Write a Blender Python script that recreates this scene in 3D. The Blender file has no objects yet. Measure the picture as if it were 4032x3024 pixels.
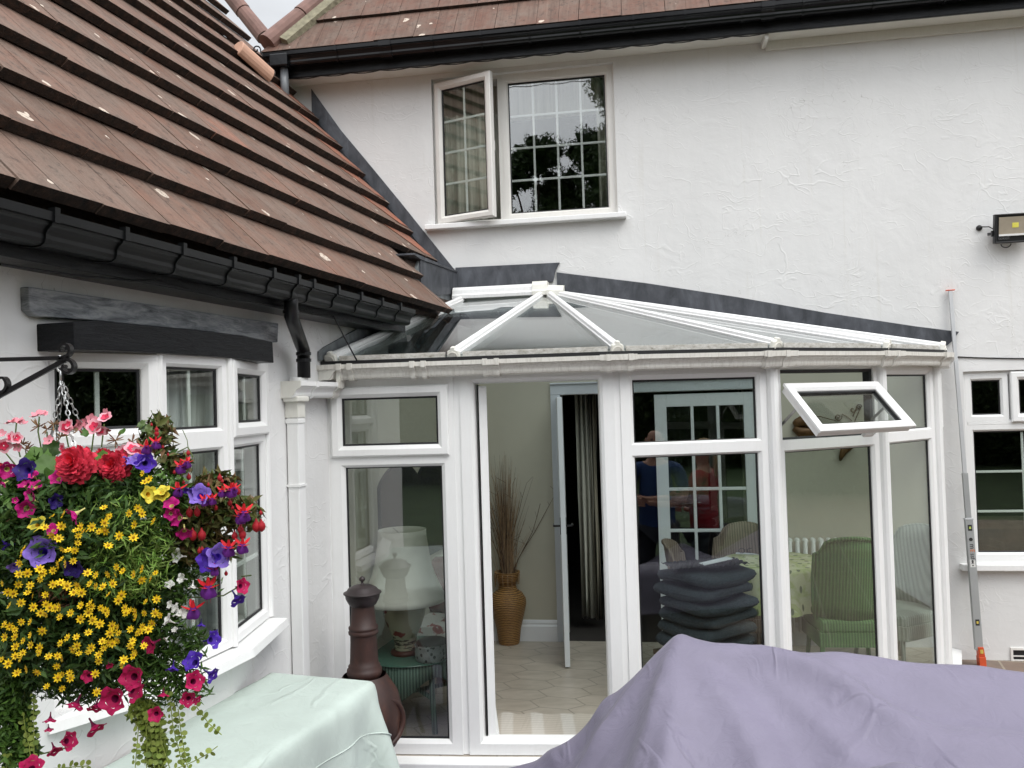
import bpy, math, random
import numpy as np
from mathutils import Vector as V, Matrix, noise

# ------------------------------------------------------------------ camera, world, sun, exposure
random.seed(7)
SC = bpy.context.scene
C = SC.collection
R = math.radians
FPX, PX0, PY0 = 3300.0, 2016.0, 1512.0
HORIZ, ROLL = 1590.0, math.atan(0.030)
PITCH = math.atan((HORIZ - PY0) / FPX)
EYE = V((0, 0, 2.04))
_F = V((0, math.cos(PITCH), math.sin(PITCH)))
_R0, _U0 = V((1, 0, 0)), V((0, -math.sin(PITCH), math.cos(PITCH)))
_RT = _R0 * math.cos(ROLL) - _U0 * math.sin(ROLL)
_UP = _R0 * math.sin(ROLL) + _U0 * math.cos(ROLL)
cd = bpy.data.cameras.new('camera'); cam = bpy.data.objects.new('camera', cd); C.objects.link(cam)
cd.sensor_width = 36; cd.lens = FPX / 4032 * 36; cd.clip_end = 600; cd.clip_start = 0.05
m3 = Matrix((_RT, _UP, -_F)).transposed()
cam.matrix_world = Matrix.Translation(EYE) @ m3.to_4x4()
SC.camera = cam

SUN_EL, SUN_AZ = R(52), R(142)      # azimuth measured from +Y clockwise
W = bpy.data.worlds.new('World'); SC.world = W; W.use_nodes = True
nt = W.node_tree; nt.nodes.clear()
def wn(t, **k):
    n = nt.nodes.new(t)
    for a, b in k.items(): setattr(n, a, b)
    return n
sky = wn('ShaderNodeTexSky', sky_type='NISHITA', sun_disc=False, sun_elevation=SUN_EL, sun_rotation=SUN_AZ)
tc = wn('ShaderNodeTexCoord'); sep = wn('ShaderNodeSeparateXYZ')
nt.links.new(tc.outputs['Generated'], sep.inputs[0])
mr = wn('ShaderNodeMapRange'); mr.inputs[1].default_value = 0; mr.inputs[2].default_value = 1
mr.inputs[3].default_value = 0.32; mr.inputs[4].default_value = 1.62
nt.links.new(sep.outputs['Z'], mr.inputs[0])
cn = wn('ShaderNodeTexNoise'); cn.inputs['Scale'].default_value = 3.2; cn.inputs['Detail'].default_value = 7
cn.inputs['Roughness'].default_value = 0.55
mp = wn('ShaderNodeMapping'); mp.inputs['Scale'].default_value = (1, 1, 2.2)
nt.links.new(tc.outputs['Generated'], mp.inputs[0]); nt.links.new(mp.outputs[0], cn.inputs['Vector'])
m2 = wn('ShaderNodeMapRange'); m2.inputs[1].default_value = .3; m2.inputs[2].default_value = .7
m2.inputs[3].default_value = 0.84; m2.inputs[4].default_value = 1.14
nt.links.new(cn.outputs['Fac'], m2.inputs[0])
my = wn('ShaderNodeMapRange'); my.inputs[1].default_value = -.6; my.inputs[2].default_value = .95; my.inputs[3].default_value = 1.22; my.inputs[4].default_value = .50
nt.links.new(sep.outputs['Y'], my.inputs[0])
mu0 = wn('ShaderNodeMath', operation='MULTIPLY'); nt.links.new(mr.outputs[0], mu0.inputs[0]); nt.links.new(my.outputs[0], mu0.inputs[1])
mul = wn('ShaderNodeMath', operation='MULTIPLY'); nt.links.new(mu0.outputs[0], mul.inputs[0]); nt.links.new(m2.outputs[0], mul.inputs[1])
cc = wn('ShaderNodeVectorMath', operation='SCALE'); cc.inputs[0].default_value = (14.6, 15.0, 15.5)
nt.links.new(mul.outputs[0], cc.inputs['Scale'])
mix = wn('ShaderNodeMix', data_type='RGBA'); mix.inputs[0].default_value = 0.93
nt.links.new(sky.outputs[0], mix.inputs[6]); nt.links.new(cc.outputs[0], mix.inputs[7])
bg = wn('ShaderNodeBackground'); bg.inputs[1].default_value = 0.1
nt.links.new(mix.outputs[2], bg.inputs[0])
nt.links.new(bg.outputs[0], wn('ShaderNodeOutputWorld').inputs[0])
sl = bpy.data.lights.new('sun', 'SUN'); sun = bpy.data.objects.new('sun', sl); C.objects.link(sun)
sl.energy = 1.0; sl.angle = R(25); sl.color = (1, .96, .9)
sd = V((math.sin(SUN_AZ) * math.cos(SUN_EL), math.cos(SUN_AZ) * math.cos(SUN_EL), math.sin(SUN_EL)))
sun.rotation_euler = sd.to_track_quat('Z', 'Y').to_euler()
SC.view_settings.view_transform = 'Standard'; SC.view_settings.look = 'None'
SC.view_settings.exposure = 0.36; SC.view_settings.gamma = 1
SC.cycles.max_bounces = 8; SC.cycles.transparent_max_bounces = 24
SC.cycles.diffuse_bounces = 3; SC.cycles.glossy_bounces = 3; SC.cycles.caustics_reflective = False; SC.cycles.caustics_refractive = False
SC.cycles.sample_clamp_indirect = 6

# ------------------------------------------------------------------ rays from photograph pixels to surfaces
def ray(px, py):
    return (_F + _RT * ((px - PX0) / FPX) - _UP * ((py - PY0) / FPX))
def at_y(px, py, y):
    d = ray(px, py); return EYE + d * (y / d.y)
def at_z(px, py, z):
    d = ray(px, py); return EYE + d * ((z - EYE.z) / d.z)
def at_plane(px, py, p0, n):
    d = ray(px, py); return EYE + d * ((p0 - EYE).dot(n) / d.dot(n))
class Fr:
    """vertical frame: s along, o outward, z up"""
    def __init__(s, o, u):
        s.o = V((o[0], o[1], 0)); s.u = V((u[0], u[1], 0)).normalized(); s.n = V((s.u.y, -s.u.x, 0))
    def p(s, a, o, z): return s.o + s.u * a + s.n * o + V((0, 0, z))
    def px(s, x, y, out=0):
        q = at_plane(x, y, s.o + s.n * out, s.n); return ((q - s.o).dot(s.u), q.z)
    def s_of(s, q): return (V((q[0], q[1], 0)) - s.o).dot(s.u)
    def out_of(s, q): return (V((q[0], q[1], 0)) - s.o).dot(s.n)
AM = R(9.1)
MAIN = Fr((0, 6.94), (math.cos(AM), -math.sin(AM)))
AW = R(15.3)
WING = Fr((-1.057, 4.77), (math.sin(AW), math.cos(AW)))

# ------------------------------------------------------------------ materials
MATS = {}
def newmat(name):
    m = bpy.data.materials.new(name); m.use_nodes = True
    n = m.node_tree; n.nodes.clear()
    out = n.nodes.new('ShaderNodeOutputMaterial'); b = n.nodes.new('ShaderNodeBsdfPrincipled')
    n.links.new(b.outputs[0], out.inputs[0]); MATS[name] = m
    return m, n, b, out
def N(n, t, **k):
    x = n.nodes.new(t)
    for a, v in k.items():
        if a.startswith('i_'): x.inputs[a[2:]].default_value = v
        else: setattr(x, a, v)
    return x
def coord(n, scale=(1, 1, 1), kind='Object', rot=(0, 0, 0)):
    t = N(n, 'ShaderNodeTexCoord'); m = N(n, 'ShaderNodeMapping'); m.inputs['Scale'].default_value = scale
    m.inputs['Rotation'].default_value = rot
    n.links.new(t.outputs[kind], m.inputs[0]); return m.outputs[0]
def noisef(n, vec, scale, detail=4, rough=.5, dist=0.0):
    t = N(n, 'ShaderNodeTexNoise'); t.inputs['Scale'].default_value = scale; t.inputs['Detail'].default_value = detail
    t.inputs['Roughness'].default_value = rough; t.inputs['Distortion'].default_value = dist
    n.links.new(vec, t.inputs['Vector']); return t.outputs['Fac']
def ramp(n, fac, stops):
    r = N(n, 'ShaderNodeValToRGB'); e = r.color_ramp.elements
    while len(e) < len(stops): e.new(0.5)
    for i, (p, c) in enumerate(stops):
        e[i].position = p; e[i].color = (*c, 1) if len(c) == 3 else c
    n.links.new(fac, r.inputs[0]); return r.outputs[0]
def mixc(n, fac, a, b, mode='MIX'):
    m = N(n, 'ShaderNodeMix', data_type='RGBA', blend_type=mode)
    for i, x in ((0, fac), (6, a), (7, b)):
        if hasattr(x, 'is_output'): n.links.new(x, m.inputs[i])
        else: m.inputs[i].default_value = x if i == 0 else ((*x, 1) if len(x) == 3 else x)
    return m.outputs[2]
def mathn(n, op, a, b=None, clamp=False):
    m = N(n, 'ShaderNodeMath', operation=op, use_clamp=clamp)
    for i, x in enumerate((a, b)):
        if x is None: continue
        if hasattr(x, 'is_output'): n.links.new(x, m.inputs[i])
        else: m.inputs[i].default_value = x
    return m.outputs[0]
def bump(n, b, h, strength=.3, dist=.01):
    u = N(n, 'ShaderNodeBump'); u.inputs['Strength'].default_value = strength; u.inputs['Distance'].default_value = dist
    n.links.new(h, u.inputs['Height']); n.links.new(u.outputs[0], b.inputs['Normal']); return u
def simple(name, col, rough=.5, metal=0, var=.12, vscale=6, bs=0, bscale=60, spec=.5, dist=.004, stretch=(1, 1, 1)):
    m, n, b, o = newmat(name)
    v = coord(n, stretch)
    f = noisef(n, v, vscale, 5, .6)
    lo = tuple(c * (1 - var) for c in col); hi = tuple(min(1, c * (1 + var)) for c in col)
    n.links.new(ramp(n, f, [(.3, lo), (.7, hi)]), b.inputs['Base Color'])
    b.inputs['Roughness'].default_value = rough; b.inputs['Metallic'].default_value = metal
    b.inputs['Specular IOR Level'].default_value = spec
    if bs: bump(n, b, noisef(n, v, bscale, 4, .6), bs, dist)
    return m
def M(name): return MATS[name]

def make_render(name, base=(.75, .748, .738), amt=1.0):
    m, n, b, o = newmat(name)
    v = coord(n)
    w = N(n, 'ShaderNodeVectorMath', operation='ADD')
    wn_ = N(n, 'ShaderNodeTexNoise'); wn_.inputs['Scale'].default_value = 2.3; wn_.inputs['Detail'].default_value = 3
    n.links.new(v, wn_.inputs['Vector'])
    sc_ = N(n, 'ShaderNodeVectorMath', operation='SCALE'); sc_.inputs['Scale'].default_value = .5
    n.links.new(wn_.outputs['Color'], sc_.inputs[0]); n.links.new(v, w.inputs[0]); n.links.new(sc_.outputs[0], w.inputs[1])
    wv = w.outputs[0]
    # trowel ridges: thin crests of a stretched, warped noise, broken up by a mask
    def ridges(scale, rot, width, lo, hi, st=(1, 1, 2.0)):
        mp_ = N(n, 'ShaderNodeMapping'); mp_.inputs['Rotation'].default_value = rot; mp_.inputs['Scale'].default_value = st
        n.links.new(wv, mp_.inputs[0])
        f = noisef(n, mp_.outputs[0], scale, 1.5, .5)
        a = mathn(n, 'ABSOLUTE', mathn(n, 'SUBTRACT', f, .5))
        c = N(n, 'ShaderNodeMapRange', interpolation_type='SMOOTHSTEP'); n.links.new(a, c.inputs[0])
        c.inputs[1].default_value = 0; c.inputs[2].default_value = width; c.inputs[3].default_value = 1; c.inputs[4].default_value = 0
        k = noisef(n, v, scale * .9, 3, .6)
        d = N(n, 'ShaderNodeMapRange'); n.links.new(k, d.inputs[0]); d.inputs[1].default_value = lo; d.inputs[2].default_value = hi
        return mathn(n, 'MULTIPLY', c.outputs[0], d.outputs[0])
    r1 = ridges(2.6, (.3, .9, .2), .016, .44, .66)
    r2 = ridges(4.2, (.8, -.5, 1.1), .020, .45, .68)
    r3 = ridges(8.5, (-.4, .3, 2.1), .03, .54, .68)
    big = noisef(n, v, 3.2, 4, .55, .6); fine = noisef(n, v, 38, 4, .65)
    h = mathn(n, 'ADD', mathn(n, 'MULTIPLY', r1, .36), mathn(n, 'MULTIPLY', r2, .30))
    h = mathn(n, 'ADD', h, mathn(n, 'MULTIPLY', r3, .12))
    h = mathn(n, 'ADD', h, mathn(n, 'MULTIPLY', big, 1.3))
    h = mathn(n, 'ADD', h, mathn(n, 'MULTIPLY', noisef(n, v, 12, 3, .6), .35))
    h = mathn(n, 'ADD', h, mathn(n, 'MULTIPLY', fine, .07))
    bump(n, b, h, .34 * amt, .016)
    st = noisef(n, coord(n, (1, 1, .35)), 1.7, 6, .65)
    lo = tuple(c * .93 for c in base); dr = noisef(n, coord(n, (5, 5, .22)), 2.6, 6, .7)
    cr = noisef(n, wv, 5.5, 2, .5); crk = mathn(n, 'LESS_THAN', mathn(n, 'ABSOLUTE', mathn(n, 'SUBTRACT', cr, .5)), .0016)
    crk = mathn(n, 'MULTIPLY', crk, ramp(n, noisef(n, v, 1.3, 2, .5), [(.56, (0, 0, 0)), (.60, (1, 1, 1))]))
    c_ = mixc(n, ramp(n, dr, [(.58, (0, 0, 0)), (.80, (.42, .42, .42))]), ramp(n, st, [(.3, lo), (.62, base)]), (.56, .54, .47))
    n.links.new(mixc(n, mathn(n, 'MULTIPLY', crk, .5), c_, (.35, .34, .31)), b.inputs['Base Color'])
    b.inputs['Roughness'].default_value = .85; b.inputs['Specular IOR Level'].default_value = .25
    return m
make_render('white_render')

def make_upvc(name, base, grime=0.0, rough=.32, gcol=(.30, .26, .20)):
    m, n, b, o = newmat(name)
    v = coord(n, (1, 1, 1)); f = noisef(n, v, 2.5, 4, .6)
    c = ramp(n, f, [(.3, tuple(x * .97 for x in base)), (.7, base)])
    if grime:
        g = noisef(n, coord(n, (9, 9, 1.6)), 7, 7, .72, .4)
        gf = N(n, 'ShaderNodeMapRange'); n.links.new(g, gf.inputs[0]); gf.inputs[1].default_value = .46; gf.inputs[2].default_value = .78
        gf.inputs[3].default_value = .10 * grime; gf.inputs[4].default_value = .95 * grime
        c = mixc(n, gf.outputs[0], c, gcol)
    n.links.new(c, b.inputs['Base Color'])
    gr = noisef(n, coord(n, (40, 40, 1.5)), 14, 3, .5)
    bump(n, b, gr, .04, .002)
    b.inputs['Roughness'].default_value = rough
    return m
make_upvc('upvc', (.85, .85, .84), .07); make_upvc('upvc_sill', (.87, .87, .86), .10)
make_upvc('upvc_gutter', (.74, .72, .67), .55); make_upvc('upvc_roof', (.82, .82, .81), .22)
make_upvc('upvc_cream', (.74, .73, .67), .15); make_upvc('upvc_old', (.80, .78, .74), .12)
def make_trim():   # moss and dirt on the glazing trim
    m, n, b, o = newmat('dirty_trim')
    v = coord(n, (3, 3, 6)); f = noisef(n, v, 9, 8, .75)
    c = ramp(n, f, [(.40, (.60, .585, .55)), (.54, (.46, .44, .40)), (.64, (.32, .30, .25)), (.72, (.06, .07, .03))])
    n.links.new(c, b.inputs['Base Color']); b.inputs['Roughness'].default_value = .6
    bump(n, b, f, .4, .004)
make_trim()

def make_tile(name, a, b_, c_, spots=True, uu=(1, 0, 0), vv=(0, 0, 1)):
    m, n, b, o = newmat(name)
    v = coord(n); g = N(n, 'ShaderNodeNewGeometry'); rnd = g.outputs['Random Per Island']
    base = ramp(n, rnd, [(0, a), (.5, b_), (.93, c_), (.985, c_), (1, (.42, .15, .085))])
    gr = noisef(n, v, 5, 8, .7)
    base = mixc(n, ramp(n, gr, [(.35, (0, 0, 0)), (.75, (1, 1, 1))]), base, (.18, .145, .12))
    sp = noisef(n, v, 140, 3, .7)
    base = mixc(n, mathn(n, 'MULTIPLY', ramp(n, sp, [(.3, (1, 1, 1)), (.5, (0, 0, 0))]), .45), base, (.10, .065, .05))
    soot = noisef(n, v, 21, 4, .75)
    base = mixc(n, mathn(n, 'MULTIPLY', ramp(n, soot, [(.54, (0, 0, 0)), (.66, (1, 1, 1))]), .62), base, (.055, .042, .036))
    stk = noisef(n, v, 2.3, 6, .75)
    base = mixc(n, mathn(n, 'MULTIPLY', ramp(n, stk, [(.5, (0, 0, 0)), (.72, (1, 1, 1))]), .45), base, (.085, .065, .052))
    if spots:
        tc_ = N(n, 'ShaderNodeTexCoord'); cx = N(n, 'ShaderNodeCombineXYZ')
        for i_, (w_, k_) in enumerate(((uu, 34.0), (vv, 1.6))):
            dp = N(n, 'ShaderNodeVectorMath', operation='DOT_PRODUCT'); dp.inputs[1].default_value = w_; n.links.new(tc_.outputs['Object'], dp.inputs[0]); n.links.new(mathn(n, 'MULTIPLY', dp.outputs['Value'], k_), cx.inputs[i_])
        sk_ = noisef(n, cx.outputs[0], 1.0, 6, .7)
        base = mixc(n, mathn(n, 'MULTIPLY', ramp(n, sk_, [(.48, (0, 0, 0)), (.70, (1, 1, 1))]), .55), base, (.075, .05, .04))
        base = mixc(n, mathn(n, 'MULTIPLY', ramp(n, sk_, [(.30, (1, 1, 1)), (.42, (0, 0, 0))]), .35), base, (.30, .21, .165))
        vo = N(n, 'ShaderNodeTexVoronoi', feature='F1'); vo.inputs['Scale'].default_value = 5.2; vo.inputs['Randomness'].default_value = 1
        wv = N(n, 'ShaderNodeVectorMath', operation='ADD'); ns = N(n, 'ShaderNodeTexNoise'); ns.inputs['Scale'].default_value = 30
        n.links.new(v, ns.inputs['Vector']); s_ = N(n, 'ShaderNodeVectorMath', operation='SCALE'); s_.inputs['Scale'].default_value = .035
        n.links.new(ns.outputs['Color'], s_.inputs[0]); n.links.new(v, wv.inputs[0]); n.links.new(s_.outputs[0], wv.inputs[1])
        n.links.new(wv.outputs[0], vo.inputs['Vector'])
        sx = N(n, 'ShaderNodeSeparateColor'); n.links.new(vo.outputs['Color'], sx.inputs[0])
        rad = N(n, 'ShaderNodeMapRange'); n.links.new(sx.outputs[0], rad.inputs[0]); rad.inputs[1].default_value = .22; rad.inputs[2].default_value = 1
        rad.inputs[3].default_value = -.02; rad.inputs[4].default_value = .20
        k = mathn(n, 'LESS_THAN', vo.outputs['Distance'], rad.outputs[0])
        k = mathn(n, 'MULTIPLY', k, ramp(n, noisef(n, v, 70, 3, .7), [(.34, (0, 0, 0)), (.46, (1, 1, 1))]))
        v2 = N(n, 'ShaderNodeTexVoronoi', feature='F1'); v2.inputs['Scale'].default_value = 8.5; n.links.new(wv.outputs[0], v2.inputs['Vector'])
        s2 = N(n, 'ShaderNodeSeparateColor'); n.links.new(v2.outputs['Color'], s2.inputs[0]); r2_ = N(n, 'ShaderNodeMapRange'); n.links.new(s2.outputs[1], r2_.inputs[0]); r2_.inputs[1].default_value = .42; r2_.inputs[2].default_value = 1; r2_.inputs[3].default_value = -.02; r2_.inputs[4].default_value = .15
        k = mathn(n, 'MAXIMUM', k, mathn(n, 'LESS_THAN', v2.outputs['Distance'], r2_.outputs[0]))
        base = mixc(n, mathn(n, 'MULTIPLY', k, .85), base, (.62, .53, .44))
    n.links.new(base, b.inputs['Base Color']); b.inputs['Roughness'].default_value = .85; b.inputs['Specular IOR Level'].default_value = .22
    bump(n, b, mathn(n, 'ADD', sp, gr), .35, .004)
    return m
_wu = V((math.sin(AW), math.cos(AW), 0)); _wn = V((_wu.y, -_wu.x, 0)); _p = R(52); _wv = -_wn * math.cos(_p) + V((0, 0, math.sin(_p)))
_mv = -MAIN.n * math.cos(R(55)) + V((0, 0, math.sin(R(55))))
make_tile('roof_tile', (.15, .080, .056), (.215, .115, .082), (.20, .126, .096), True, _wu, _wv)
make_tile('roof_tile_main', (.15, .074, .054), (.175, .086, .063), (.15, .084, .063), True, MAIN.u, _mv)
make_tile('new_tile', (.42, .15, .09), (.42, .15, .09), (.42, .15, .09), False)
def make_moss_shade():
    m, n, b, o = newmat('tile_edge')  # dark lower tile edges: moss plus shadow, both painted into the colour
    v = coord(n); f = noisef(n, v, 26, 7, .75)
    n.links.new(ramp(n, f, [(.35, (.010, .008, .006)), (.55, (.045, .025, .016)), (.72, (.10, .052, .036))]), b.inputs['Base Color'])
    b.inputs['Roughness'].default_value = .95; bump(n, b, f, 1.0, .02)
make_moss_shade()
simple('black_gloss', (.005, .005, .006), .2, 0, .3, 8, .15, 25, .3)
simple('black_gutter', (.006, .0065, .007), .36, 0, .4, 5, .05, 40, .28)
simple('black_plastic', (.007, .007, .008), .3, 0, .3, 8, spec=.35)
simple('grey_pipe', (.16, .17, .18), .4)
simple('black_iron', (.012, .011, .012), .28, .3, .3, 30, .1, 60)
simple('gasket', (.008, .008, .009), .5)
def make_lead(name, a, b_):
    m, n, b, o = newmat(name)
    f = noisef(n, coord(n, (2.6, 2.6, 1.1)), 3.6, 7, .62, .5)
    n.links.new(ramp(n, f, [(.32, a), (.55, b_), (.75, tuple(x * 1.7 for x in b_))]), b.inputs['Base Color'])
    b.inputs['Roughness'].default_value = .55; b.inputs['Metallic'].default_value = .15
    bump(n, b, noisef(n, coord(n), 9, 4, .6), .25, .01)
make_lead('lead', (.035, .038, .045), (.075, .08, .092)); make_lead('lead_light', (.10, .11, .12), (.17, .185, .19))
def make_beam():
    m, n, b, o = newmat('weathered_beam')
    v = coord(n, (1.2, 1.2, 7)); f = noisef(n, v, 5, 8, .72, .6)
    f2 = noisef(n, coord(n), 2.4, 5, .6)
    c = ramp(n, f, [(.30, (.035, .038, .043)), (.44, (.16, .17, .185)), (.62, (.36, .37, .38))])
    c = mixc(n, ramp(n, f2, [(.60, (0, 0, 0)), (.75, (.8, .8, .8))]), c, (.40, .40, .39))
    n.links.new(c, b.inputs['Base Color']); b.inputs['Roughness'].default_value = .7; bump(n, b, f, .6, .008)
make_beam()
def make_paintbeam():
    m, n, b, o = newmat('black_beam')
    v = coord(n, (1.1, 1.1, 9)); f = noisef(n, v, 9, 7, .7, .8)
    n.links.new(ramp(n, f, [(.3, (.004, .004, .005)), (.7, (.013, .014, .016))]), b.inputs['Base Color'])
    b.inputs['Roughness'].default_value = .32; b.inputs['Specular IOR Level'].default_value = .16; bump(n, b, f, .6, .008)
make_paintbeam()
def make_fascia():
    m, n, b, o = newmat('black_fascia')
    f = noisef(n, coord(n, (1, 1, 3)), 12, 6, .7)
    n.links.new(ramp(n, f, [(.3, (.005, .006, .007)), (.7, (.017, .018, .021))]), b.inputs['Base Color'])
    b.inputs['Roughness'].default_value = .3; b.inputs['Specular IOR Level'].default_value = .25; bump(n, b, f, .45, .01)
make_fascia()
def make_glass(name, base=.05, tint=(.93, .95, .94), power=1.0):
    m = bpy.data.materials.new(name); m.use_nodes = True; n = m.node_tree; n.nodes.clear(); MATS[name] = m
    g = N(n, 'ShaderNodeNewGeometry'); d = N(n, 'ShaderNodeVectorMath', operation='DOT_PRODUCT')
    n.links.new(g.outputs['Normal'], d.inputs[0]); n.links.new(g.outputs['Incoming'], d.inputs[1])
    c = mathn(n, 'ABSOLUTE', d.outputs['Value']); s = mathn(n, 'POWER', mathn(n, 'SUBTRACT', 1.0, c, True), 5.0)
    f = mathn(n, 'ADD', mathn(n, 'MULTIPLY', s, 1 - base), base, True)
    t = N(n, 'ShaderNodeBsdfTransparent'); t.inputs[0].default_value = (*tint, 1)
    gl = N(n, 'ShaderNodeBsdfGlossy'); gl.inputs['Roughness'].default_value = 0.0; gl.inputs[0].default_value = (1, 1, 1, 1)
    bn = N(n, 'ShaderNodeBump'); bn.inputs['Strength'].default_value = .02; bn.inputs['Distance'].default_value = .01
    n.links.new(noisef(n, coord(n), 2.2, 2, .5), bn.inputs['Height']); n.links.new(bn.outputs[0], gl.inputs['Normal'])
    mx = N(n, 'ShaderNodeMixShader'); n.links.new(f, mx.inputs[0]); n.links.new(t.outputs[0], mx.inputs[1]); n.links.new(gl.outputs[0], mx.inputs[2])
    o = N(n, 'ShaderNodeOutputMaterial'); n.links.new(mx.outputs[0], o.inputs[0])
make_glass('glass', .075, (.90, .93, .91)); make_glass('glass_sky', .15, (.90, .92, .91)); make_glass('roof_glass', .10, (.74, .78, .78)); make_glass('door_glass', .10, (.88, .90, .89))
def make_paving():
    m, n, b, o = newmat('paving')
    br = N(n, 'ShaderNodeTexBrick'); br.inputs['Scale'].default_value = 1.0; br.inputs['Brick Width'].default_value = .6; br.inputs['Row Height'].default_value = .45
    br.inputs['Mortar Size'].default_value = .008; br.inputs['Color1'].default_value = (.24, .17, .13, 1); br.inputs['Color2'].default_value = (.20, .165, .135, 1)
    br.inputs['Mortar'].default_value = (.36, .31, .24, 1)
    n.links.new(coord(n, rot=(0, 0, .35)), br.inputs['Vector'])
    f = noisef(n, coord(n), 6, 7, .7)
    n.links.new(mixc(n, .6, br.outputs[0], ramp(n, f, [(.3, (.5, .5, .5)), (.7, (1, 1, 1))]), 'MULTIPLY'), b.inputs['Base Color'])
    b.inputs['Roughness'].default_value = .8; bump(n, b, f, .3, .005)
make_paving()

# ------------------------------------------------------------------ mesh builder
def root_loc(o):
    q = V((0, 0, 0))
    while o is not None: q += o.location; o = o.parent
    return q
class MB:
    def __init__(s): s.v = []; s.f = []; s.m = []; s.cur = 0
    def add(s, vs, fs):
        k = len(s.v); s.v += [tuple(x) for x in vs]; s.f += [tuple(i + k for i in f) for f in fs]; s.m += [s.cur] * len(fs)
    def hexa(s, p):
        s.add(p, [(0, 3, 2, 1), (4, 5, 6, 7), (0, 1, 5, 4), (1, 2, 6, 5), (2, 3, 7, 6), (3, 0, 4, 7)])
    def box(s, fr, s0, s1, o0, o1, z0, z1):
        s.hexa([fr.p(s0, o0, z0), fr.p(s1, o0, z0), fr.p(s1, o1, z0), fr.p(s0, o1, z0),
                fr.p(s0, o0, z1), fr.p(s1, o0, z1), fr.p(s1, o1, z1), fr.p(s0, o1, z1)])
    def cube(s, c, h, rot=None):
        c = V(c); pts = []
        for z in (-1, 1):
            for x, y in ((-1, -1), (1, -1), (1, 1), (-1, 1)):
                q = V((x * h[0], y * h[1], z * h[2])); pts.append(c + (rot @ q if rot else q))
        s.hexa(pts)
    def prism(s, poly, ext):
        n = len(poly); ext = V(ext); a = [V(p) for p in poly]; b = [p + ext for p in a]
        s.add(a + b, [tuple(range(n))[::-1], tuple(range(n, 2 * n))] + [(i, (i + 1) % n, (i + 1) % n + n, i + n) for i in range(n)])
    def tube(s, path, r, seg=8, caps=True, closed=False):
        path = [V(p) for p in path]; n = len(path); rr = r if hasattr(r, '__len__') else [r] * n
        rings = []; prev = None
        for i, p in enumerate(path):
            if closed: t = path[(i + 1) % n] - path[i - 1]
            else: t = path[min(i + 1, n - 1)] - path[max(i - 1, 0)]
            if t.length < 1e-9: t = V((0, 0, 1))
            t.normalize()
            if prev is None:
                prev = t.orthogonal().normalized()
            prev = (prev - t * prev.dot(t))
            if prev.length < 1e-6: prev = t.orthogonal()
            prev.normalize(); b = t.cross(prev)
            rings.append([p + (prev * math.cos(2 * math.pi * k / seg) + b * math.sin(2 * math.pi * k / seg)) * rr[i] for k in range(seg)])
        vs = [q for g in rings for q in g]; fs = []
        m = n if closed else n - 1
        for i in range(m):
            j = (i + 1) % n
            for k in range(seg):
                l = (k + 1) % seg; fs.append((i * seg + k, i * seg + l, j * seg + l, j * seg + k))
        if caps and not closed:
            fs.append(tuple(range(seg))[::-1]); fs.append(tuple((n - 1) * seg + k for k in range(seg)))
        s.add(vs, fs)
    def lathe(s, c, prof, seg=24, rot=None, wob=None, caps=False):
        c = V(c); vs = []; fs = []
        for j, (r, z) in enumerate(prof):
            for k in range(seg):
                a = 2 * math.pi * k / seg; rr = r * (wob(a, z) if wob else 1)
                q = V((rr * math.cos(a), rr * math.sin(a), z)); vs.append(c + (rot @ q if rot else q))
        for j in range(len(prof) - 1):
            for k in range(seg):
                l = (k + 1) % seg; fs.append((j * seg + k, j * seg + l, (j + 1) * seg + l, (j + 1) * seg + k))
        if caps:
            fs.append(tuple(range(seg))[::-1]); fs.append(tuple((len(prof) - 1) * seg + k for k in range(seg)))
        s.add(vs, fs)
    def sweep(s, path, prof, closed_prof=True, z=None, ends=True):
        """sweep a (out,z) profile along a plan polyline; outward = right of travel direction rotated to n=(u.y,-u.x)"""
        path = [V(p) for p in path]; n = len(path); m = len(prof); vs = []
        for i in range(n):
            ds = []
            if i > 0: d = path[i] - path[i - 1]; d.z = 0; ds.append(d.normalized())
            if i < n - 1: d = path[i + 1] - path[i]; d.z = 0; ds.append(d.normalized())
            ns = [V((d.y, -d.x, 0)) for d in ds]
            nn = sum(ns, V((0, 0, 0))).normalized(); k = 1 / max(.3, nn.dot(ns[0]))
            for (o, zz) in prof: vs.append(path[i] + nn * (o * k) + V((0, 0, zz)))
        fs = []
        mm = m if closed_prof else m - 1
        for i in range(n - 1):
            for j in range(mm):
                l = (j + 1) % m; fs.append((i * m + j, i * m + l, (i + 1) * m + l, (i + 1) * m + j))
        if ends and closed_prof:
            fs.append(tuple(range(m))); fs.append(tuple((n - 1) * m + j for j in range(m))[::-1])
        s.add(vs, fs)
    def bar(s, a, b, prof, up):
        a, b, up = V(a), V(b), V(up); t = (b - a).normalized(); side = t.cross(up).normalized(); u = side.cross(t).normalized()
        m = len(prof); vs = [p + side * x + u * y for p in (a, b) for (x, y) in prof]
        fs = [(j, (j + 1) % m, (j + 1) % m + m, j + m) for j in range(m)] + [tuple(range(m))[::-1], tuple(range(m, 2 * m))]
        s.add(vs, fs)
    def frame(s, fr, s0, s1, z0, z1, prof, kb=1.0, kt=1.0):
        """mitred rectangular frame: prof = (inset, out) list"""
        vs = []; m = len(prof)
        for (i, o) in prof:
            vs += [fr.p(s0 + i, o, z0 + i * kb), fr.p(s1 - i, o, z0 + i * kb), fr.p(s1 - i, o, z1 - i * kt), fr.p(s0 + i, o, z1 - i * kt)]
        fs = []
        for j in range(m - 1):
            for k in range(4):
                l = (k + 1) % 4; fs.append((j * 4 + k, j * 4 + l, (j + 1) * 4 + l, (j + 1) * 4 + k))
        s.add(vs, fs)
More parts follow.
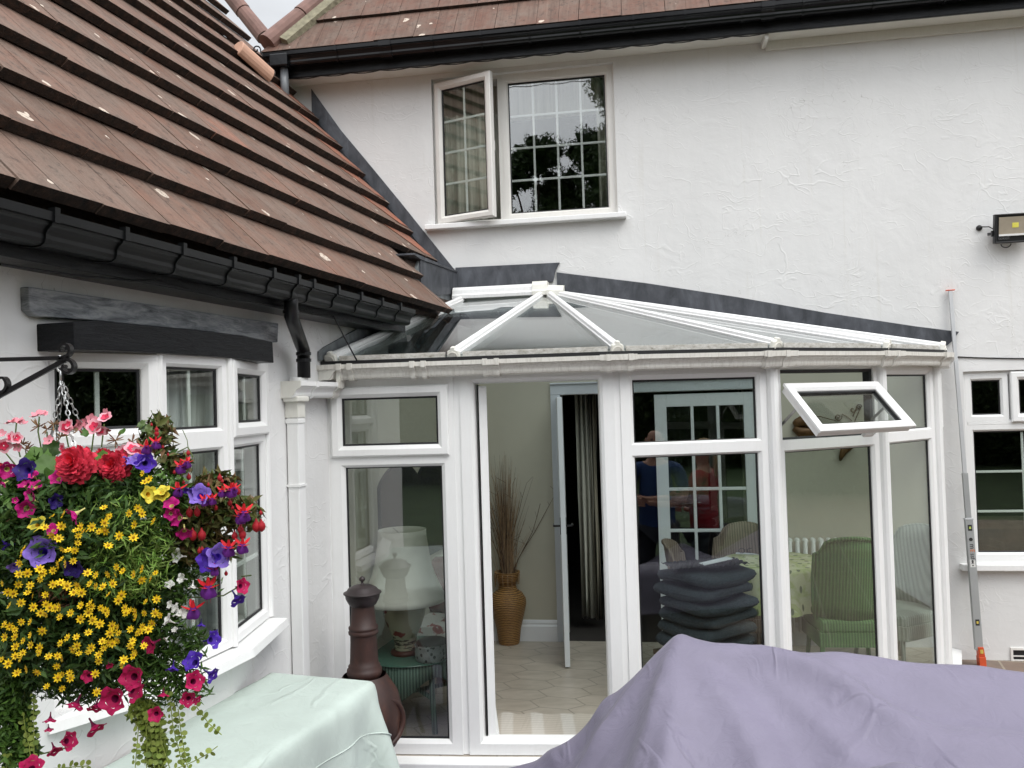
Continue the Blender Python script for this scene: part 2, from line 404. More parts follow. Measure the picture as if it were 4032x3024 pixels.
    def build(s, name, mat, parent=None, smooth=False, bevel=0.0, label=None, recalc=False):
        me = bpy.data.meshes.new(name); base = root_loc(parent)
        me.from_pydata([(x - base.x, y - base.y, z - base.z) for x, y, z in s.v], [], s.f)
        mats = mat if isinstance(mat, (list, tuple)) else [mat]
        for k in mats: me.materials.append(MATS[k] if isinstance(k, str) else k)
        if len(mats) > 1: me.polygons.foreach_set('material_index', s.m)
        if smooth: me.polygons.foreach_set('use_smooth', [True] * len(me.polygons))
        me.update()
        if recalc:
            import bmesh
            bm = bmesh.new(); bm.from_mesh(me); bmesh.ops.remove_doubles(bm, verts=bm.verts, dist=1e-5)
            bmesh.ops.recalc_face_normals(bm, faces=bm.faces); bm.to_mesh(me); bm.free()
        o = bpy.data.objects.new(name, me); C.objects.link(o)
        if parent is not None: o.parent = parent
        if bevel:
            b = o.modifiers.new('bevel', 'BEVEL'); b.width = bevel; b.segments = 2; b.limit_method = 'ANGLE'; b.angle_limit = R(40)
        if label: o['label'] = label
        return o
def tag(o, label, cat, group=None, kind=None):
    if label: o['label'] = label
    if cat: o['category'] = cat
    if group: o['group'] = group
    if kind: o['kind'] = kind
    return o
def thing(name, loc, label, cat, group=None):
    o = bpy.data.objects.new(name, None); C.objects.link(o); o.location = V(loc); o.empty_display_size = .1
    bpy.context.view_layer.update()
    return tag(o, label, cat, group)
def struct(o): o['kind'] = 'structure'; return o
def copy_tree(o, parent=None):
    c = o.copy(); C.objects.link(c); c.parent = parent
    for ch in list(o.children): copy_tree(ch, c)
    return c
# ------------------------------------------------------------------ ground
g = MB(); g.add([(-40, -1.2, 0), (40, -1.2, 0), (40, 6.9, 0), (-40, 6.9, 0)], [(0, 1, 2, 3)])
struct(g.build('patio', 'paving'))
simple('grass', (.035, .06, .018), .9, 0, .4, 3, .5, 40)
g = MB(); g.add([(-300, -300, -.03), (300, -300, -.03), (300, 300, -.03), (-300, 300, -.03)], [(0, 1, 2, 3)])
struct(g.build('lawn', 'grass'))
def make_soil():
    m, n, b, o = newmat('soil'); f = noisef(n, coord(n), 22, 7, .75)
    n.links.new(ramp(n, f, [(.35, (.015, .01, .007)), (.6, (.06, .035, .02)), (.75, (.16, .10, .06))]), b.inputs['Base Color'])
    b.inputs['Roughness'].default_value = .95; bump(n, b, f, .9, .02)
make_soil()

# ------------------------------------------------------------------ the house
HOUSE = thing('house', (0, 7.2, 0), 'white rendered two storey house with brown tiled roofs, black gutters and small paned windows', 'house')
def wall_with_holes(fr, s0, s1, z0, z1, holes, th, name, parent, mat='white_render', out=0.0):
    """rectangular grid wall with openings: holes (s0,s1,z0,z1)"""
    ss = sorted(set([s0, s1] + [h[0] for h in holes] + [h[1] for h in holes])); zs = sorted(set([z0, z1] + [h[2] for h in holes] + [h[3] for h in holes]))
    b = MB()
    def solid(i, j):
        if i < 0 or j < 0 or i >= len(ss) - 1 or j >= len(zs) - 1: return False
        cs, cz = (ss[i] + ss[i + 1]) / 2, (zs[j] + zs[j + 1]) / 2
        return not any(h[0] < cs < h[1] and h[2] < cz < h[3] for h in holes)
    for i in range(len(ss) - 1):
        for j in range(len(zs) - 1):
            if not solid(i, j): continue
            a0, a1, c0, c1 = ss[i], ss[i + 1], zs[j], zs[j + 1]
            b.add([fr.p(a0, out, c0), fr.p(a1, out, c0), fr.p(a1, out, c1), fr.p(a0, out, c1)], [(0, 1, 2, 3)])
            b.add([fr.p(a0, out - th, c0), fr.p(a1, out - th, c0), fr.p(a1, out - th, c1), fr.p(a0, out - th, c1)], [(3, 2, 1, 0)])
            for (di, dj, q) in ((-1, 0, (a0, a0, c0, c1)), (1, 0, (a1, a1, c0, c1)), (0, -1, (a0, a1, c0, c0)), (0, 1, (a0, a1, c1, c1))):
                if not solid(i + di, j + dj):
                    x0, x1, y0, y1 = q
                    if x0 == x1: b.add([fr.p(x0, out, y0), fr.p(x0, out - th, y0), fr.p(x0, out - th, y1), fr.p(x0, out, y1)], [(0, 1, 2, 3) if di < 0 else (3, 2, 1, 0)])
                    else: b.add([fr.p(x0, out, y0), fr.p(x1, out, y0), fr.p(x1, out - th, y0), fr.p(x0, out - th, y0)], [(0, 1, 2, 3) if dj > 0 else (3, 2, 1, 0)])
    return b.build(name, mat, parent, recalc=True)

# openings on the main wall, from the photograph
uL, uT = MAIN.px(1697, 308); uR, _ = MAIN.px(2414, 260); _, uB = MAIN.px(2425, 842)
uT = MAIN.px(2410, 245)[1]
UPW = (uL, uR, uB, uT)
rL = MAIN.px(3791, 1461)[0]; rT = MAIN.px(3830, 1462)[1]; rB = MAIN.px(3830, 2216)[1]; rR = rL + 1.75
RGW = (rL, rR, rB, rT)
# inner double door opening (into the dark room)
dL = MAIN.s_of(at_plane(2217, 1900, MAIN.p(0, -.1, 0), MAIN.n)); dR = MAIN.s_of(at_plane(2985, 1900, MAIN.p(0, -.1, 0), MAIN.n))
dT = 2.10
DOORH = (dL, dR, -.02, dT)
# air brick
vL = MAIN.px(3985, 2580)[0]
EAVE_Z = 4.85
wallobj = wall_with_holes(MAIN, -2.4, 7.2, -.02, 5.15, [UPW, RGW, DOORH], .28, 'main_wall', HOUSE)
# wing wall (bow window hole)
def bow_pt(px, py, y): q = at_y(px, py, y); return q
bz0, bz1 = 1.03, 2.275
B0 = WING.p(-2.08, -.03, 0); B3 = WING.p(-.63, -.0, 0)
B0 = V((-1.645, 2.875, 0)); B1 = V((-1.36, 3.225, 0)); B2 = V((-1.234, 3.65, 0)); B3 = V((-1.225, 4.16, 0))
BOW = [B0, B1, B2, B3]
bs0 = WING.s_of(B0); bs1 = WING.s_of(B3)
BOWH = (bs0, bs1, bz0, bz1)
wall_with_holes(WING, -6.0, 2.33, -.02, 2.62, [BOWH], .28, 'wing_wall', HOUSE)
# curved apron of render under the bow window
a = MB(); a.sweep([V((p.x, p.y, 0)) for p in BOW], [(-.05, 0), (-.012, 0), (-.012, bz0 - .03), (-.05, bz0 - .03)])
a.build('bay_apron', 'white_render', HOUSE, recalc=True)
# dark rooms behind the openings
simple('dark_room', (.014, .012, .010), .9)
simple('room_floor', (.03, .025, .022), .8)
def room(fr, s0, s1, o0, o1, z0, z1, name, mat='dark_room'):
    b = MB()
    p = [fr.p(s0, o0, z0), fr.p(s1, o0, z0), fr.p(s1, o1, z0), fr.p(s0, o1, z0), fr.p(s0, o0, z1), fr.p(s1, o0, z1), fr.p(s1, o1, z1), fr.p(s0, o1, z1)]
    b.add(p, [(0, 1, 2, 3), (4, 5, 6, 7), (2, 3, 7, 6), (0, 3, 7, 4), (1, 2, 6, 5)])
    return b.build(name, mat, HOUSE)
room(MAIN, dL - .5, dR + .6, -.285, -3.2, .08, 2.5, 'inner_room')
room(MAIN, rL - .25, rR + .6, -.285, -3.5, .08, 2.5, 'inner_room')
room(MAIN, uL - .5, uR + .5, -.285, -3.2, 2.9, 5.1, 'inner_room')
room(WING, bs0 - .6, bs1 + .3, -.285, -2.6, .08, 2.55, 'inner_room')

# ---- window parts -------------------------------------------------
PF = [(0, -.07), (0, 0), (.046, 0), (.062, -.014), (.064, -.022)]
GK = [(.062, -.020), (.064, -.0225), (.073, -.024), (.075, -.03)]
def glazed(fr, s0, s1, z0, z1, parent, out=0.0, fw=.062, glass='glass', bars=None, proud=False, mat='upvc', barmat='upvc', kb=1.0, kt=1.0):
    """a frame with glass; bars = (list of s fractions, list of z fractions)"""
    k = fw / .062
    f = MB()
    if proud:
        prof = [(0, out - .03), (0, out + .016), (.008, out + .022), (.040 * k, out + .022), (.060 * k, out + .004), (.062 * k, out - .004)]
        gin, go = .062 * k, out - .004
    else:
        prof = [(i * k, out + o) for i, o in PF]; gin, go = .062 * k, out - .02
    f.frame(fr, s0, s1, z0, z1, prof, kb, kt); o = f.build('frame', mat, parent)
    g = MB(); g.frame(fr, s0, s1, z0, z1, [(gin - .002, go), (gin + .010, go - .003), (gin + .011, go - .012)], kb, kt)
    g.build('gasket', 'gasket', parent)
    gi = gin + .008
    p = MB(); p.box(fr, s0 + gi, s1 - gi, go - .010, go - .006, z0 + gi * kb, z1 - gi * kt); p.build('pane', glass, parent)
    if bars:
        b = MB(); w = .009; a0, a1, c0, c1 = s0 + gi, s1 - gi, z0 + gi, z1 - gi
        for x in bars[0]:
            xx = a0 + (a1 - a0) * x; b.box(fr, xx - w, xx + w, go - .022, go - .013, c0, c1)
        for x in bars[1]:
            xx = c0 + (c1 - c0) * x; b.box(fr, a0, a1, go - .024, go - .0125, xx - w, xx + w)
        b.build('glazing_bars', barmat, parent, bevel=.002)
    return o
def emptypart(name, parent, loc=None):
    o = bpy.data.objects.new(name, None); C.objects.link(o); o.parent = parent; o.empty_display_size = .05
    return o
def transom(fr, s0, s1, z, h, parent, out=0.0):
    b = MB(); h2 = h / 2
    pr = [(z - h2, out - .022), (z - h2 + .013, out - .004), (z - h2 + .015, out), (z + h2 - .015, out), (z + h2 - .013, out - .004), (z + h2, out - .022)]
    vs = [fr.p(s, o, zz) for s in (s0, s1) for zz, o in pr]; m = len(pr)
    b.add(vs, [(j, j + 1, j + 1 + m, j + m) for j in range(m - 1)]); return b

# upper window
UW = MB(); o_ = -.045
uM = MAIN.px(1972, 500, o_)[0]; uM2 = MAIN.px(1988, 500, o_)[0]
upw = MB(); upw.frame(MAIN, uL, uR, uB, uT, [(0, -.12), (0, o_), (.030, o_), (.032, o_ - .05)])
UWO = upw.build('window', 'upvc_old', HOUSE, label='upper floor window with its narrow left casement swung open')
b = MB(); b.box(MAIN, uM - .022, uM + .022, o_ - .05, o_ - .002, uB + .028, uT - .028); b.build('mullion', 'upvc_old', UWO)
glazed(MAIN, uM + .016, uR - .024, uB + .020, uT - .022, UWO, o_ + .002, .05, 'glass_sky', bars=([.25, .5, .75], [.25, .5, .75]), mat='upvc_old')
slL = MAIN.px(1673, 905, .05)[0]; slR = MAIN.px(2466, 850, .05)[0]
b = MB(); b.box(MAIN, slL, slR, -.10, .075, uB - .045, uB - .002); b.build('sill', 'upvc_sill', UWO, bevel=.006)
# open casement hinged on its left side
sw = (uM - uL) - .035
ang = R(19); cs, sn = math.cos(ang), math.sin(ang)
hp = MAIN.p(uL + .026, o_ + .022, 0); du = MAIN.u * cs + MAIN.n * sn
SASH = Fr((hp.x, hp.y), (du.x, du.y))
glazed(SASH, 0, sw, uB + .012, uT - .040, UWO, 0, .062, proud=True, bars=([.5], [.25, .5, .75]), mat='upvc_old')
b = MB(); b.box(SASH, sw - .035, sw - .02, -.075, -.03, (uB + uT) / 2 - .05, (uB + uT) / 2 + .03); b.build('handle', 'upvc_old', UWO)
b = MB(); b.box(MAIN, uM - .026, uM - .0225, o_ - .06, o_ - .01, uB + .03, uT - .03)
b.box(MAIN, uL + .033, uM - .023, o_ - .06, o_ - .012, uB + .0305, uB + .036); b.build('gasket', 'gasket', UWO)
# cream curtains and roller blind
def make_curtain(name, c1, c2):
    m, n, b, o = newmat(name); f = noisef(n, coord(n, (14, 14, .4)), 3, 3, .5)
    n.links.new(ramp(n, f, [(.35, c1), (.65, c2)]), b.inputs['Base Color']); b.inputs['Roughness'].default_value = .9
make_curtain('cream_curtain', (.42, .41, .35), (.60, .58, .50)); make_curtain('voile', (.55, .56, .55), (.70, .71, .70))
make_curtain('pattern_curtain', (.015, .014, .013), (.45, .40, .30))
def curtain(fr, s0, s1, out, z0, z1, name, mat, parent, folds=7, amp=.03):
    b = MB(); n = folds * 8; vs = []; fs = []
    for i in range(n + 1):
        t = i / n; s = s0 + (s1 - s0) * t; o = out + amp * math.sin(t * folds * 2 * math.pi) + .3 * amp * math.sin(t * folds * 5.3)
        for j, z in enumerate((z0, (z0 + z1) / 2, z1)):
            vs.append(fr.p(s + .01 * math.sin(j * 2 + i), o * 1 + (.008 * j), z))
    for i in range(n):
        for j in range(2): fs.append((i * 3 + j, (i + 1) * 3 + j, (i + 1) * 3 + j + 1, i * 3 + j + 1))
    b.add(vs, fs); o = b.build(name, mat, parent, smooth=True)
    sol = o.modifiers.new('thick', 'SOLIDIFY'); sol.thickness = .004
    return o
curtain(MAIN, uL - .05, uM - .02, -.17, uB - .1, uT - .28, 'curtain', 'cream_curtain', HOUSE, 6)
curtain(MAIN, uR - .16, uR + .1, -.19, uB - .1, uT - .05, 'curtain', 'cream_curtain', HOUSE, 3)
b = MB(); b.box(MAIN, uL - .05, uR + .05, -.40, -.32, uT - .28, uT + .02); b.build('pelmet', 'cream_curtain', HOUSE)

# right ground floor window
o_ = -.03
rg = MB(); rg.frame(MAIN, rL, rR, rB, rT, [(0, -.12), (0, o_), (.030, o_), (.032, o_ - .05)])
RGO = rg.build('window', 'upvc', HOUSE, label='ground floor window with white glazing bars right of the conservatory')
rTr = MAIN.px(3880, 1666, o_)[1]; rm1 = MAIN.px(3970, 1560, o_)[0]
glazed(MAIN, rL + .02, rm1 + .0, rTr + .012, rT - .02, RGO, o_ + .002, .050)
glazed(MAIN, rm1 + .012, rm1 + .55, rTr + .004, rT - .012, RGO, o_ + .006, .062, proud=True)
glazed(MAIN, rm1 + .56, rR - .02, rTr + .012, rT - .02, RGO, o_ + .002, .050)
lw0, lw1 = rL + .02, rR - .02
glazed(MAIN, lw0, lw1, rB + .02, rTr - .012, RGO, o_ + .002, .050, bars=([.215, .43, .645, .86], [1 / 3, 2 / 3]))
b = transom(MAIN, rL + .03, rR - .03, rTr, .05, RGO, o_ + .003); b.build('transom', 'upvc', RGO)
b = MB(); q = MAIN.px(3788, 2236, .05)[0]; b.box(MAIN, q, rR + .05, -.1, .07, rB - .05, rB - .003); b.build('sill', 'upvc_sill', RGO, bevel=.005)
# sofa seen through it
simple('olive_sofa', (.085, .075, .045), .9, 0, .2, 12)
t = thing('sofa', MAIN.p(rL + .9, -1.2, .08), 'olive brown sofa seen dimly through the right hand ground floor window', 'sofa')
b = MB(); b.box(MAIN, rL + .1, rL + 1.7, -1.7, -.8, .1, .5); b.build('seat', 'olive_sofa', t, bevel=.06)
b = MB(); b.box(MAIN, rL + .1, rL + .85, -.83, -.6, .11, .98); b.box(MAIN, rL + .87, rL + 1.7, -.83, -.6, .11, .95); b.build('backrest', 'olive_sofa', t, bevel=.09)

# ---- bow window on the wing ---------------------------------------
def facet(a, b): return Fr((a.x, a.y), ((b - a).x, (b - a).y)), (V((b.x, b.y, 0)) - V((a.x, a.y, 0))).length
BW = emptypart('bay_window', HOUSE); BW.name = 'bay_window'
frs = [facet(BOW[i], BOW[i + 1]) for i in range(3)]
ztr = [at_plane(700, 1760, B1, frs[1][0].n).z, at_plane(700, 1723, B1, frs[1][0].n).z]
zt = at_plane(762, 1735, BOW[1], frs[1][0].n).z
for i, (fr, L) in enumerate(frs):
    e = .010
    glazed(fr, e, L - e, bz0, zt - .0, BW, 0, .046, bars=([.5], [.333, .667]))
    if i in (0, 2): glazed(fr, e, L - e, zt - .0, bz1, BW, .0, .062, proud=True, bars=([.5], []))
    else: glazed(fr, e, L - e, zt - .0, bz1, BW, 0, .046, bars=([.5], []))
for p in BOW:
    b = MB(); b.lathe((p.x, p.y, bz0), [(.017, .0), (.017, bz1 - bz0)], 10, caps=True); b.build('mullion', 'upvc', BW)
b = MB(); b.sweep([V((p.x, p.y, bz0)) for p in BOW], [(-.14, -.002), (.085, -.012), (.092, -.045), (.06, -.05), (-.14, -.05)]); b.build('sill', 'upvc_sill', BW, recalc=True)
b = MB(); b.sweep([V((p.x, p.y, bz1)) for p in BOW], [(-.2, .001), (-.01, .001), (-.01, .02), (-.2, .02)]); b.build('head', 'upvc', BW, recalc=True)
for i, (fr, L) in enumerate(frs):
    if i == 0: continue
    curtain(fr, L * (.45 if i == 1 else .05), L * .97, -.16, bz0 + .02, bz1 - .02, 'curtain', 'voile', HOUSE, 5, .015)
# reveal cheeks
# ---- lintel beams ----
def beam(pts, out0, out1, name, mat, label):
    b = MB(); q = [WING.px(x, y, out1) for x, y in pts]; xm = min(p_[0] for p_ in pts)
    q = [((WING.px(x, y, 0)[0] if x < xm + 40 else a_), z_) for (x, y), (a_, z_) in zip(pts, q)]
    poly = [WING.p(s, out0, z) for s, z in q]; b.prism(poly, WING.n * (out1 - out0)); return b.build(name, mat, HOUSE, recalc=True, bevel=.004, label=label)
beam([(79, 1123), (330, 1160), (600, 1199), (860, 1238), (1097, 1273), (1094, 1348), (950, 1322), (780, 1300), (600, 1284), (380, 1262), (160, 1246), (110, 1240), (82, 1215)], -.02, .035, 'lintel', 'weathered_beam', 'weathered grey upper timber lintel')
beam([(144, 1250), (380, 1262), (600, 1284), (780, 1300), (950, 1322), (1074, 1346), (1079, 1429), (917, 1409), (700, 1395), (400, 1378), (147, 1366)], -.02, .15, 'lintel', 'black_beam', 'black painted lower timber lintel')

# ---- eaves of the wing: fascia, soffit, gutter, roof ---------------
E_OUT, E_Z, PIT = .215, 2.70, R(52)
WU, WN = WING.u, WING.n
upw_ = (-WN * math.cos(PIT) + V((0, 0, math.sin(PIT)))); nrm_ = (WN * math.sin(PIT) + V((0, 0, math.cos(PIT))))
sE0, sE1 = -6.2, (at_z(1727, 1208, E_Z)); sE1 = WING.s_of(sE1)
b = MB(); b.box(WING, -6, sE1 - .10, .0, .155, 2.53, 2.72); b.build('fascia', 'black_fascia', HOUSE, bevel=.004)
OG = [(0, -.005), (0, -.076), (.048, -.083), (.068, -.082), (.079, -.076), (.083, -.066), (.083, -.054), (.088, -.043), (.096, -.034), (.103, -.030), (.104, -.024), (.114, -.022), (.115, .002), (.107, .002), (.106, -.018), (.09, -.026), (.078, -.045), (.06, -.072), (.045, -.075), (.006, -.070), (.006, -.005)]
def ogee(path, mat, parent, name='gutter', sc=1.0):
    b = MB(); b.sweep(path, [(o * sc, z * sc) for o, z in OG]); return b.build(name, mat, parent, recalc=True)
def clipring(fr, s, w, out, z, mat, parent, name='gutter_bracket', sc=1.0, grow=.006, lip=.012):
    pr = [(-.0, .0), (-.0, -.082), (.048, -.089), (.071, -.088), (.084, -.081), (.089, -.068), (.090, -.056), (.095, -.047), (.103, -.039), (.110, -.035), (.111, -.029), (.120, -.028), (.121, lip), (.098, lip), (.098, .0)]
    b = MB(); b.sweep([fr.p(s - w / 2, out, z), fr.p(s + w / 2, out, z)], [(o * sc, zz * sc) for o, zz in pr]); return b.build(name, mat, parent, recalc=True)
gz, go = 2.665, .16
GSC = 1.15
sGe = WING.s_of(at_plane(1618, 1230, WING.p(0, .26, 0), WN))
gob = ogee([WING.p(-6, go, gz), WING.p(sGe, go, gz - .01)], 'black_gutter', HOUSE, sc=GSC)
for (x, y) in [(208, 838), (485, 900), (713, 958), (912, 1000), (1070, 1060), (1168, 1090), (1228, 1110), (1325, 1135), (1415, 1160), (1498, 1180), (1570, 1200)]:
    s = WING.s_of(at_plane(x, y, WING.p(0, go + .12, 0), WN)); clipring(WING, s, .02, go, gz - .003, 'black_gutter', gob, sc=GSC)
# black downpipe: outlet, swan neck, lower socket
pA = WING.p(WING.s_of(at_plane(1146, 1170, WING.p(0, .225, 0), WN)), .225, gz - .06); sA = WING.s_of(pA)
q1 = at_plane(1146, 1245, WING.p(0, .2, 0), WN); q2 = at_plane(1195, 1380, WING.p(0, .09, 0), WN); q3 = at_plane(1197, 1488, WING.p(0, .09, 0), WN)
b = MB(); pr = .034
b.tube([pA, V((q1.x, q1.y, q1.z)), V((q1.x, q1.y, q1.z)) + (q2 - q1) * .12, q2 - (q2 - q1) * .1, q2, q3], pr, 16)
DP = b.build('downpipe', 'black_plastic', HOUSE, smooth=True, label='short black cranked downpipe')
for q in (q1 + V((0, 0, .02)), q2 + (q3 - q2) * .12, q2 + (q3 - q2) * .36): b = MB(); b.tube([q + V((0, 0, .008)), q - V((0, 0, .008))], pr + .005, 16); b.build('collar', 'black_plastic', DP)

# ---- tiled roofs --------------------------------------------------
def clip(poly, a, b, c):   # keep a*s+b*v<=c
    out = []
    for i in range(len(poly)):
        p, q = poly[i], poly[(i + 1) % len(poly)]; dp = a * p[0] + b * p[1] - c; dq = a * q[0] + b * q[1] - c
        if dp <= 0: out.append(p)
        if dp * dq < 0:
            t = dp / (dp - dq); out.append((p[0] + (q[0] - p[0]) * t, p[1] + (q[1] - p[1]) * t))
    return out
def tiles(o, u, up, nr, s0, s1, nc, gauge, width, clips, mat, parent, name, seed, lift=.042, th=.024, ovl=.075, newfn=None, split=True):
    rnd = random.Random(seed); b = MB()
    for c in range(nc):
        v0 = c * gauge; v1 = v0 + gauge + ovl; j0 = int((s0) / width) - 2; off = (c % 2) * width / 2 + rnd.uniform(-.01, .01)
        for j in range(j0, int(s1 / width) + 2):
            a = j * width + off; z = a + width - rnd.uniform(.002, .005)
            jv = rnd.uniform(-.004, .004); jl = rnd.uniform(-.003, .004)
            poly = [(a, v0 + jv), (z, v0 + jv + rnd.uniform(-.003, .003)), (z, v1), (a, v1)]
            for cl in clips(c, v0): poly = clip(poly, *cl) if poly else poly
            if len(poly) < 3: continue
            n = len(poly)
            def P(s, v, h):
                k = (v - v0) / (v1 - v0); return o + u * s + up * v + nr * (h + (lift + jl) * (1 - k) - .0)
            lo = [P(s, v, -th) for s, v in poly]; hi = [P(s, v, 0) for s, v in poly]
            k0 = len(b.v); b.v += [tuple(x) for x in lo + hi]
            b.f.append(tuple(k0 + n + i for i in range(n))); b.m.append(0)
            for i in range(n):
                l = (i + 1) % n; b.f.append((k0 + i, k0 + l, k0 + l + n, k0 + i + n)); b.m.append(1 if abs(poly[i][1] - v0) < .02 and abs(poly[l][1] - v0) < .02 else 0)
            if split:
                mid = (a + z) / 2 + rnd.uniform(-.01, .01)
                if all(True for _ in [0]) and n == 4:
                    g0, g1 = P(mid - .0012, v0 + .002, .0009), P(mid + .0012, v0 + .002, .0009); g2, g3 = P(mid + .0012, v0 + gauge, .0009), P(mid - .0012, v0 + gauge, .0009)
                    k0 = len(b.v); b.v += [tuple(x) for x in (g0, g1, g2, g3)]; b.f.append((k0, k0 + 1, k0 + 2, k0 + 3)); b.m.append(1)
    return b.build(name, [mat, 'tile_edge'], parent)
EO = WING.p(0, E_OUT, E_Z)
def onroof(px, py):
    q = at_plane(px, py, EO, nrm_); return ((q - EO).dot(WU), (q - EO).dot(upw_))
# main wall line in wing roof (s,v) coordinates:  a*s + b*v = c
mo = MAIN.p(0, .02, 0); ma = WU.dot(MAIN.n); mb_ = upw_.dot(MAIN.n); mc = (mo - EO).dot(MAIN.n)   # outside main wall: a s+b v >= mc
vg1 = onroof(1728, 1208); vg2 = onroof(1539, 985)
vd = (vg2[0] - vg1[0], vg2[1] - vg1[1]); vcl = (vd[1], -vd[0], vd[1] * vg1[0] - vd[0] * vg1[1])
h1 = onroof(1056, 168); h2 = onroof(912, -10)
hd = (h2[0] - h1[0], h2[1] - h1[1]); hcl = (hd[1], -hd[0], hd[1] * h1[0] - hd[0] * h1[1])
if hcl[0] < 0: hcl = tuple(-x for x in hcl)
def wclips(c, v0):
    r = [hcl]
    if c < 2: r.append(vcl if vcl[0] > 0 else tuple(-x for x in vcl))
    r.append((-ma, -mb_, -mc - .02))
    return r
GA = .325
tiles(EO, WU, upw_, nrm_, -6.4, 3.2, 17, GA, .335, wclips, 'roof_tile', HOUSE, 'wing_roof', 3, lift=.064, th=.046)
ob = MB()
for c in range(2, 8):
    v0 = c * GA; pts = []
    for v, w in ((v0 + .05, .03), (v0 + GA - .004, .03), (v0 + GA - .004, .62 - c * .04), (v0 + .05, .22)):
        k = (v - v0) / (GA + .075); s_ = (mc + .02 - mb_ * v) / ma - w; pts.append(EO + WU * s_ + upw_ * v + nrm_ * (.064 * (1 - k) + .0015))
    ob.prism(pts, nrm_ * .004)
ob.build('orange_cut_tiles', 'new_tile', HOUSE, recalc=True)
b = MB(); q = [(-6.4, .03), (2.3, .03), (1.2, 5.6), (-6.4, 5.6)]
cl = q
for k in wclips(0, 0)[:1] + wclips(3, 0)[1:]: cl = clip(cl, *k)
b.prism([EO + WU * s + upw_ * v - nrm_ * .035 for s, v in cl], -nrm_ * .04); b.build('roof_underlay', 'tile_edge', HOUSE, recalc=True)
# hip of the wing roof
def hipline(o, u, up, nr, p1, p2, ext0, ext1, r, parent, name, mat, lift=.05, pitch=.36):
    a = o + u * p1[0] + up * p1[1] + nr * lift; c = o + u * p2[0] + up * p2[1] + nr * lift
    d = (c - a).normalized(); a = a - d * ext0; c = c + d * ext1; L = (c - a).length; n = max(1, int(L / pitch))
    b = MB()
    for i in range(n):
        q0 = a + d * (i * L / n); q1_ = a + d * ((i + 1) * L / n - .008); b.tube([q0, q1_], [r * 1.04, r * .97], 14)
    return b.build(name, mat, parent, smooth=False)
simple('mortar', (.24, .22, .15), .95, 0, .3, 18, .8, 30, dist=.015)
simple('ridge_clay', (.19, .105, .085), .75, 0, .25, 9, .3, 60)
hipline(EO, WU, upw_, nrm_, (h1[0] - .16, h1[1]), (h2[0] - .16, h2[1]), .05, 3.0, .075, HOUSE, 'hip_tiles', 'ridge_clay', .03)
# lead flashing up the main wall beside the wing roof
fl = MB(); pts = []
for (x, y) in [(1790, 1062), (1692, 940), (1576, 795), (1461, 655), (1340, 510), (1226, 350), (1215, 345)]:
    s, z = MAIN.px(x, y, .012); pts.append((s, z))
vline = []
for s, z in pts:
    # roof surface height at the wall
    q = MAIN.p(s, .02, 0); k = (EO - q).dot(nrm_) / nrm_.z; vline.append((s, k + .01))
poly = [MAIN.p(s, .004, z) for s, z in pts[:-1]] + [MAIN.p(s, .004, z) for s, z in vline[:-1][::-1]]
fl.prism(poly, MAIN.n * .012)
for i in range(len(pts) - 2):
    s, z = vline[i]; s2, z2 = vline[i + 1]
    a0 = MAIN.p(s, .02, z + .03); a1 = MAIN.p(s2, .02, z2 + .03); d = -WU * .032
    fl.add([a0, a1, a1 + d + nrm_ * .012, a0 + d + nrm_ * .012], [(0, 1, 2, 3)])
fl.build('flashing', 'lead', HOUSE, recalc=True)
# lead cladding on the wing above the conservatory
s_a = WING.px(1652, 1020, .03)[0]; s_b = 2.26
zt0 = WING.px(1652, 1026, .03)[1]; zt1 = WING.px(1782, 1070, .03)[1]
b = MB(); b.prism([WING.p(s_a - .55, .004, 2.35), WING.p(s_b, .004, 2.35), WING.p(s_b, .004, zt1), WING.p(s_a, .004, zt0), WING.p(s_a - .2, .004, 2.80), WING.p(s_a - .55, .004, 2.62)], WING.n * .02)
b.build('lead_cladding', 'lead_light', HOUSE, recalc=True)
b = MB(); b.prism([WING.p(s_a + .0, .024, zt0 - .26), WING.p(s_b, .024, zt1 - .17), WING.p(s_b, .024, zt1 + .005), WING.p(s_a, .024, zt0 + .005)], WING.n * .012)
b.prism([WING.p(s_a - .16, -.1, zt0 + .02), WING.p(s_b, -.1, zt1 + .02), WING.p(s_b, .045, zt1 + .006), WING.p(s_a - .0, .045, zt0 + .006), WING.p(s_a - .14, .045, zt0 + .02)], V((0, 0, .012)))
b.build('lead_cladding', 'lead', HOUSE, recalc=True)

# ---- main roof ----------------------------------------------------
MU, MNn = MAIN.u, MAIN.n
FZ = 4.85
b = MB(); b.box(MAIN, -2.35, 7.2, .001, .205, FZ, FZ + .02); b.build('soffit', 'upvc_cream', HOUSE)
sL0 = MAIN.px(1090, 300, .2)[0]
b = MB(); b.box(MAIN, sL0, 7.2, .2055, .232, FZ - .015, FZ + .14); b.build('fascia', 'black_fascia', HOUSE, bevel=.004)
s3 = MAIN.px(3018, 130, .1)[0]
b = MB(); b.box(MAIN, s3, 7.2, .001, .03, FZ - .07, FZ - .001); b.box(MAIN, s3 - .03, s3, .001, .2, FZ - .05, FZ - .001); b.build('soffit_trim', 'upvc_cream', HOUSE)
gz2 = FZ + .155
g2 = ogee([MAIN.p(sL0 - .04, .234, gz2), MAIN.p(7.2, .234, gz2)], 'black_gloss', HOUSE, sc=1.2)
for (x, y) in [(1322, 200), (1700, 150), (1892, 135), (2083, 118), (2283, 100), (2493, 75), (2697, 60), (2923, 40), (3165, 20), (3445, 0), (3730, 0)]:
    s = MAIN.px(x, y, .36)[0]; clipring(MAIN, s, .016, .234, gz2, 'black_gloss', g2, sc=1.2, lip=.004)
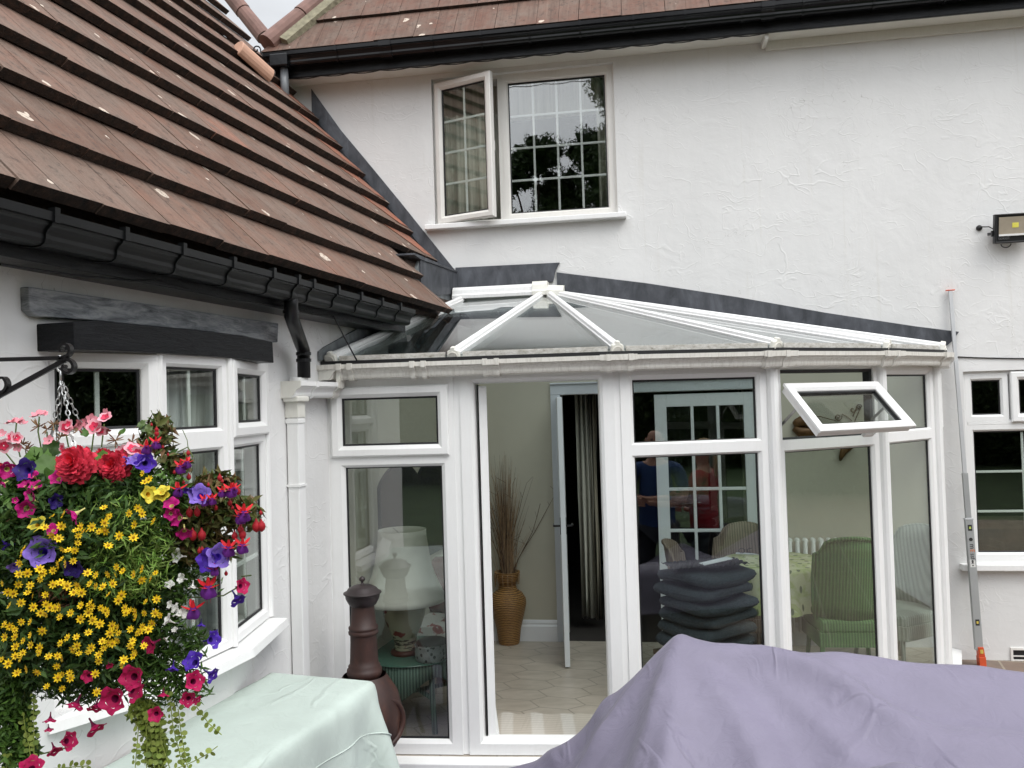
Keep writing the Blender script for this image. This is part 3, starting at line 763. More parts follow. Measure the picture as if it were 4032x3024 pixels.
for (x, y) in [(1515, 190), (3025, 30)]:
    s = MAIN.px(x, y, .36)[0]; clipring(MAIN, s, .10, .234, gz2 - .001, 'black_gloss', g2, name='gutter_union', sc=1.22, lip=.004)
so = MAIN.px(1118, 250, .3)[0]
b = MB(); b.box(MAIN, so - .10, so + .06, .236, .375, gz2 - .115, gz2 - .01); b.build('gutter_outlet', 'black_gloss', g2, bevel=.01)
b = MB(); b.tube([MAIN.p(so, .30, gz2 - .10), MAIN.p(so + .005, .30, gz2 - .42)], .034, 14); b.build('downpipe', 'grey_pipe', HOUSE, smooth=True, label='short grey outlet pipe above the wing roof')
MP = R(55); mup = (-MNn * math.cos(MP) + V((0, 0, math.sin(MP)))); mnr = (MNn * math.sin(MP) + V((0, 0, math.cos(MP))))
MO = MAIN.p(0, .31, gz2 + .015)
def onmain(px, py):
    q = at_plane(px, py, MO, mnr); return ((q - MO).dot(MU), (q - MO).dot(mup))
k1 = onmain(1075, 178); k2 = onmain(1290, 0)
kd = (k2[0] - k1[0], k2[1] - k1[1]); kcl = (kd[1], -kd[0], kd[1] * k1[0] - kd[0] * k1[1])
if kcl[0] > 0: kcl = tuple(-x for x in kcl)
tiles(MO, MU, mup, mnr, -2.6, 7.2, 8, .40, .335, lambda c, v: [kcl], 'roof_tile_main', HOUSE, 'main_roof', 11, lift=.03)
b = MB(); q = clip([(-2.7, .03), (7.2, .03), (7.2, 3.2), (-2.7, 3.2)], *kcl); b.prism([MO + MU * s + mup * v - mnr * .03 for s, v in q], -mnr * .04); b.build('roof_underlay', 'tile_edge', HOUSE, recalc=True)
hipline(MO, MU, mup, mnr, (k1[0] - .0, k1[1] + .02), (k2[0] - .0, k2[1] + .02), .06, 3.2, .085, HOUSE, 'hip_tiles', 'ridge_clay', .03, .42)
a0 = MO + MU * k1[0] + mup * k1[1]; a1 = MO + MU * k2[0] + mup * k2[1]; dd = (a1 - a0).normalized(); a0 = a0 + MU * .13; a1 = a1 + MU * .13
b = MB(); b.bar(a0 - dd * .03, a1 + dd * 3, [(-.035, .0), (.055, .0), (.045, .06), (-.03, .075)], mnr); b.build('hip_mortar', 'mortar', HOUSE, recalc=True)
# air brick
b = MB(); sv = MAIN.px(3978, 2570)[0]; zv = MAIN.px(3978, 2568)[1]
b.frame(MAIN, sv, sv + .26, zv - .07, zv + .035, [(0, .0), (0, .012), (.016, .012), (.018, .002)]); b.box(MAIN, sv + .018, sv + .24, .001, .010, zv - .03, zv - .022)
b.build('air_vent', 'upvc_old', HOUSE)
b = MB(); b.box(MAIN, sv + .015, sv + .245, .0005, .0035, zv - .055, zv + .02); b.build('air_vent_grille', 'gasket', HOUSE)
# ------------------------------------------------------------------ the conservatory
FB = .10                                      # floor / frame bottom height
CT = 2.245                                    # top of the frames
def plan(px, py, y): q = at_y(px, py, y); return V((q.x, q.y, 0))
P0 = plan(1283, 1560, 4.775); P1 = plan(1795, 1480, 4.70); P2 = plan(2427, 1470, 4.625); P3 = plan(3038, 1455, 4.735)
P4 = plan(3466, 1449, 5.13); P5 = plan(3680, 1450, 5.56); P6 = at_plane(3740, 2551, MAIN.p(0, 0, 0), MAIN.n); P6.z = 0
CP = [P0, P1, P2, P3, P4, P5, P6]
CON = thing('conservatory', (P1.x, P1.y, 0), 'white framed glass roofed conservatory with an open doorway, in the corner of the house', 'conservatory')
cf = []
for i in range(6):
    a, b_ = CP[i], CP[i + 1]; cf.append((Fr((a.x, a.y), ((b_ - a).x, (b_ - a).y)), (b_ - a).length))
def zat(i, px, py): return at_plane(px, py, CP[i], cf[i][0].n).z
zA = [zat(0, 1540, 1788), zat(0, 1540, 1812)]
TR1 = sum(zA) / 2
TR2 = sum([zat(2, 2700, 1755), zat(2, 2700, 1775)]) / 2
e = .018
# panel 1: opening light above fixed glass
wp = emptypart('window_panel', CON)
glazed(cf[0][0], .02, cf[0][1] - e, FB, TR1, wp, 0, .078, glass='door_glass', kt=.7); glazed(cf[0][0], .03, cf[0][1] - e - .03, TR1 + .006, CT - .085, wp, 0, .062, glass='door_glass', proud=True)
b = MB(); f0, L0 = cf[0]; b.frame(f0, .02, L0 - e, TR1, CT, [(0, -.06), (0, 0), (.03, 0), (.032, -.02)]); b.box(f0, .03, L0 - e - .002, -.05, -.001, CT - .09, CT - .01); b.build('outer_frame', 'upvc', wp)
# panel 2: doorway, frame only, door folded away inside
dr = emptypart('doorway', CON); f1, L1 = cf[1]
b = MB(); b.frame(f1, e, L1 - e, FB, CT, [(0, -.075), (0, 0), (.060, 0), (.076, -.012), (.080, -.02), (.086, -.07), (.04, -.075)]); b.build('frame', 'upvc', dr)
hp_ = f1.p(.118, -.05, 0); dv_ = V((hp_.x, hp_.y, 0)).normalized(); dv_ = Matrix.Rotation(R(1.5), 3, 'Z') @ dv_; LFr = Fr((hp_.x, hp_.y), (dv_.x, dv_.y))
b = MB(); b.box(LFr, 0, .70, 0, .046, FB + .06, CT - .10); DL = b.build('door_leaf', 'upvc', dr, bevel=.004)
b = MB(); b.box(LFr, .003, .68, .0465, .062, FB + .075, FB + .10); b.box(LFr, .01, .03, .012, .030, 1.05, 1.25); b.build('door_handle', 'upvc', dr)
b = MB(); b.box(f1, .108, .114, -.10, -.05, FB + .05, CT - .09); b.build('gasket', 'gasket', dr)
b = MB(); b.box(f1, .09, L1 - .09, -.07, -.012, FB + .012, FB + .045); b.build('threshold', 'upvc', dr, bevel=.004)
# panel 3
def twolight(i, tz, open_=False, fw=.073):
    wp = emptypart('window_panel', CON); fr, L = cf[i]
    glazed(fr, e, L - e, FB, tz + .0, wp, 0, fw, glass='glass', kt=.56)
    if not open_: glazed(fr, e, L - e, tz - .0, CT, wp, 0, fw, kb=.52, kt=1.25)
    else:
        b = MB(); b.frame(fr, e, L - e, tz, CT, [(0, -.07), (0, 0), (fw * .62, 0), (fw * .66, -.05)], .62, 1.2); b.build('frame', 'upvc', wp)
        b = MB(); b.frame(fr, e, L - e, tz, CT, [(fw * .66, -.012), (fw * .66 + .014, -.02), (fw * .66 + .016, -.065)], .62, 1.2); b.build('gasket', 'gasket', wp)
    return wp
wp3 = twolight(2, TR2)
wp4 = twolight(3, TR2 - .005, True)
wp5 = twolight(4, TR2 - .0)
# last return panel against the house with a slim closed light
wp6 = emptypart('window_panel', CON); f6, L6 = cf[5]
glazed(f6, e, L6 - e, FB, TR2 - .02, wp6, 0, .066); glazed(f6, e + .02, L6 - e - .03, TR2, CT - .07, wp6, 0, .062, proud=True)
b = MB(); b.frame(f6, e, L6 - e, TR2 - .01, CT, [(0, -.06), (0, 0), (.03, 0), (.032, -.02)]); b.build('outer_frame', 'upvc', wp6)
# open top-hung light of panel 4
fr, L = cf[3]
qa = at_plane(3092, 1517, CP[3] + fr.n * .02, fr.n); zh = CT - .050
sA = (qa - fr.o).dot(fr.u); sB = L - .075 + .01
sA = .062
zh -= .092; A0 = fr.p(sA, .02, zh); A1 = fr.p(L - .062, .02, zh)
ang = R(44); hgt = (zh + .092 - TR2) * .86
dn = fr.n * math.sin(ang) - V((0, 0, math.cos(ang))); on = fr.n * math.cos(ang) + V((0, 0, math.sin(ang)))
class Tilt:
    def __init__(s, o, u, d, n): s.o, s.u, s.d, s.n = o, u, d, n
    def p(s, a, o, z): return s.o + s.u * a + s.n * o - s.d * z
TL = Tilt(A0, fr.u, dn, on); LW = (A1 - A0).length
sash = emptypart('opening_light', CON)
f = MB(); f.frame(TL, 0, LW, -hgt, 0, [(.012, -.045), (.012, -.005), (0, -.005), (0, .010), (.008, .016), (.040, .016), (.056, .002), (.058, -.005), (.058, -.045), (.012, -.045)]); f.build('frame', 'upvc', sash)
f = MB(); f.frame(TL, 0, LW, -hgt, 0, [(.0565, -.003), (.066, -.006), (.068, -.03)]); f.build('gasket', 'gasket', sash)
f = MB(); f.box(TL, .064, LW - .064, -.022, -.016, -hgt + .064, -.064); f.build('pane', 'glass', sash)
simple('steel', (.35, .34, .33), .35, .9, .2, 20)
for ss_ in (.016, LW - .016):
    f = MB(); a = TL.p(ss_, -.03, -hgt * .42); f.bar(a, fr.p(sA + ss_, -.02, zh - hgt * .62), [(-.008, -.002), (.008, -.002), (.008, .002), (-.008, .002)], fr.u); f.build('stay', 'steel', sash, recalc=True)
f = MB(); f.box(TL, LW * .52, LW * .62, -.075, -.045, -hgt + .008, -hgt + .03); f.build('handle', 'upvc', sash, bevel=.004)
# mullion posts at the corners
for i, p in enumerate(CP[:6]):
    b = MB()
    if i == 0: b.box(f0, -.03, .022, -.06, -.004, FB, CT)
    elif i == 1 or i == 2:
        fr_ = cf[i][0]; b.box(fr_, -.018, .018, -.06, -.008, FB, CT)
    else: b.lathe((p.x - fr_.n.x * .0, p.y, FB), [(.034, 0), (.034, CT - FB)], 12, caps=True)
    b.build('corner_post', 'upvc', CON)
b = MB(); b.sweep(CP[:6] + [P6 + (P5 - P6).normalized() * .01], [(-.06, FB - .002), (.075, FB - .018), (.080, FB - .022), (.080, FB - .055), (-.06, FB - .055)])
b.build('sill', 'upvc_sill', CON, recalc=True)
b = MB(); b.sweep(CP, [(-.07, -.02), (.02, -.02), (.02, FB - .054), (-.07, FB - .054)]); b.build('base', 'soil', CON, recalc=True)
# eaves beam
b = MB(); b.sweep(CP, [(-.08, CT - .002), (.012, CT - .002), (.020, CT + .03), (.03, CT + .05), (-.08, CT + .06)]); b.build('eaves_beam', 'upvc_old', CON, recalc=True)
b = MB(); b.sweep(CP, [(.0, CT + .042), (.075, CT + .042), (.075, CT + .064), (.0, CT + .064)]); b.build('shadow_gap', 'gasket', CON, recalc=True)  # shade of the gap between glass trim and gutter, drawn as a black strip
# gutter with unions and clips
path = [P0 + (P0 - P1).normalized() * .10] + CP[1:6] + [P6 + (P5 - P6).normalized() * .12]
GZ = 2.285
gpath = [V((p.x, p.y, GZ)) for p in path]
gut = ogee([gpath[0] + (gpath[0] - gpath[1]) * 0] + gpath[1:], 'upvc_gutter', CON, sc=1.0)
gut.location = (0, 0, 0)
def gclip(i, px, w, name='gutter_bracket', sc=1.0, lip=.006):
    fr = cf[i][0]; s = (at_plane(px, 1440, CP[i] + fr.n * .11, fr.n) - fr.o).dot(fr.u)
    clipring(fr, s, w, 0, GZ, 'upvc_gutter', gut, name=name, sc=sc, lip=lip)
for i, px in ((0, 1333), (0, 1376), (0, 1622), (0, 1667), (1, 1909), (1, 1955), (1, 2398), (2, 2484), (2, 3030), (3, 3100), (3, 3495), (4, 3535), (4, 3725)):
    gclip(i, px, .026, sc=1.04)
gclip(1, 1932, .062, 'gutter_union', 1.0, .002)
for i, a, c in ((0, P0, P1), (1, P1, P2), (2, P2, P3), (3, P3, P4), (4, P4, P5)):
    pass
for k in (2, 3, 4, 5):
    p = CP[k]; u0, u1 = (CP[k - 1] - p).normalized(), (CP[k + 1] - p).normalized()
    b = MB(); b.sweep([p + u0 * .09 + V((0, 0, GZ)), p + V((0, 0, GZ)), p + u1 * .09 + V((0, 0, GZ))], [(0, .0), (0, -.081), (.048, -.087), (.070, -.086), (.082, -.080), (.087, -.067), (.088, -.055), (.093, -.045), (.101, -.037), (.108, -.033), (.109, -.027), (.1185, -.026), (.1195, .005), (0, .005)]); b.build('gutter_union', 'upvc_gutter', gut, recalc=True)
# roof: ridge hub, glazing bars, caps, glass
HUB = MAIN.p(0, 0, 0)
hq = at_plane(2150, 1160, MAIN.p(0, .16, 0), MAIN.n); HUB = hq
RZ = HUB.z; RL = at_plane(1800, 1178, MAIN.p(0, .16, 0), MAIN.n); RL = V((RL.x, RL.y, RZ))
EZ = CT + .085
ep = [V((p.x, p.y, EZ)) for p in CP]
def outw(i):
    if i == 0: return cf[0][0].n
    if i == 6: return MAIN.n * 0
    return (cf[i - 1][0].n + cf[i][0].n).normalized()
starts = [RL + WING.n * .06, HUB, HUB, HUB, HUB, HUB]
barp = [(-.028, -.012), (.028, -.012), (.028, .002), (.022, .006), (.019, .022), (.008, .030), (-.008, .030), (-.019, .022), (-.022, .006), (-.028, .002)]
barp2 = [(-.028, -.07), (.028, -.07), (.028, -.013), (-.028, -.013)]
ends = [at_plane(1287, 1395, WING.p(0, .06, 0), WING.n)]
E0 = V((P0.x, P0.y, EZ)) + WING.n * .05 + cf[0][0].n * .03
ends = [E0] + [ep[i] + outw(i) * .045 for i in (1, 2, 3, 4)] + [V((P6.x, P6.y, EZ)) + MAIN.n * .16 + cf[5][0].n * .03]
hubo = [RL + WING.n * .06, HUB + V((-.035, -.03, 0)), HUB + V((.02, -.04, 0)), HUB + V((.06, -.035, 0)), HUB + V((.09, -.025, 0)), HUB + V((.10, -.0, 0))]
# 5th bar runs to panel corner 5, last along the wall
ends = ends[:5] + [ep[5] + outw(5) * .045, V((P6.x, P6.y, EZ)) + MAIN.n * .05 + cf[5][0].n * .02]
hubo.append(HUB + V((.12, .09, 0)))
for k, (a, c) in enumerate(zip(hubo, ends)):
    up = V((0, 0, 1)); b = MB(); b.bar(a, c, barp, up); rf = b.build('glazing_bar', 'upvc_roof', CON, recalc=True)
    b = MB(); b.bar(a, c - V((0, 0, 0)), barp2, up); b.build('rafter', 'upvc_old', CON, recalc=True)
    d = (c - a).normalized(); side = d.cross(up).normalized(); u2 = side.cross(d)
    b = MB(); o1 = c + d * .001
    b.bar(o1 - d * .01, o1 + d * .022, [(-.034, -.062), (.034, -.062), (.038, -.02), (.032, .018), (.014, .026), (.011, .040), (-.011, .040), (-.014, .026), (-.032, .018), (-.038, -.02)], up)
    cap = b.build('end_cap', 'upvc_cream', CON, bevel=.005, recalc=True)
    b = MB(); rot = d.to_track_quat('Z', 'Y').to_matrix(); b.lathe(o1 + d * .022 - u2 * .015, [(.029, 0), (.029, .005), (.025, .006), (.024, .002), (.004, .002), (.001, .002)], 20, rot); b.build('cap_disc', 'upvc_gutter', cap, recalc=True)
# glass planes and the front trims
def tri(pts, name, mat, th=.01):
    n = (pts[1] - pts[0]).cross(pts[2] - pts[0]).normalized()
    if n.z < 0: n = -n
    b = MB(); b.prism([p - n * .004 for p in pts], -n * th); return b.build(name, mat, CON, recalc=True)
tri([hubo[0], hubo[1], ends[1], ends[0]], 'roof_pane', 'roof_glass')
for k in range(1, 6): tri([hubo[k], ends[k], ends[k + 1]], 'roof_pane', 'roof_glass')
for k in range(0, 5):
    a, c = ends[k], ends[k + 1]; d = (c - a).normalized(); b = MB()
    b.bar(a + d * .05, c - d * (.05 if k < 3 else .06), [(-.012, -.020), (.012, -.020), (.012, .008), (-.012, .010)], V((0, 0, 1)))
    b.build('glass_trim', 'dirty_trim', CON, recalc=True)
# ridge beam with moulded cap
b = MB(); rp = [(.10, -.03), (.10, -.005), (.085, .01), (.08, .04), (.06, .065), (.0, .07), (-.06, .07), (-.06, -.03)]
ra, rb = RL + MAIN.n * 0 - MAIN.u * .02, HUB - MAIN.u * .10
b.sweep([V((ra.x, ra.y, RZ + .02)), V((rb.x, rb.y, RZ + .02))], rp); b.build('ridge', 'upvc_roof', CON, recalc=True)
b = MB(); rc = HUB + MAIN.u * .15; rp2 = [(.115, -.035), (.115, -.005), (.10, .012), (.09, .05), (.065, .08), (-.05, .08), (-.05, -.035)]
b.sweep([V((rb.x, rb.y, RZ + .022)) , V((HUB.x, HUB.y, RZ + .022)) + MAIN.u * .02], rp2)
b.sweep([V((HUB.x, HUB.y, RZ + .02)) + MAIN.u * .02, V((rc.x, rc.y, RZ + .01)) ], [(.12, -.035), (.12, .0), (.05, .05), (-.02, .06), (-.02, -.035)])
b.build('ridge_cap', 'upvc_cream', CON, recalc=True)
# tie rod
b = MB(); ta = at_plane(1700, 1228, (hubo[0] + ends[0]) / 2, WING.n); q = at_y(1690, 1230, 6.0); q2 = at_y(2370, 1207, 6.0)
b.tube([hubo[0] + (ends[0] - hubo[0]) * .30 - V((0, 0, .012)), hubo[4] + (ends[4] - hubo[4]) * .20 - V((0, 0, .012))], .007, 8); b.build('tie_rod', 'upvc', CON)
# lead flashings on the main wall above the conservatory
def wallpoly(pts, th, name, mat, parent=HOUSE, out=.004):
    b = MB(); b.prism([MAIN.p(*(MAIN.px(x, y, out)[0], out, MAIN.px(x, y, out)[1])) for x, y in pts], MAIN.n * th); return b.build(name, mat, parent, recalc=True)
wallpoly([(1795, 1055), (2204, 1035), (2190, 1062), (2178, 1110), (1795, 1140)], .016, 'flashing', 'lead')
wallpoly([(2192, 1073), (2540, 1115), (2900, 1170), (3250, 1232), (3600, 1285), (3774, 1307), (3745, 1345), (3715, 1372), (3400, 1330), (2900, 1255), (2400, 1180), (2195, 1150)], .012, 'flashing', 'lead')
b = MB(); q0 = hubo[6] + MAIN.n * -.01; b.prism([q0 + V((0, 0, .035)), ends[6] + V((0, 0, .035)), MAIN.p(MAIN.s_of(ends[6]), .0, EZ + .04), MAIN.p(MAIN.s_of(q0), .0, RZ + .04)], (0, 0, .01)); b.build('flashing', 'lead', HOUSE, recalc=True)
# sloping flashing on the wing wall behind the first bar
b = MB(); qs = [WING.px(1256, 1385, .012), WING.px(1275, 1368, .012), WING.px(1415, 1290, .012), WING.px(1560, 1225, .012)]
b.prism([WING.p(s, .003, z) for s, z in qs] + [WING.p(1.9, .003, 2.8), WING.p(1.9, .003, 2.6), WING.p(qs[0][0], .003, qs[0][1] - .05)], WING.n * .012); b.build('flashing', 'lead_light', HOUSE, recalc=True)

# short lower gutter with a square white downpipe on the wing wall
hb = emptypart('rainwater_pipe', CON)
OGE = [(-.0, .004), (.113, .004), (.113, -.028), (.09, -.042), (.062, -.080), (-.0, -.085)]
def stopend(s, zz, par, mat='upvc_cream'):
    b = MB(); k = len(OGE); b.add([WING.p(s - .004, o, z + zz) for o, z in OGE] + [WING.p(s + .004, o, z + zz) for o, z in OGE], [tuple(range(k))[::-1], tuple(range(k, 2 * k))] + [(i, (i + 1) % k, (i + 1) % k + k, i + k) for i in range(k)]); b.build('stop_end', mat, par, recalc=True)
sw0 = WING.px(1106, 1515, .0)[0]; zw = WING.px(1200, 1502, .112)[1]; sw1 = WING.px(1350, 1500, .112)[0]
ogee([WING.p(sw0, .002, zw), WING.p(sw1, .002, zw)], 'upvc', hb); stopend(sw0, zw, hb)
clipring(WING, WING.px(1246, 1510, .112)[0], .022, .002, zw, 'upvc', hb, lip=.004); clipring(WING, sw1 - .035, .065, .002, zw, 'upvc_gutter', hb, lip=.003)
b = MB(); b.box(WING, sw0 + .004, sw0 + .12, .004, .094, zw - .103, zw - .076); b.build('outlet', 'upvc_cream', hb, bevel=.006)
pp0 = sw0 + .035
b = MB(); b.box(WING, pp0, pp0 + .066, .006, .072, .0, zw - .10); b.build('pipe', 'upvc', hb, bevel=.005)
b = MB(); b.box(WING, pp0 - .005, pp0 + .071, .001, .077, zw - .185, zw - .102); b.build('pipe_socket', 'upvc_cream', hb, bevel=.003)
b = MB(); b.box(WING, pp0 - .0045, pp0 + .0705, .0015, .0765, zw - .215, zw - .192); b.build('pipe_socket', 'upvc', hb, bevel=.003)
zc = WING.px(1180, 1912, .07)[1]; b = MB(); b.box(WING, pp0 - .006, pp0 + .072, .001, .078, zc - .006, zc + .006); b.build('pipe_clip', 'upvc', hb)
b = MB(); q = WING.p(WING.s_of(q3), .06, zw); b.tube([q + V((0, 0, -.005)), q + V((0, 0, .022))], .048, 20); b.build('pipe_inlet', 'upvc', hb)
# return stub and stop end of the main gutter
ogee([WING.p(-.085, .004, GZ), WING.p(.0, .004, GZ)], 'upvc_gutter', gut, name='gutter_return'); stopend(-.086, GZ, gut)
b = MB(); b.box(WING, -.078, -.03, .100, .122, GZ - .13, GZ - .02); b.build('outlet', 'upvc_cream', gut, bevel=.003)

# ------------------------------------------------------------------ conservatory interior
def make_floor():
    m, n, b, o = newmat('floor_tiles')
    v = coord(n, rot=(0, 0, .3))
    # elongated hexagon tiles from a stretched hexagonal distance field
    sp = N(n, 'ShaderNodeSeparateXYZ'); n.links.new(v, sp.inputs[0])
    S = 5.0; 
    x = mathn(n, 'MULTIPLY', sp.outputs[0], S * .62); y = mathn(n, 'MULTIPLY', sp.outputs[1], S)
    def hexd(ox, oy):
        fx = mathn(n, 'SUBTRACT', mathn(n, 'MODULO', mathn(n, 'ADD', mathn(n, 'ADD', x, ox), 100 * 1.7320508), 1.7320508), .8660254)
        fy = mathn(n, 'SUBTRACT', mathn(n, 'MODULO', mathn(n, 'ADD', mathn(n, 'ADD', y, oy), 100.0), 1.0), .5)
        ax, ay = mathn(n, 'ABSOLUTE', fx), mathn(n, 'ABSOLUTE', fy)
        return mathn(n, 'MAXIMUM', ay, mathn(n, 'ADD', mathn(n, 'MULTIPLY', ax, .8660254), mathn(n, 'MULTIPLY', ay, .5)))
    d = mathn(n, 'MINIMUM', hexd(0, 0), hexd(.8660254, .5))
    g = mathn(n, 'GREATER_THAN', d, .481)
    f = noisef(n, coord(n, (1, 2.5, 1)), 4.5, 5, .6)
    c = ramp(n, f, [(.3, (.40, .345, .28)), (.7, (.54, .475, .40))])
    n.links.new(mixc(n, g, c, (.32, .28, .225)), b.inputs['Base Color']); b.inputs['Roughness'].default_value = .32
    h = mathn(n, 'MULTIPLY', g, -1.0); bump(n, b, h, .3, .004)
make_floor()
simple('cream_wall', (.52, .495, .40), .8, 0, .03, 3); simple('skirting', (.80, .81, .82), .4, 0, .02)
b = MB(); ip = [p - (cf[min(i, 5)][0].n * .0) for i, p in enumerate(CP)]
wl = [MAIN.p(MAIN.s_of(P6), .001, 0), MAIN.p(dL - .02, .001, 0)]
corner = MAIN.p(MAIN.s_of(WING.p(2.33, 0, 0)), 0, 0)
fp = [V((p.x, p.y, FB - .004)) for p in CP] + [V((corner.x, corner.y, FB - .004))]
b.prism(fp, (0, 0, -.02)); struct(b.build('conservatory_floor', 'floor_tiles', None))
bpy.data.objects['conservatory_floor'].name = 'floor'
FL = FB - .004
def slab(fr, s0, s1, o0, o1, z0, z1, name, mat, parent=CON, bevel=0):
    b = MB(); b.box(fr, s0, s1, o0, o1, z0, z1); return b.build(name, mat, parent, bevel=bevel)
sC = MAIN.s_of(corner); sP6 = MAIN.s_of(P6)
ZC = 2.36
def iwall(s0, s1, z0, z1): return slab(MAIN, s0, s1, .0025, .012, z0, z1, 'inner_wall', 'cream_wall')
iwall(sC + .01, dL - .0, FL, ZC); iwall(dR, sP6 - .03, FL, ZC); iwall(dL, dR, dT, ZC)
slab(WING, .03, 2.30, .0025, .012, FL, ZC, 'inner_wall', 'cream_wall')
def skirt(fr, s0, s1):
    b = MB(); b.sweep([fr.p(s0, .012, FL), fr.p(s1, .012, FL)], [(0, 0), (.018, 0), (.018, .12), (.010, .135), (.012, .15), (.004, .17), (0, .172)]); b.build('skirting', 'skirting', CON, recalc=True)
skirt(MAIN, sC + .01, dL - .07); skirt(MAIN, dR + .07, sP6 - .03); skirt(WING, .03, 2.30)
# inner doorway casing
simple('pale_blue_gloss', (.62, .65, .68), .3, 0, .02)
b = MB(); b.box(MAIN, dL - .07, dL + .012, .012, .035, FL, dT + .0); b.build('door_casing', 'pale_blue_gloss', CON, bevel=.005)
b = MB(); b.box(MAIN, dR - .012, dR + .07, .012, .035, FL, dT + .0); b.build('door_casing', 'pale_blue_gloss', CON, bevel=.005)
b = MB(); b.box(MAIN, dL - .07, dR + .07, .012, .036, dT + .001, dT + .085); b.box(MAIN, dL - .07, dR + .07, .012, .05, dT + .085, dT + .10); b.build('door_casing', 'pale_blue_gloss', CON, bevel=.005)
# glazed door leaves: one swung towards us, one closed
simple('door_white', (.78, .80, .82), .35, 0, .02)
def leaf(fr, w, h, name, label):
    t = emptypart(name, CON); t['label'] = label
    z0 = FL + .012
    b = MB(); sw_, tr, br = .095, .10, .22
    b.box(fr, 0, sw_, 0, .038, z0, z0 + h); b.box(fr, w - sw_, w, 0, .038, z0, z0 + h)
    b.box(fr, sw_, w - sw_, 0, .038, z0 + h - tr, z0 + h); b.box(fr, sw_, w - sw_, 0, .038, z0, z0 + br); b.build('stiles_and_rails', 'door_white', t, bevel=.003)
    b = MB(); gw = (w - 2 * sw_); gh = h - tr - br
    for k in (1, 2): b.box(fr, sw_ + gw * k / 3 - .012, sw_ + gw * k / 3 + .012, .003, .036, z0 + br, z0 + h - tr)
    for k in range(1, 5): b.box(fr, sw_, w - sw_, .004, .035, z0 + br + gh * k / 5 - .012, z0 + br + gh * k / 5 + .012)
    b.build('glazing_bars', 'door_white', t, bevel=.003)
    b = MB(); b.box(fr, sw_, w - sw_, .017, .021, z0 + br, z0 + h - tr); b.build('pane', 'door_glass', t)
    return t
la = MAIN.p(dL + .014, .02, 0); lf = at_z(2243, 2590, FL + .02)
LF = Fr((la.x, la.y), ((lf - la).x, (lf - la).y))
LLEN = .70
t = leaf(LF, LLEN, 1.97, 'door_leaf', 'white small paned door leaf swung open edge on')
hz = at_plane(2250, 2060, LF.p(0, 0, 0), V((0, 1, 0))).z
b = MB(); hzz = 2.04 - (2060 - 1583) / 3300 * 6.3
b.tube([LF.p(LLEN - .05, -.05, hzz), LF.p(LLEN - .05, .09, hzz)], .008, 8); b.tube([LF.p(LLEN - .05, .088, hzz), LF.p(LLEN - .14, .09, hzz)], .007, 8); b.tube([LF.p(LLEN - .05, -.048, hzz), LF.p(LLEN - .14, -.05, hzz)], .007, 8)
b.box(LF, LLEN - .075, LLEN - .025, -.004, .042, hzz - .06, hzz + .06); b.build('handle', 'black_iron', t)
rl = MAIN.p(dR - .80, -.02, 0); RF = Fr((rl.x, rl.y), (MAIN.u.x, MAIN.u.y))
leaf(RF, .79, 1.97, 'door_leaf', 'white small paned door leaf standing closed')
# floor threshold and curtains in the dark room
c1 = MAIN.p(dL + .15, -.34, 0)
curtain(MAIN, dL + .10, dL + .22, -.36, FL + .10, 2.3, 'curtain', 'cream_curtain', HOUSE, 3, .035)
curtain(MAIN, dL + .215, dL + .27, -.38, FL + .08, 2.3, 'curtain', 'pattern_curtain', HOUSE, 2, .03)
curtain(MAIN, dR - .1, dR + .2, -.36, FL + .08, 2.3, 'curtain', 'pattern_curtain', HOUSE, 3, .035)
b = MB(); b.box(MAIN, dL - .5, dR + .6, -3.2, -.0, FL - .03, FL + .001); struct(b.build('inner_floor', 'room_floor', None)); bpy.data.objects['inner_floor'].name = 'floor'
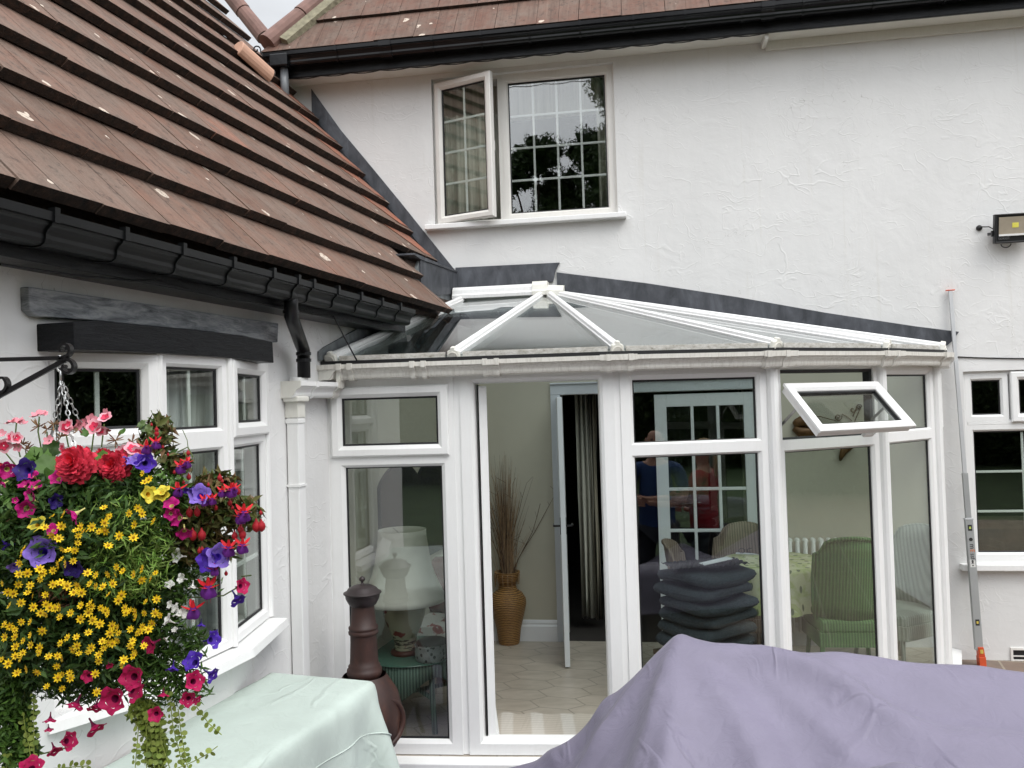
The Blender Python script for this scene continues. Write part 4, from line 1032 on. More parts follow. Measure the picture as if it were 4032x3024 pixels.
# ------------------------------------------------------------------ draped covers (small cloth solver)
def drape(origin, ux, w, l, d, boxes, z0, iters, seed=1, stiff=.9, bend=.25, init=None, hf=None):
    """cloth grid w x l at origin along ux / its left normal, dropped onto oriented boxes (cx,cy,ang,hx,hy,top)"""
    rs = np.random.RandomState(seed); nx, ny = int(w / d) + 1, int(l / d) + 1
    ux = np.array(ux, float); ux /= np.linalg.norm(ux); uy = np.array([-ux[1], ux[0]])
    I, J = np.meshgrid(np.arange(nx), np.arange(ny), indexing='ij')
    X = np.zeros((nx, ny, 3)); X[..., 0] = origin[0] + ux[0] * I * d + uy[0] * J * d; X[..., 1] = origin[1] + ux[1] * I * d + uy[1] * J * d
    X[..., 2] = z0 + rs.rand(nx, ny) * .02
    if init is not None: X[..., 2] = init(X[..., 0], X[..., 1]) + rs.rand(nx, ny) * .012
    P = X.copy()
    def con(A, B, rest, k):
        D = B - A; L = np.sqrt((D ** 2).sum(-1, keepdims=True)) + 1e-9; c = D * (L - rest) / L * .5 * k
        return c
    for it in range(iters):
        vel = (X - P) * .97; P = X.copy(); X = X + vel; X[..., 2] -= .0022
        for sub in range(7):
            for (si, sj, rest, k) in ((1, 0, d, stiff), (0, 1, d, stiff), (1, 1, d * 1.41421, .45), (1, -1, d * 1.41421, .45), (2, 0, 2 * d, bend), (0, 2, 2 * d, bend), (4, 0, 4 * d, bend * .25), (0, 4, 4 * d, bend * .25)):
                if sj >= 0:
                    for ph in (0, 1):
                        a0 = np.arange(0, nx - si); b0 = np.arange(0, ny - sj)
                        if si: a0 = a0[(a0 // si) % 2 == ph]
                        else: b0 = b0[(b0 // sj) % 2 == ph]
                        if not len(a0) or not len(b0): continue
                        A = X[np.ix_(a0, b0)]; B = X[np.ix_(a0 + si, b0 + sj)]; c = con(A, B, rest, k)
                        X[np.ix_(a0, b0)] += c; X[np.ix_(a0 + si, b0 + sj)] -= c
                else:
                    for ph in (0, 1):
                        a0 = np.arange(0, nx - 1); a0 = a0[a0 % 2 == ph]; b0 = np.arange(1, ny)
                        A = X[np.ix_(a0, b0)]; B = X[np.ix_(a0 + 1, b0 - 1)]; c = con(A, B, rest, k)
                        X[np.ix_(a0, b0)] += c; X[np.ix_(a0 + 1, b0 - 1)] -= c
            for (cx, cy, an, hx, hy, top) in boxes:
                ca, sa = math.cos(an), math.sin(an); dx, dy = X[..., 0] - cx, X[..., 1] - cy
                lx, ly = dx * ca + dy * sa, -dx * sa + dy * ca
                pz = top - X[..., 2]; px_ = hx - np.abs(lx); py_ = hy - np.abs(ly)
                ins = (pz > 0) & (px_ > 0) & (py_ > 0)
                up = ins & (pz <= np.minimum(px_, py_) + .05)
                X[..., 2] = np.where(up, top, X[..., 2])
                P[..., :2] = np.where(up[..., None], P[..., :2] * .5 + X[..., :2] * .5, P[..., :2])
                sx = ins & ~up & (px_ < py_); sy = ins & ~up & ~sx
                lx2 = np.where(sx, np.sign(lx) * hx, lx); ly2 = np.where(sy, np.sign(ly) * hy, ly)
                m = sx | sy
                X[..., 0] = np.where(m, cx + lx2 * ca - ly2 * sa, X[..., 0]); X[..., 1] = np.where(m, cy + lx2 * sa + ly2 * ca, X[..., 1])
            if hf is not None:
                H = hf(X[..., 0], X[..., 1]); hit = X[..., 2] < H; X[..., 2] = np.where(hit, H, X[..., 2]); P[..., :2] = np.where(hit[..., None], P[..., :2] * .35 + X[..., :2] * .65, P[..., :2])
            gnd = X[..., 2] < .012
            X[..., 2] = np.where(gnd, .012, X[..., 2]); P[..., :2] = np.where(gnd[..., None], X[..., :2], P[..., :2])
    return X
def cloth_mb(X):
    b = MB(); nx, ny = X.shape[:2]; b.v = [tuple(map(float, q)) for q in X.reshape(-1, 3)]
    for i in range(nx - 1):
        for j in range(ny - 1): b.f.append((i * ny + j, (i + 1) * ny + j, (i + 1) * ny + j + 1, i * ny + j + 1)); b.m.append(0)
    return b
def make_cloth(name, col, rough, bs, wr=.3):
    m, n, b, o = newmat(name); v = coord(n)
    f = noisef(n, v, 3, 5, .6); w = noisef(n, coord(n, (1.2, 1.2, .6)), 9, 4, .55, 1.4); fine = noisef(n, v, 420, 2, .5)
    n.links.new(ramp(n, f, [(.3, tuple(c * .9 for c in col)), (.7, tuple(c * 1.06 for c in col))]), b.inputs['Base Color'])
    b.inputs['Roughness'].default_value = rough; b.inputs['Specular IOR Level'].default_value = .35
    b.inputs['Sheen Weight'].default_value = .1
    rg = mathn(n, 'ABSOLUTE', mathn(n, 'SUBTRACT', noisef(n, coord(n, (1, .55, .8), rot=(.2, .1, .5)), 3.1, 2.5, .5, .9), .5))
    rg = N(n, 'ShaderNodeMapRange', interpolation_type='SMOOTHSTEP'); n.links.new(mathn(n, 'ABSOLUTE', mathn(n, 'SUBTRACT', noisef(n, coord(n, (1, .55, .8), rot=(.2, .1, .5)), 3.1, 2.5, .5, .9), .5)), rg.inputs[0]); rg.inputs[1].default_value = 0; rg.inputs[2].default_value = .05; rg.inputs[3].default_value = 1; rg.inputs[4].default_value = 0
    rk = ramp(n, noisef(n, v, 2.1, 2, .5), [(.48, (0, 0, 0)), (.62, (1, 1, 1))])
    h = mathn(n, 'ADD', mathn(n, 'MULTIPLY', w, wr), mathn(n, 'MULTIPLY', fine, .04)); h = mathn(n, 'ADD', h, mathn(n, 'MULTIPLY', mathn(n, 'MULTIPLY', rg.outputs[0], rk), .42))
    bump(n, b, h, bs, .03)
make_cloth('green_cover', (.50, .575, .525), .6, .40, .45); make_cloth('purple_cover', (.185, .168, .230), .5, .5, .40)
def finish_cloth(o, th=.003):
    s = o.modifiers.new('smooth', 'SUBSURF'); s.levels = s.render_levels = 1
    k = o.modifiers.new('thick', 'SOLIDIFY'); k.thickness = th
def seam_tube(X, idx, r, name, mat, parent, off=.002):
    pts = [V(tuple(map(float, X[i]))) + V((0, 0, off)) for i in idx]; b = MB(); b.tube(pts, r, 6); return b.build(name, mat, parent, smooth=True)

# green cover over a small garden table along the wing wall
gu = (.30, .954); ga = math.atan2(gu[1], gu[0]); gF = np.array([-.635, 3.80]); gn = np.array([-.954, .30])
gL, gW, gH = 1.7, .56, .82
gc = gF - np.array(gu) * gL / 2 + gn * gW / 2
go_ = gF + np.array(gu) * .42 - gn * .40      # cloth origin beyond far right corner
o2 = gF - np.array(gu) * (gL + .2) - gn * .42
Xg = drape(o2, gu, gL + .2 + .46, gW + .42 + .10, .035, [(gc[0], gc[1], ga, gL / 2, gW / 2, gH)], gH + .02, 170, 4, bend=.12)
t = thing('covered_table', (gc[0], gc[1], 0), 'garden table under a pale mint green fabric cover below the bow window', 'table')
simple('teak', (.22, .13, .07), .6)
bb = MB(); rot = Matrix.Rotation(ga, 3, 'Z'); bb.cube((gc[0], gc[1], gH - .06), (gL / 2 - .04, gW / 2 - .04, .02), rot); bb.build('tabletop', 'teak', t)
for sx in (-1, 1):
    for sy in (-1, 1):
        q = rot @ V((sx * (gL / 2 - .06), sy * (gW / 2 - .06), 0)); bb = MB(); bb.cube((gc[0] + q.x, gc[1] + q.y, gH / 2 - .03), (.025, .025, gH / 2 - .03), rot); bb.build('leg', 'teak', t)
go = cloth_mb(Xg).build('cover', 'green_cover', None, smooth=True); finish_cloth(go)
tag(go, 'pale mint green fabric cover draped over the garden table at lower left', 'cover')
jj = int(.355 / .035)
seam_tube(Xg, [(i, jj) for i in range(0, Xg.shape[0])], .0035, 'piping', 'green_cover', go)

# lilac grey cover over a garden sofa set
su = np.array([.955, -.296]); sa_ = math.atan2(su[1], su[0]); sn_ = np.array([.296, .955])
def sp(a, b): q = np.array([.76, 3.98]) + su * a + sn_ * b; return q
def sbox(a, b, ha, hb, top, extra=0): q = sp(a, b); return (q[0], q[1], sa_ + extra, ha, hb, top)
o3 = sp(-2.05, -1.80)
def _hf(x, y):
    a = (x - .76) * su[0] + (y - 3.98) * su[1]; b = (x - .76) * sn_[0] + (y - 3.98) * sn_[1]
    hr = np.interp(a, [-1.25, -1.1, -.70, -.55, -.42, -.37, -.15, 0, .07, .2, .6, 2.9], [-.05, .20, .25, .37, .50, .60, .82, .99, .945, .91, .90, .845])
    bb = b + .06; h = hr - np.where(bb > 0, bb * 2.6, -bb * np.interp(a, [-.6, -.2, .4, 1.2, 2.9], [.55, .62, .5, .34, .22]))
    def cone(ca, cb, top, sl): return top - sl * np.sqrt((a - ca) ** 2 + (b - cb) ** 2)
    for ca, cb, top, sl in ((.82, -1.02, .85, .75), (2.5, -1.0, .88, .6), (1.75, -1.25, .80, .6)): h = np.maximum(h, cone(ca, cb, top, sl))
    def ridge(t): return (1 - np.abs(np.sin(t))) ** 1.6
    r = np.sqrt(a ** 2 + b ** 2) + 1e-6; th = np.arctan2(-b, a)
    h = h + .085 * np.clip((r - .08) / .35, 0, 1) * np.clip((1.5 - r) / .7, 0, 1) * ridge(th * 4.6 + .5 * np.sin(r * 3.2) + .9) * (th > -.2)
    h = h + .034 * np.clip((r - .1) / .3, 0, 1) * np.clip((1.4 - r) / .6, 0, 1) * ridge(th * 10.5 + 2.2 + .8 * np.sin(r * 4)) * (th > -.1)
    r2 = np.sqrt((a - .82) ** 2 + (b + 1.02) ** 2) + 1e-6; t2 = np.arctan2(-(b + 1.02), a - .82)
    h = h + .042 * np.clip(r2 / .15, 0, 1) * np.clip((.75 - r2) / .5, 0, 1) * ridge(t2 * 3.5 + .4)
    h = h - .036 * np.exp(-((b + .30 + .05 * a) / .09) ** 2) * np.clip((a - .5) / .4, 0, 1) + .028 * np.exp(-((b + .62 - .10 * a) / .07) ** 2) * np.clip((a - 1.0) / .5, 0, 1)
    return np.maximum(h, 0)
def _init(x, y): return _hf(x, y) * .35 + .55 + .28 * np.interp((x - .76) * su[0] + (y - 3.98) * su[1], [-1.6, -.2, 3], [-1.4, .6, .8])
Xp = drape(o3, su, 4.85, 2.16, .038, [], 1.0, 190, 9, bend=.16, init=_init, hf=_hf)
t = thing('covered_sofa', (*sp(1.3, -.6), 0), 'garden sofa set hidden under the lilac grey cover at lower right', 'sofa')
simple('rattan', (.10, .08, .06), .7)
for nm, bx in (('backrest', sbox(1.5, -.08, 1.2, .05, .84)), ('tabletop', sbox(2.0, -.75, .6, .3, .62)), ('seat', sbox(.75, -.5, .3, .3, .48))):
    bb = MB(); h0 = .02 if nm in ('armrest', 'seat') else (.45 if nm == 'backrest' else bx[5] - .06)
    bb.cube((bx[0], bx[1], (bx[5] - .06 + h0) / 2), (bx[3] - .02, bx[4] - .02, (bx[5] - .06 - h0) / 2), Matrix.Rotation(bx[2], 3, 'Z')); bb.build(nm, 'rattan', t)
po = cloth_mb(Xp).build('cover', 'purple_cover', None, smooth=True); finish_cloth(po)
tag(po, 'large lilac grey fabric cover with a stitched seam draped over garden furniture', 'cover')
def nearest(px, py):
    d = Xp - np.array(EYE); f = d @ np.array(_F); u = PX0 + FPX * (d @ np.array(_RT)) / f; v = PY0 - FPX * (d @ np.array(_UP)) / f
    k = np.argmin((u - px) ** 2 + (v - py) ** 2); return np.unravel_index(k, u.shape)
sp_pts = [(3145, 2650), (3128, 2690), (3060, 2760), (2985, 2815), (2937, 2862), (2880, 2940), (2826, 3020), (2780, 3090)]; idx = []
for q0, q1_ in zip(sp_pts[:-1], sp_pts[1:]):
    for k in range(3):
        ij = nearest(q0[0] + (q1_[0] - q0[0]) * k / 3, q0[1] + (q1_[1] - q0[1]) * k / 3)
        if not idx or (ij != idx[-1] and np.linalg.norm(Xp[ij] - Xp[idx[-1]]) < .16): idx.append(ij)
sm = np.array([Xp[i] for i in idx])
for _ in range(5): sm[1:-1] = sm[1:-1] * .4 + (sm[:-2] + sm[2:]) * .3
sm[:, 2] += .006
def seamline(dx, r):
    b = MB(); b.tube([V(tuple(map(float, q))) + V(dx) for q in sm], r, 6); b.build('seam', 'purple_cover', po, smooth=True)
seamline((0, 0, 0), .0045); seamline((.016, .006, 0), .0035)
# ------------------------------------------------------------------ loose and fixed things outside
# spare ridge tile lying on the wing roof
simple('pale_clay', (.50, .29, .20), .7, 0, .12, 6, .1, 80)
ra_ = onroof(910, 215); rb_ = onroof(1035, 325)
def rp_(p, h): return EO + WU * p[0] + upw_ * p[1] + nrm_ * h
A_, B_ = rp_(ra_, .09), rp_(rb_, .09); d_ = (B_ - A_).normalized(); L_ = (B_ - A_).length
t = MB(); sd_ = d_.cross(nrm_).normalized(); arc = [(math.cos(a), math.sin(a)) for a in [R(x) for x in range(-10, 191, 20)]]
pr_ = [(x * .085, y * .075) for x, y in arc]
t.bar(A_ - nrm_ * .03, B_ - nrm_ * .03, pr_, nrm_); o = t.build('ridge_tile', 'pale_clay', None, bevel=.006, recalc=True); tag(o, 'loose pale clay ridge tile lying on the brown tiled wing roof', 'ridge tile')

# floodlight
q, z = MAIN.px(3915, 960, .10); q2_, z2_ = MAIN.px(3925, 846, .10); H_ = z2_ - z
FLT = thing('floodlight', MAIN.p(q + .14, .0, (z + z2_) / 2), 'black outdoor floodlight on the white wall at the right edge', 'floodlight')
w_ = .285; zc_ = (z + z2_) / 2
class TF:   # slightly tilted down
    def __init__(s, o, u, n, v): s.o, s.u, s.n, s.v = o, u, n, v
    def p(s, a, o, z): return s.o + s.u * a + s.n * o + s.v * z
tl = R(8); FN = MAIN.n * math.cos(tl) - V((0, 0, math.sin(tl))); FV = V((0, 0, math.cos(tl))) + MAIN.n * math.sin(tl)
TFr = TF(MAIN.p(q, .10, z), MAIN.u, FN, FV)
simple('lamp_black', (.012, .012, .013), .4)
b = MB(); b.box(TFr, 0, w_, -.035, 0, 0, H_); b.frame(TFr, 0, w_, 0, H_, [(0, .0), (0, .010), (.012, .010), (.014, .002)]); b.build('housing', 'lamp_black', FLT, bevel=.004)
simple('reflector', (.42, .36, .28), .35, .3); simple('bright_rim', (.85, .85, .83), .3); simple('led', (.75, .68, .12), .4)
cx_, cz_ = w_ * .5, H_ * .60; hw, hh = w_ * .40, H_ * .29
b = MB(); k_ = [TFr.p(cx_ + x * hw, .0055, cz_ + y * hh) for x, y in ((-1, -1), (1, -1), (1, 1), (-1, 1))]; i_ = [TFr.p(cx_ + x * .022, -.02 + .024, cz_ + y * .018) for x, y in ((-1, -1), (1, -1), (1, 1), (-1, 1))]
b.add(k_ + i_, [(0, 1, 5, 4), (1, 2, 6, 5), (2, 3, 7, 6), (3, 0, 4, 7)]); b.build('reflector', 'reflector', FLT)
b = MB(); b.box(TFr, cx_ - .022, cx_ + .022, .004, .0065, cz_ - .018, cz_ + .018); b.build('led_chip', 'led', FLT)
b = MB(); b.box(TFr, cx_ - hw, cx_ + hw, .006, .0095, cz_ - hh - .014, cz_ - hh); b.box(TFr, cx_ + hw - .012, cx_ + hw, .006, .0093, cz_ - hh, cz_ + hh); b.build('rim', 'bright_rim', FLT)
b = MB(); b.box(TFr, -.014, -.002, -.03, -.008, H_ * .25, H_ * .45); b.box(TFr, .03, w_ - .03, -.09, -.085, H_ * .2, H_ * .5); b.box(TFr, -.012, -.006, -.10, -.02, H_ * .3, H_ * .4); b.build('bracket', 'lamp_black', FLT)
b = MB(); pts = [TFr.p(.05 + .035 * (1 - math.cos(a)), -.01, -.004 - .028 * math.sin(a)) for a in [R(x) for x in range(0, 181, 20)]]; b.tube(pts, .004, 6); b.build('cable_loop', 'lamp_black', FLT)
def text(s, name, mat, parent, size, mtx, extr=.0006):
    cu = bpy.data.curves.new(name, 'FONT'); cu.body = s; cu.size = size; cu.extrude = extr; cu.resolution_u = 2
    o = bpy.data.objects.new(name + '_c', cu); C.objects.link(o); bpy.context.view_layer.update()
    me = bpy.data.meshes.new_from_object(o.evaluated_get(bpy.context.evaluated_depsgraph_get())); bpy.data.objects.remove(o)
    base = root_loc(parent); me.transform(Matrix.Translation(-base) @ mtx); me.materials.clear(); me.materials.append(MATS[mat])
    q = bpy.data.objects.new(name, me); C.objects.link(q); q.parent = parent; return q
def mtx_of(o, x, y): n = x.cross(y); m = Matrix((x, y, n)).transposed().to_4x4(); return Matrix.Translation(o) @ m
simple('dim_text', (.16, .16, .16), .5)
text('tokell', 'lettering', 'dim_text', FLT, .034, mtx_of(TFr.p(.026, .0115 - .008, .028), MAIN.u, FV))
b = MB(); gq, gz_ = MAIN.px(3857, 897, .01); b.lathe(MAIN.p(gq, 0, gz_), [(.002, .022), (.014, .02), (.022, .008), (.022, 0)], 14, MAIN.n.to_track_quat('Z', 'Y').to_matrix())
o = b.build('cable_gland', 'lamp_black', FLT, smooth=True)
b = MB(); b.tube([MAIN.p(gq, .02, gz_ + .005), MAIN.p(gq + .06, .03, gz_), TFr.p(.0, -.03, H_ * .52)], .0042, 6); b.build('cable', 'lamp_black', FLT)

# telescopic measuring rod leaning at the wall
bq = at_z(3836, 2603, .005); bq = MAIN.p(MAIN.s_of(bq), .16, .0); tq = MAIN.p(MAIN.px(3741, 1140, .03)[0], .03, MAIN.px(3741, 1140, .03)[1])
ROD = thing('measuring_rod', bq, 'grey telescopic measuring rod with an orange foot leaning against the white wall', 'measuring rod')
rd = (tq - bq).normalized(); rs_ = MAIN.u - rd * MAIN.u.dot(rd); rs_.normalize(); rn = rd.cross(rs_) * -1
if rn.dot(MAIN.n) < 0: rn = -rn
RT = TF(bq, rs_, rn, rd); RL_ = (tq - bq).length
simple('alu', (.38, .39, .39), .4, .2, .05); simple('alu_light', (.55, .56, .57), .4, .1, .05); simple('orange', (.62, .09, .03), .45); simple('white_label', (.75, .75, .72), .5); simple('vial', (.45, .55, .12), .3); simple('vial_y', (.65, .5, .1), .3); simple('ink', (.02, .02, .02), .5); simple('ink_orange', (.7, .2, .05), .5)
def onrod(py): # distance along rod for a pixel row
    lo, hi = 0, RL_
    for _ in range(40):
        m = (lo + hi) / 2; w = bq + rd * m - EYE; y = PY0 - FPX * w.dot(_UP) / w.dot(_F)
        if y > py: lo = m
        else: hi = m
    return lo
z1_, z2_ = onrod(2040), onrod(1862); 
def seg(name, w, dp, a, c, mat, bev=.002):
    b = MB(); b.box(RT, -w, w, -dp, dp, a, c); return b.build(name, mat, ROD, bevel=bev)
seg('lower_section', .0265, .018, .12, z1_, 'alu'); seg('middle_section', .019, .013, z1_ + .0005, z2_, 'alu'); seg('upper_section', .0135, .009, z2_ + .0005, RL_ - .01, 'alu_light')
seg('collar', .030, .020, z1_ - .012, z1_ - .0005 + .002, 'alu_light')
seg('cap', .032, .012, RL_ - .0095, RL_ - .002, 'orange')
b = MB(); b.box(RT, -.012, .035, -.03, .032, .004, .075); b.prism([RT.p(-.01, -.024, .0755), RT.p(.034, -.024, .0755), RT.p(.026, -.02, .145), RT.p(-.012, -.02, .145)], rn * .048); b.build('foot', 'orange', ROD, bevel=.003, recalc=True)
b = MB(); b.box(RT, .0, .02, .0285, .0305, .10, .128); b.build('vial', 'vial_y', ROD)
for (py, hgt_, m1) in ((2077, .022, 'vial'), (2449, .022, 'vial_y')):
    m = onrod(py); b = MB(); b.box(RT, -.014, .014, .0182, .0195, m - hgt_, m + hgt_); o = b.build('vial_window', 'ink', ROD)
    b = MB(); b.box(RT, -.007, .007, .0197, .0208, m - .009, m + .009); b.build('vial', m1, ROD)
m = onrod(2217); b = MB(); b.box(RT, -.018, .018, .0182, .0192, m - .028, m + .028); b.build('sticker', 'white_label', ROD)
b = MB(); b.box(RT, -.004, .004, .0194, .02, m - .002, m + .022); b.box(RT, -.005, .005, .0194, .02, m - .02, m - .011); b.build('sticker_print', 'ink', ROD)
m = onrod(2190); mt = mtx_of(RT.p(-.010, .0188, onrod(2140)), -rd, rs_)
o = text('m', 'lettering', 'ink', ROD, .05, mt); text('E', 'lettering', 'ink_orange', ROD, .044, mtx_of(RT.p(-.010, .0188, onrod(2140) - .040), -rd, rs_)); text('ssfix', 'lettering', 'ink', ROD, .044, mtx_of(RT.p(-.010, .0188, onrod(2140) - .070), -rd, rs_))
m = onrod(2123); b = MB(); b.lathe(RT.p(0, .0185, m), [(.001, .001), (.013, .001), (.013, 0)], 14, rn.to_track_quat('Z', 'Y').to_matrix()); b.build('emblem', 'ink', ROD)

# cables
b = MB(); pts = []
for (x, y) in [(3763, 1405), (3830, 1408), (3900, 1410), (4032, 1412), (4200, 1413)]:
    s, z = MAIN.px(x, y, .006); pts.append(MAIN.p(s, .006, z))
b.tube(pts, .0045, 6); tag(b.build('cable', 'black_plastic', None), 'thin black cable clipped to the white wall above the right window', 'cable')
b = MB(); pts = []
for (x, y) in [(0, 1040), (300, 1085), (520, 1105), (610, 1104), (740, 1140), (900, 1178), (1020, 1193), (1110, 1206), (1230, 1238), (1310, 1240)]:
    s, z = WING.px(x, y, .158); pts.append(WING.p(s, .159, z))
ptc = at_plane(1412, 1432, cf[0][0].p(0, .06, 0), cf[0][0].n)
pts += [pts[-1] * .5 + ptc * .5 + V((0, 0, -.004)), ptc]
b.tube(pts, .0042, 6); tag(b.build('cable', 'black_plastic', None), 'black cable looping under the wing gutter down to the conservatory roof', 'cable')
# string of tiny lights under the main eaves
b = MB(); s0_, s1_ = sL0 + .15, s3 - .02; n_ = 60
b.tube([MAIN.p(s0_ + (s1_ - s0_) * i / n_, .236, FZ - .022 - .012 * abs(math.sin(i * math.pi / 4))) for i in range(n_ + 1)], .004, 5)
FLs = b.build('light_string', 'black_plastic', None); tag(FLs, 'thin dark string of tiny lights hung under the black fascia', 'light string')
# iron scroll sticking up at the roof corner
b = MB(); o_c = at_plane(1012, 195, MAIN.p(0, .35, 0), MAIN.n)
b.tube([o_c + V((.06 - .0, 0, -.08)), o_c + V((.03, 0, -.02))] + [o_c + V((-.005 + .035 * (1 - k / 16) * math.cos(k * .5), 0, .035 * (1 - k / 16) * math.sin(k * .5))) for k in range(14)], .006, 6)
tag(b.build('iron_scroll', 'black_iron', None), 'small curled iron scroll at the left end of the main gutter', 'scroll')

# chiminea
cq = at_y(1434, 2600, 4.42); CX, CY = cq.x, cq.y
CH = thing('chiminea', (CX, CY, 0), 'rust brown cast iron chiminea with a lidded chimney before the glazed panel', 'chiminea')
def make_rust():
    m, n, b, o = newmat('rust'); f = noisef(n, coord(n, (1, 1, .5)), 9, 7, .7)
    n.links.new(ramp(n, f, [(.3, (.018, .009, .008)), (.55, (.045, .018, .013)), (.75, (.10, .038, .022))]), b.inputs['Base Color'])
    b.inputs['Roughness'].default_value = .55; bump(n, b, f, .3, .006)
make_rust(); simple('dark_cast', (.03, .022, .022), .45, .2, .4, 14, .2, 50)
def zy(py): return 2.04 - (py - 1605) / 3300 * 4.42
b = MB()
b.lathe((CX, CY, 0), [(.02, .24), (.10, .25), (.165, .31), (.195, .40), (.198, .50), (.175, .60), (.13, .675), (.115, .70)], 32)
b.build('firebox', 'rust', CH, smooth=True)
b = MB(); b.lathe((CX, CY, 0), [(.085, .690), (.091, .70), (.094, .712), (.093, .735), (.084, .742), (.086, .755), (.077, .765), (.0745, .80), (.0705, .90), (.070, .935)], 32); b.build('chimney', 'rust', CH, smooth=True)
zr = zy(2470) 
b = MB(); b.lathe((CX, CY, 0), [(.070, .925), (.079, .932), (.081, .945), (.076, .952), (.076, .957), (.079, .962), (.079, .972), (.069, .98), (.062, 1.06), (.060, 1.10)], 32); b.build('chimney_collar', 'rust', CH, smooth=True)
b = MB(); b.lathe((CX, CY, 0), [(.055, 1.085), (.072, 1.095), (.090, 1.13), (.094, 1.155), (.102, 1.158), (.102, 1.164), (.092, 1.165)], 32); b.build('bowl', 'dark_cast', CH, smooth=True)
b = MB(); b.lathe((CX, CY, 0), [(.100, 1.164), (.094, 1.168), (.088, 1.170), (.075, 1.188), (.045, 1.203), (.012, 1.208), (.006, 1.216), (.008, 1.224), (.017, 1.232), (.016, 1.244), (.006, 1.252), (.001, 1.253)], 32); b.build('lid', 'dark_cast', CH, smooth=True)
md = (V((.75, -.75, .06))).normalized(); mrot = md.to_track_quat('Z', 'Y').to_matrix(); mc_ = V((CX, CY, .455)) + md * .12
b = MB(); b.lathe(mc_, [(.135, .0), (.140, .05), (.128, .062), (.112, .05), (.112, .0)], 28, mrot); b.build('mouth_rim', 'rust', CH, smooth=True)
b = MB(); b.lathe(mc_ + md * .04, [(.113, 0), (.001, .0)], 28, mrot); b.build('fire_opening', 'gasket', CH)
b = MB(); ux_ = mrot @ V((1, 0, 0)); uy_ = mrot @ V((0, 1, 0))
for k in range(-5, 6):
    h = math.sqrt(max(0, .112 ** 2 - (k * .02) ** 2))
    for sg in (1, -1):
        a_ = mc_ + md * .046; p0 = a_ + (ux_ * (k * .02) + uy_ * (-h)); b.tube([p0, a_ + ux_ * (k * .02) + uy_ * h], .0022, 4)
        b.tube([a_ + ux_ * (-h) + uy_ * (k * .02), a_ + ux_ * h + uy_ * (k * .02)], .0022, 4)
b.build('mesh_guard', 'dark_cast', CH)
for a_ in (R(-60), R(60), R(180)):
    dx, dy = math.cos(a_), math.sin(a_); b = MB(); b.tube([(CX + dx * .10, CY + dy * .10, .30), (CX + dx * .15, CY + dy * .15, .22), (CX + dx * .165, CY + dy * .165, .10), (CX + dx * .205, CY + dy * .205, .0)], [.022, .018, .014, .016], 8); b.build('leg', 'dark_cast', CH, smooth=True)
b = MB(); b.lathe((CX, CY, 0), [(.06, .17), (.09, .24), (.11, .26)], 24); b.build('base_bowl', 'rust', CH, smooth=True)

for ch in CH.children: ch.data.transform(Matrix.Diagonal((.97, .97, .925, 1)))
# ------------------------------------------------------------------ things inside the conservatory
def fq(px, py, z=FL): return at_z(px, py, z)
# wicker vase with dried reeds
vq = fq(2005, 2532); VS = thing('wicker_vase', vq, 'tall golden wicker floor vase by the cream wall inside the doorway', 'vase')
def make_wicker(name, a, b_, sc=60, st=(1, 1, 1)):
    m, n, b, o = newmat(name); w = N(n, 'ShaderNodeTexWave', wave_type='BANDS', bands_direction='Z'); w.inputs['Scale'].default_value = sc; w.inputs['Distortion'].default_value = 2.5; w.inputs['Detail'].default_value = 3; w.inputs['Detail Scale'].default_value = 3
    n.links.new(coord(n, st), w.inputs['Vector'])
    n.links.new(ramp(n, w.outputs['Fac'], [(.1, a), (.8, b_)]), b.inputs['Base Color']); b.inputs['Roughness'].default_value = .5; bump(n, b, w.outputs['Fac'], .7, .006)
make_wicker('gold_wicker', (.12, .055, .015), (.42, .22, .065), 22)
vh = .58
b = MB(); b.lathe(vq, [(.082, 0), (.088, .02), (.10, .12), (.125, .22), (.148, .32), (.145, .365), (.115, .41), (.078, .435), (.070, .47), (.075, .50), (.095, .535), (.102, .56), (.104, vh)], 32, wob=lambda a, z: 1 + .006 * math.sin(a * 18)); b.lathe(vq, [(.104, vh), (.094, vh), (.066, .45), (.001, .44)], 32); b.build('vase_body', 'gold_wicker', VS, smooth=True)
simple('straw', (.34, .22, .12), .8, 0, .35, 25); simple('straw_dark', (.12, .075, .045), .8, 0, .35, 25)
RD = thing('dried_reeds', vq + V((0, 0, .46)), 'bundle of dried brown reeds standing in the wicker vase', 'dried reeds')
rr = random.Random(5); b = MB(); b2 = MB()
for i in range(170):
    a_, sp_ = rr.uniform(0, 6.28), abs(rr.gauss(0, .11)) ; sp_ = min(sp_, .27); hgt_ = rr.uniform(.62, 1.12) - sp_ * .9
    r0 = rr.uniform(0, .055); p0 = vq + V((r0 * math.cos(a_), r0 * math.sin(a_), .45)); p1 = vq + V(((r0 * .8 + sp_ * .35) * math.cos(a_), (r0 * .8 + sp_ * .35) * math.sin(a_), .45 + hgt_ * .55)); p2 = vq + V(((r0 + sp_) * math.cos(a_ + .1), (r0 + sp_) * math.sin(a_ + .1), .45 + hgt_))
    (b if i % 4 else b2).tube([p0, p1, p2], [.0028, .002, .0008], 4)
for i in range(16):
    a_ = rr.uniform(0, 6.28); p0 = vq + V((.03 * math.cos(a_), .03 * math.sin(a_), .45)); p = p0.copy(); pts = [p.copy()]
    dr_ = V((rr.gauss(0, .13), rr.gauss(0, .13), 1)).normalized()
    for k in range(7): dr_ = (dr_ + V((rr.gauss(0, .1), rr.gauss(0, .1), .02))).normalized(); p = p + dr_ * .125; pts.append(p.copy())
    b2.tube(pts, [.004, .0035, .003, .003, .0025, .002, .0018, .001], 5)
    for k in range(3, 8):
        q_ = pts[k]; b2.tube([q_, q_ + V((rr.gauss(0, .04), rr.gauss(0, .04), .05))], .0014, 4)
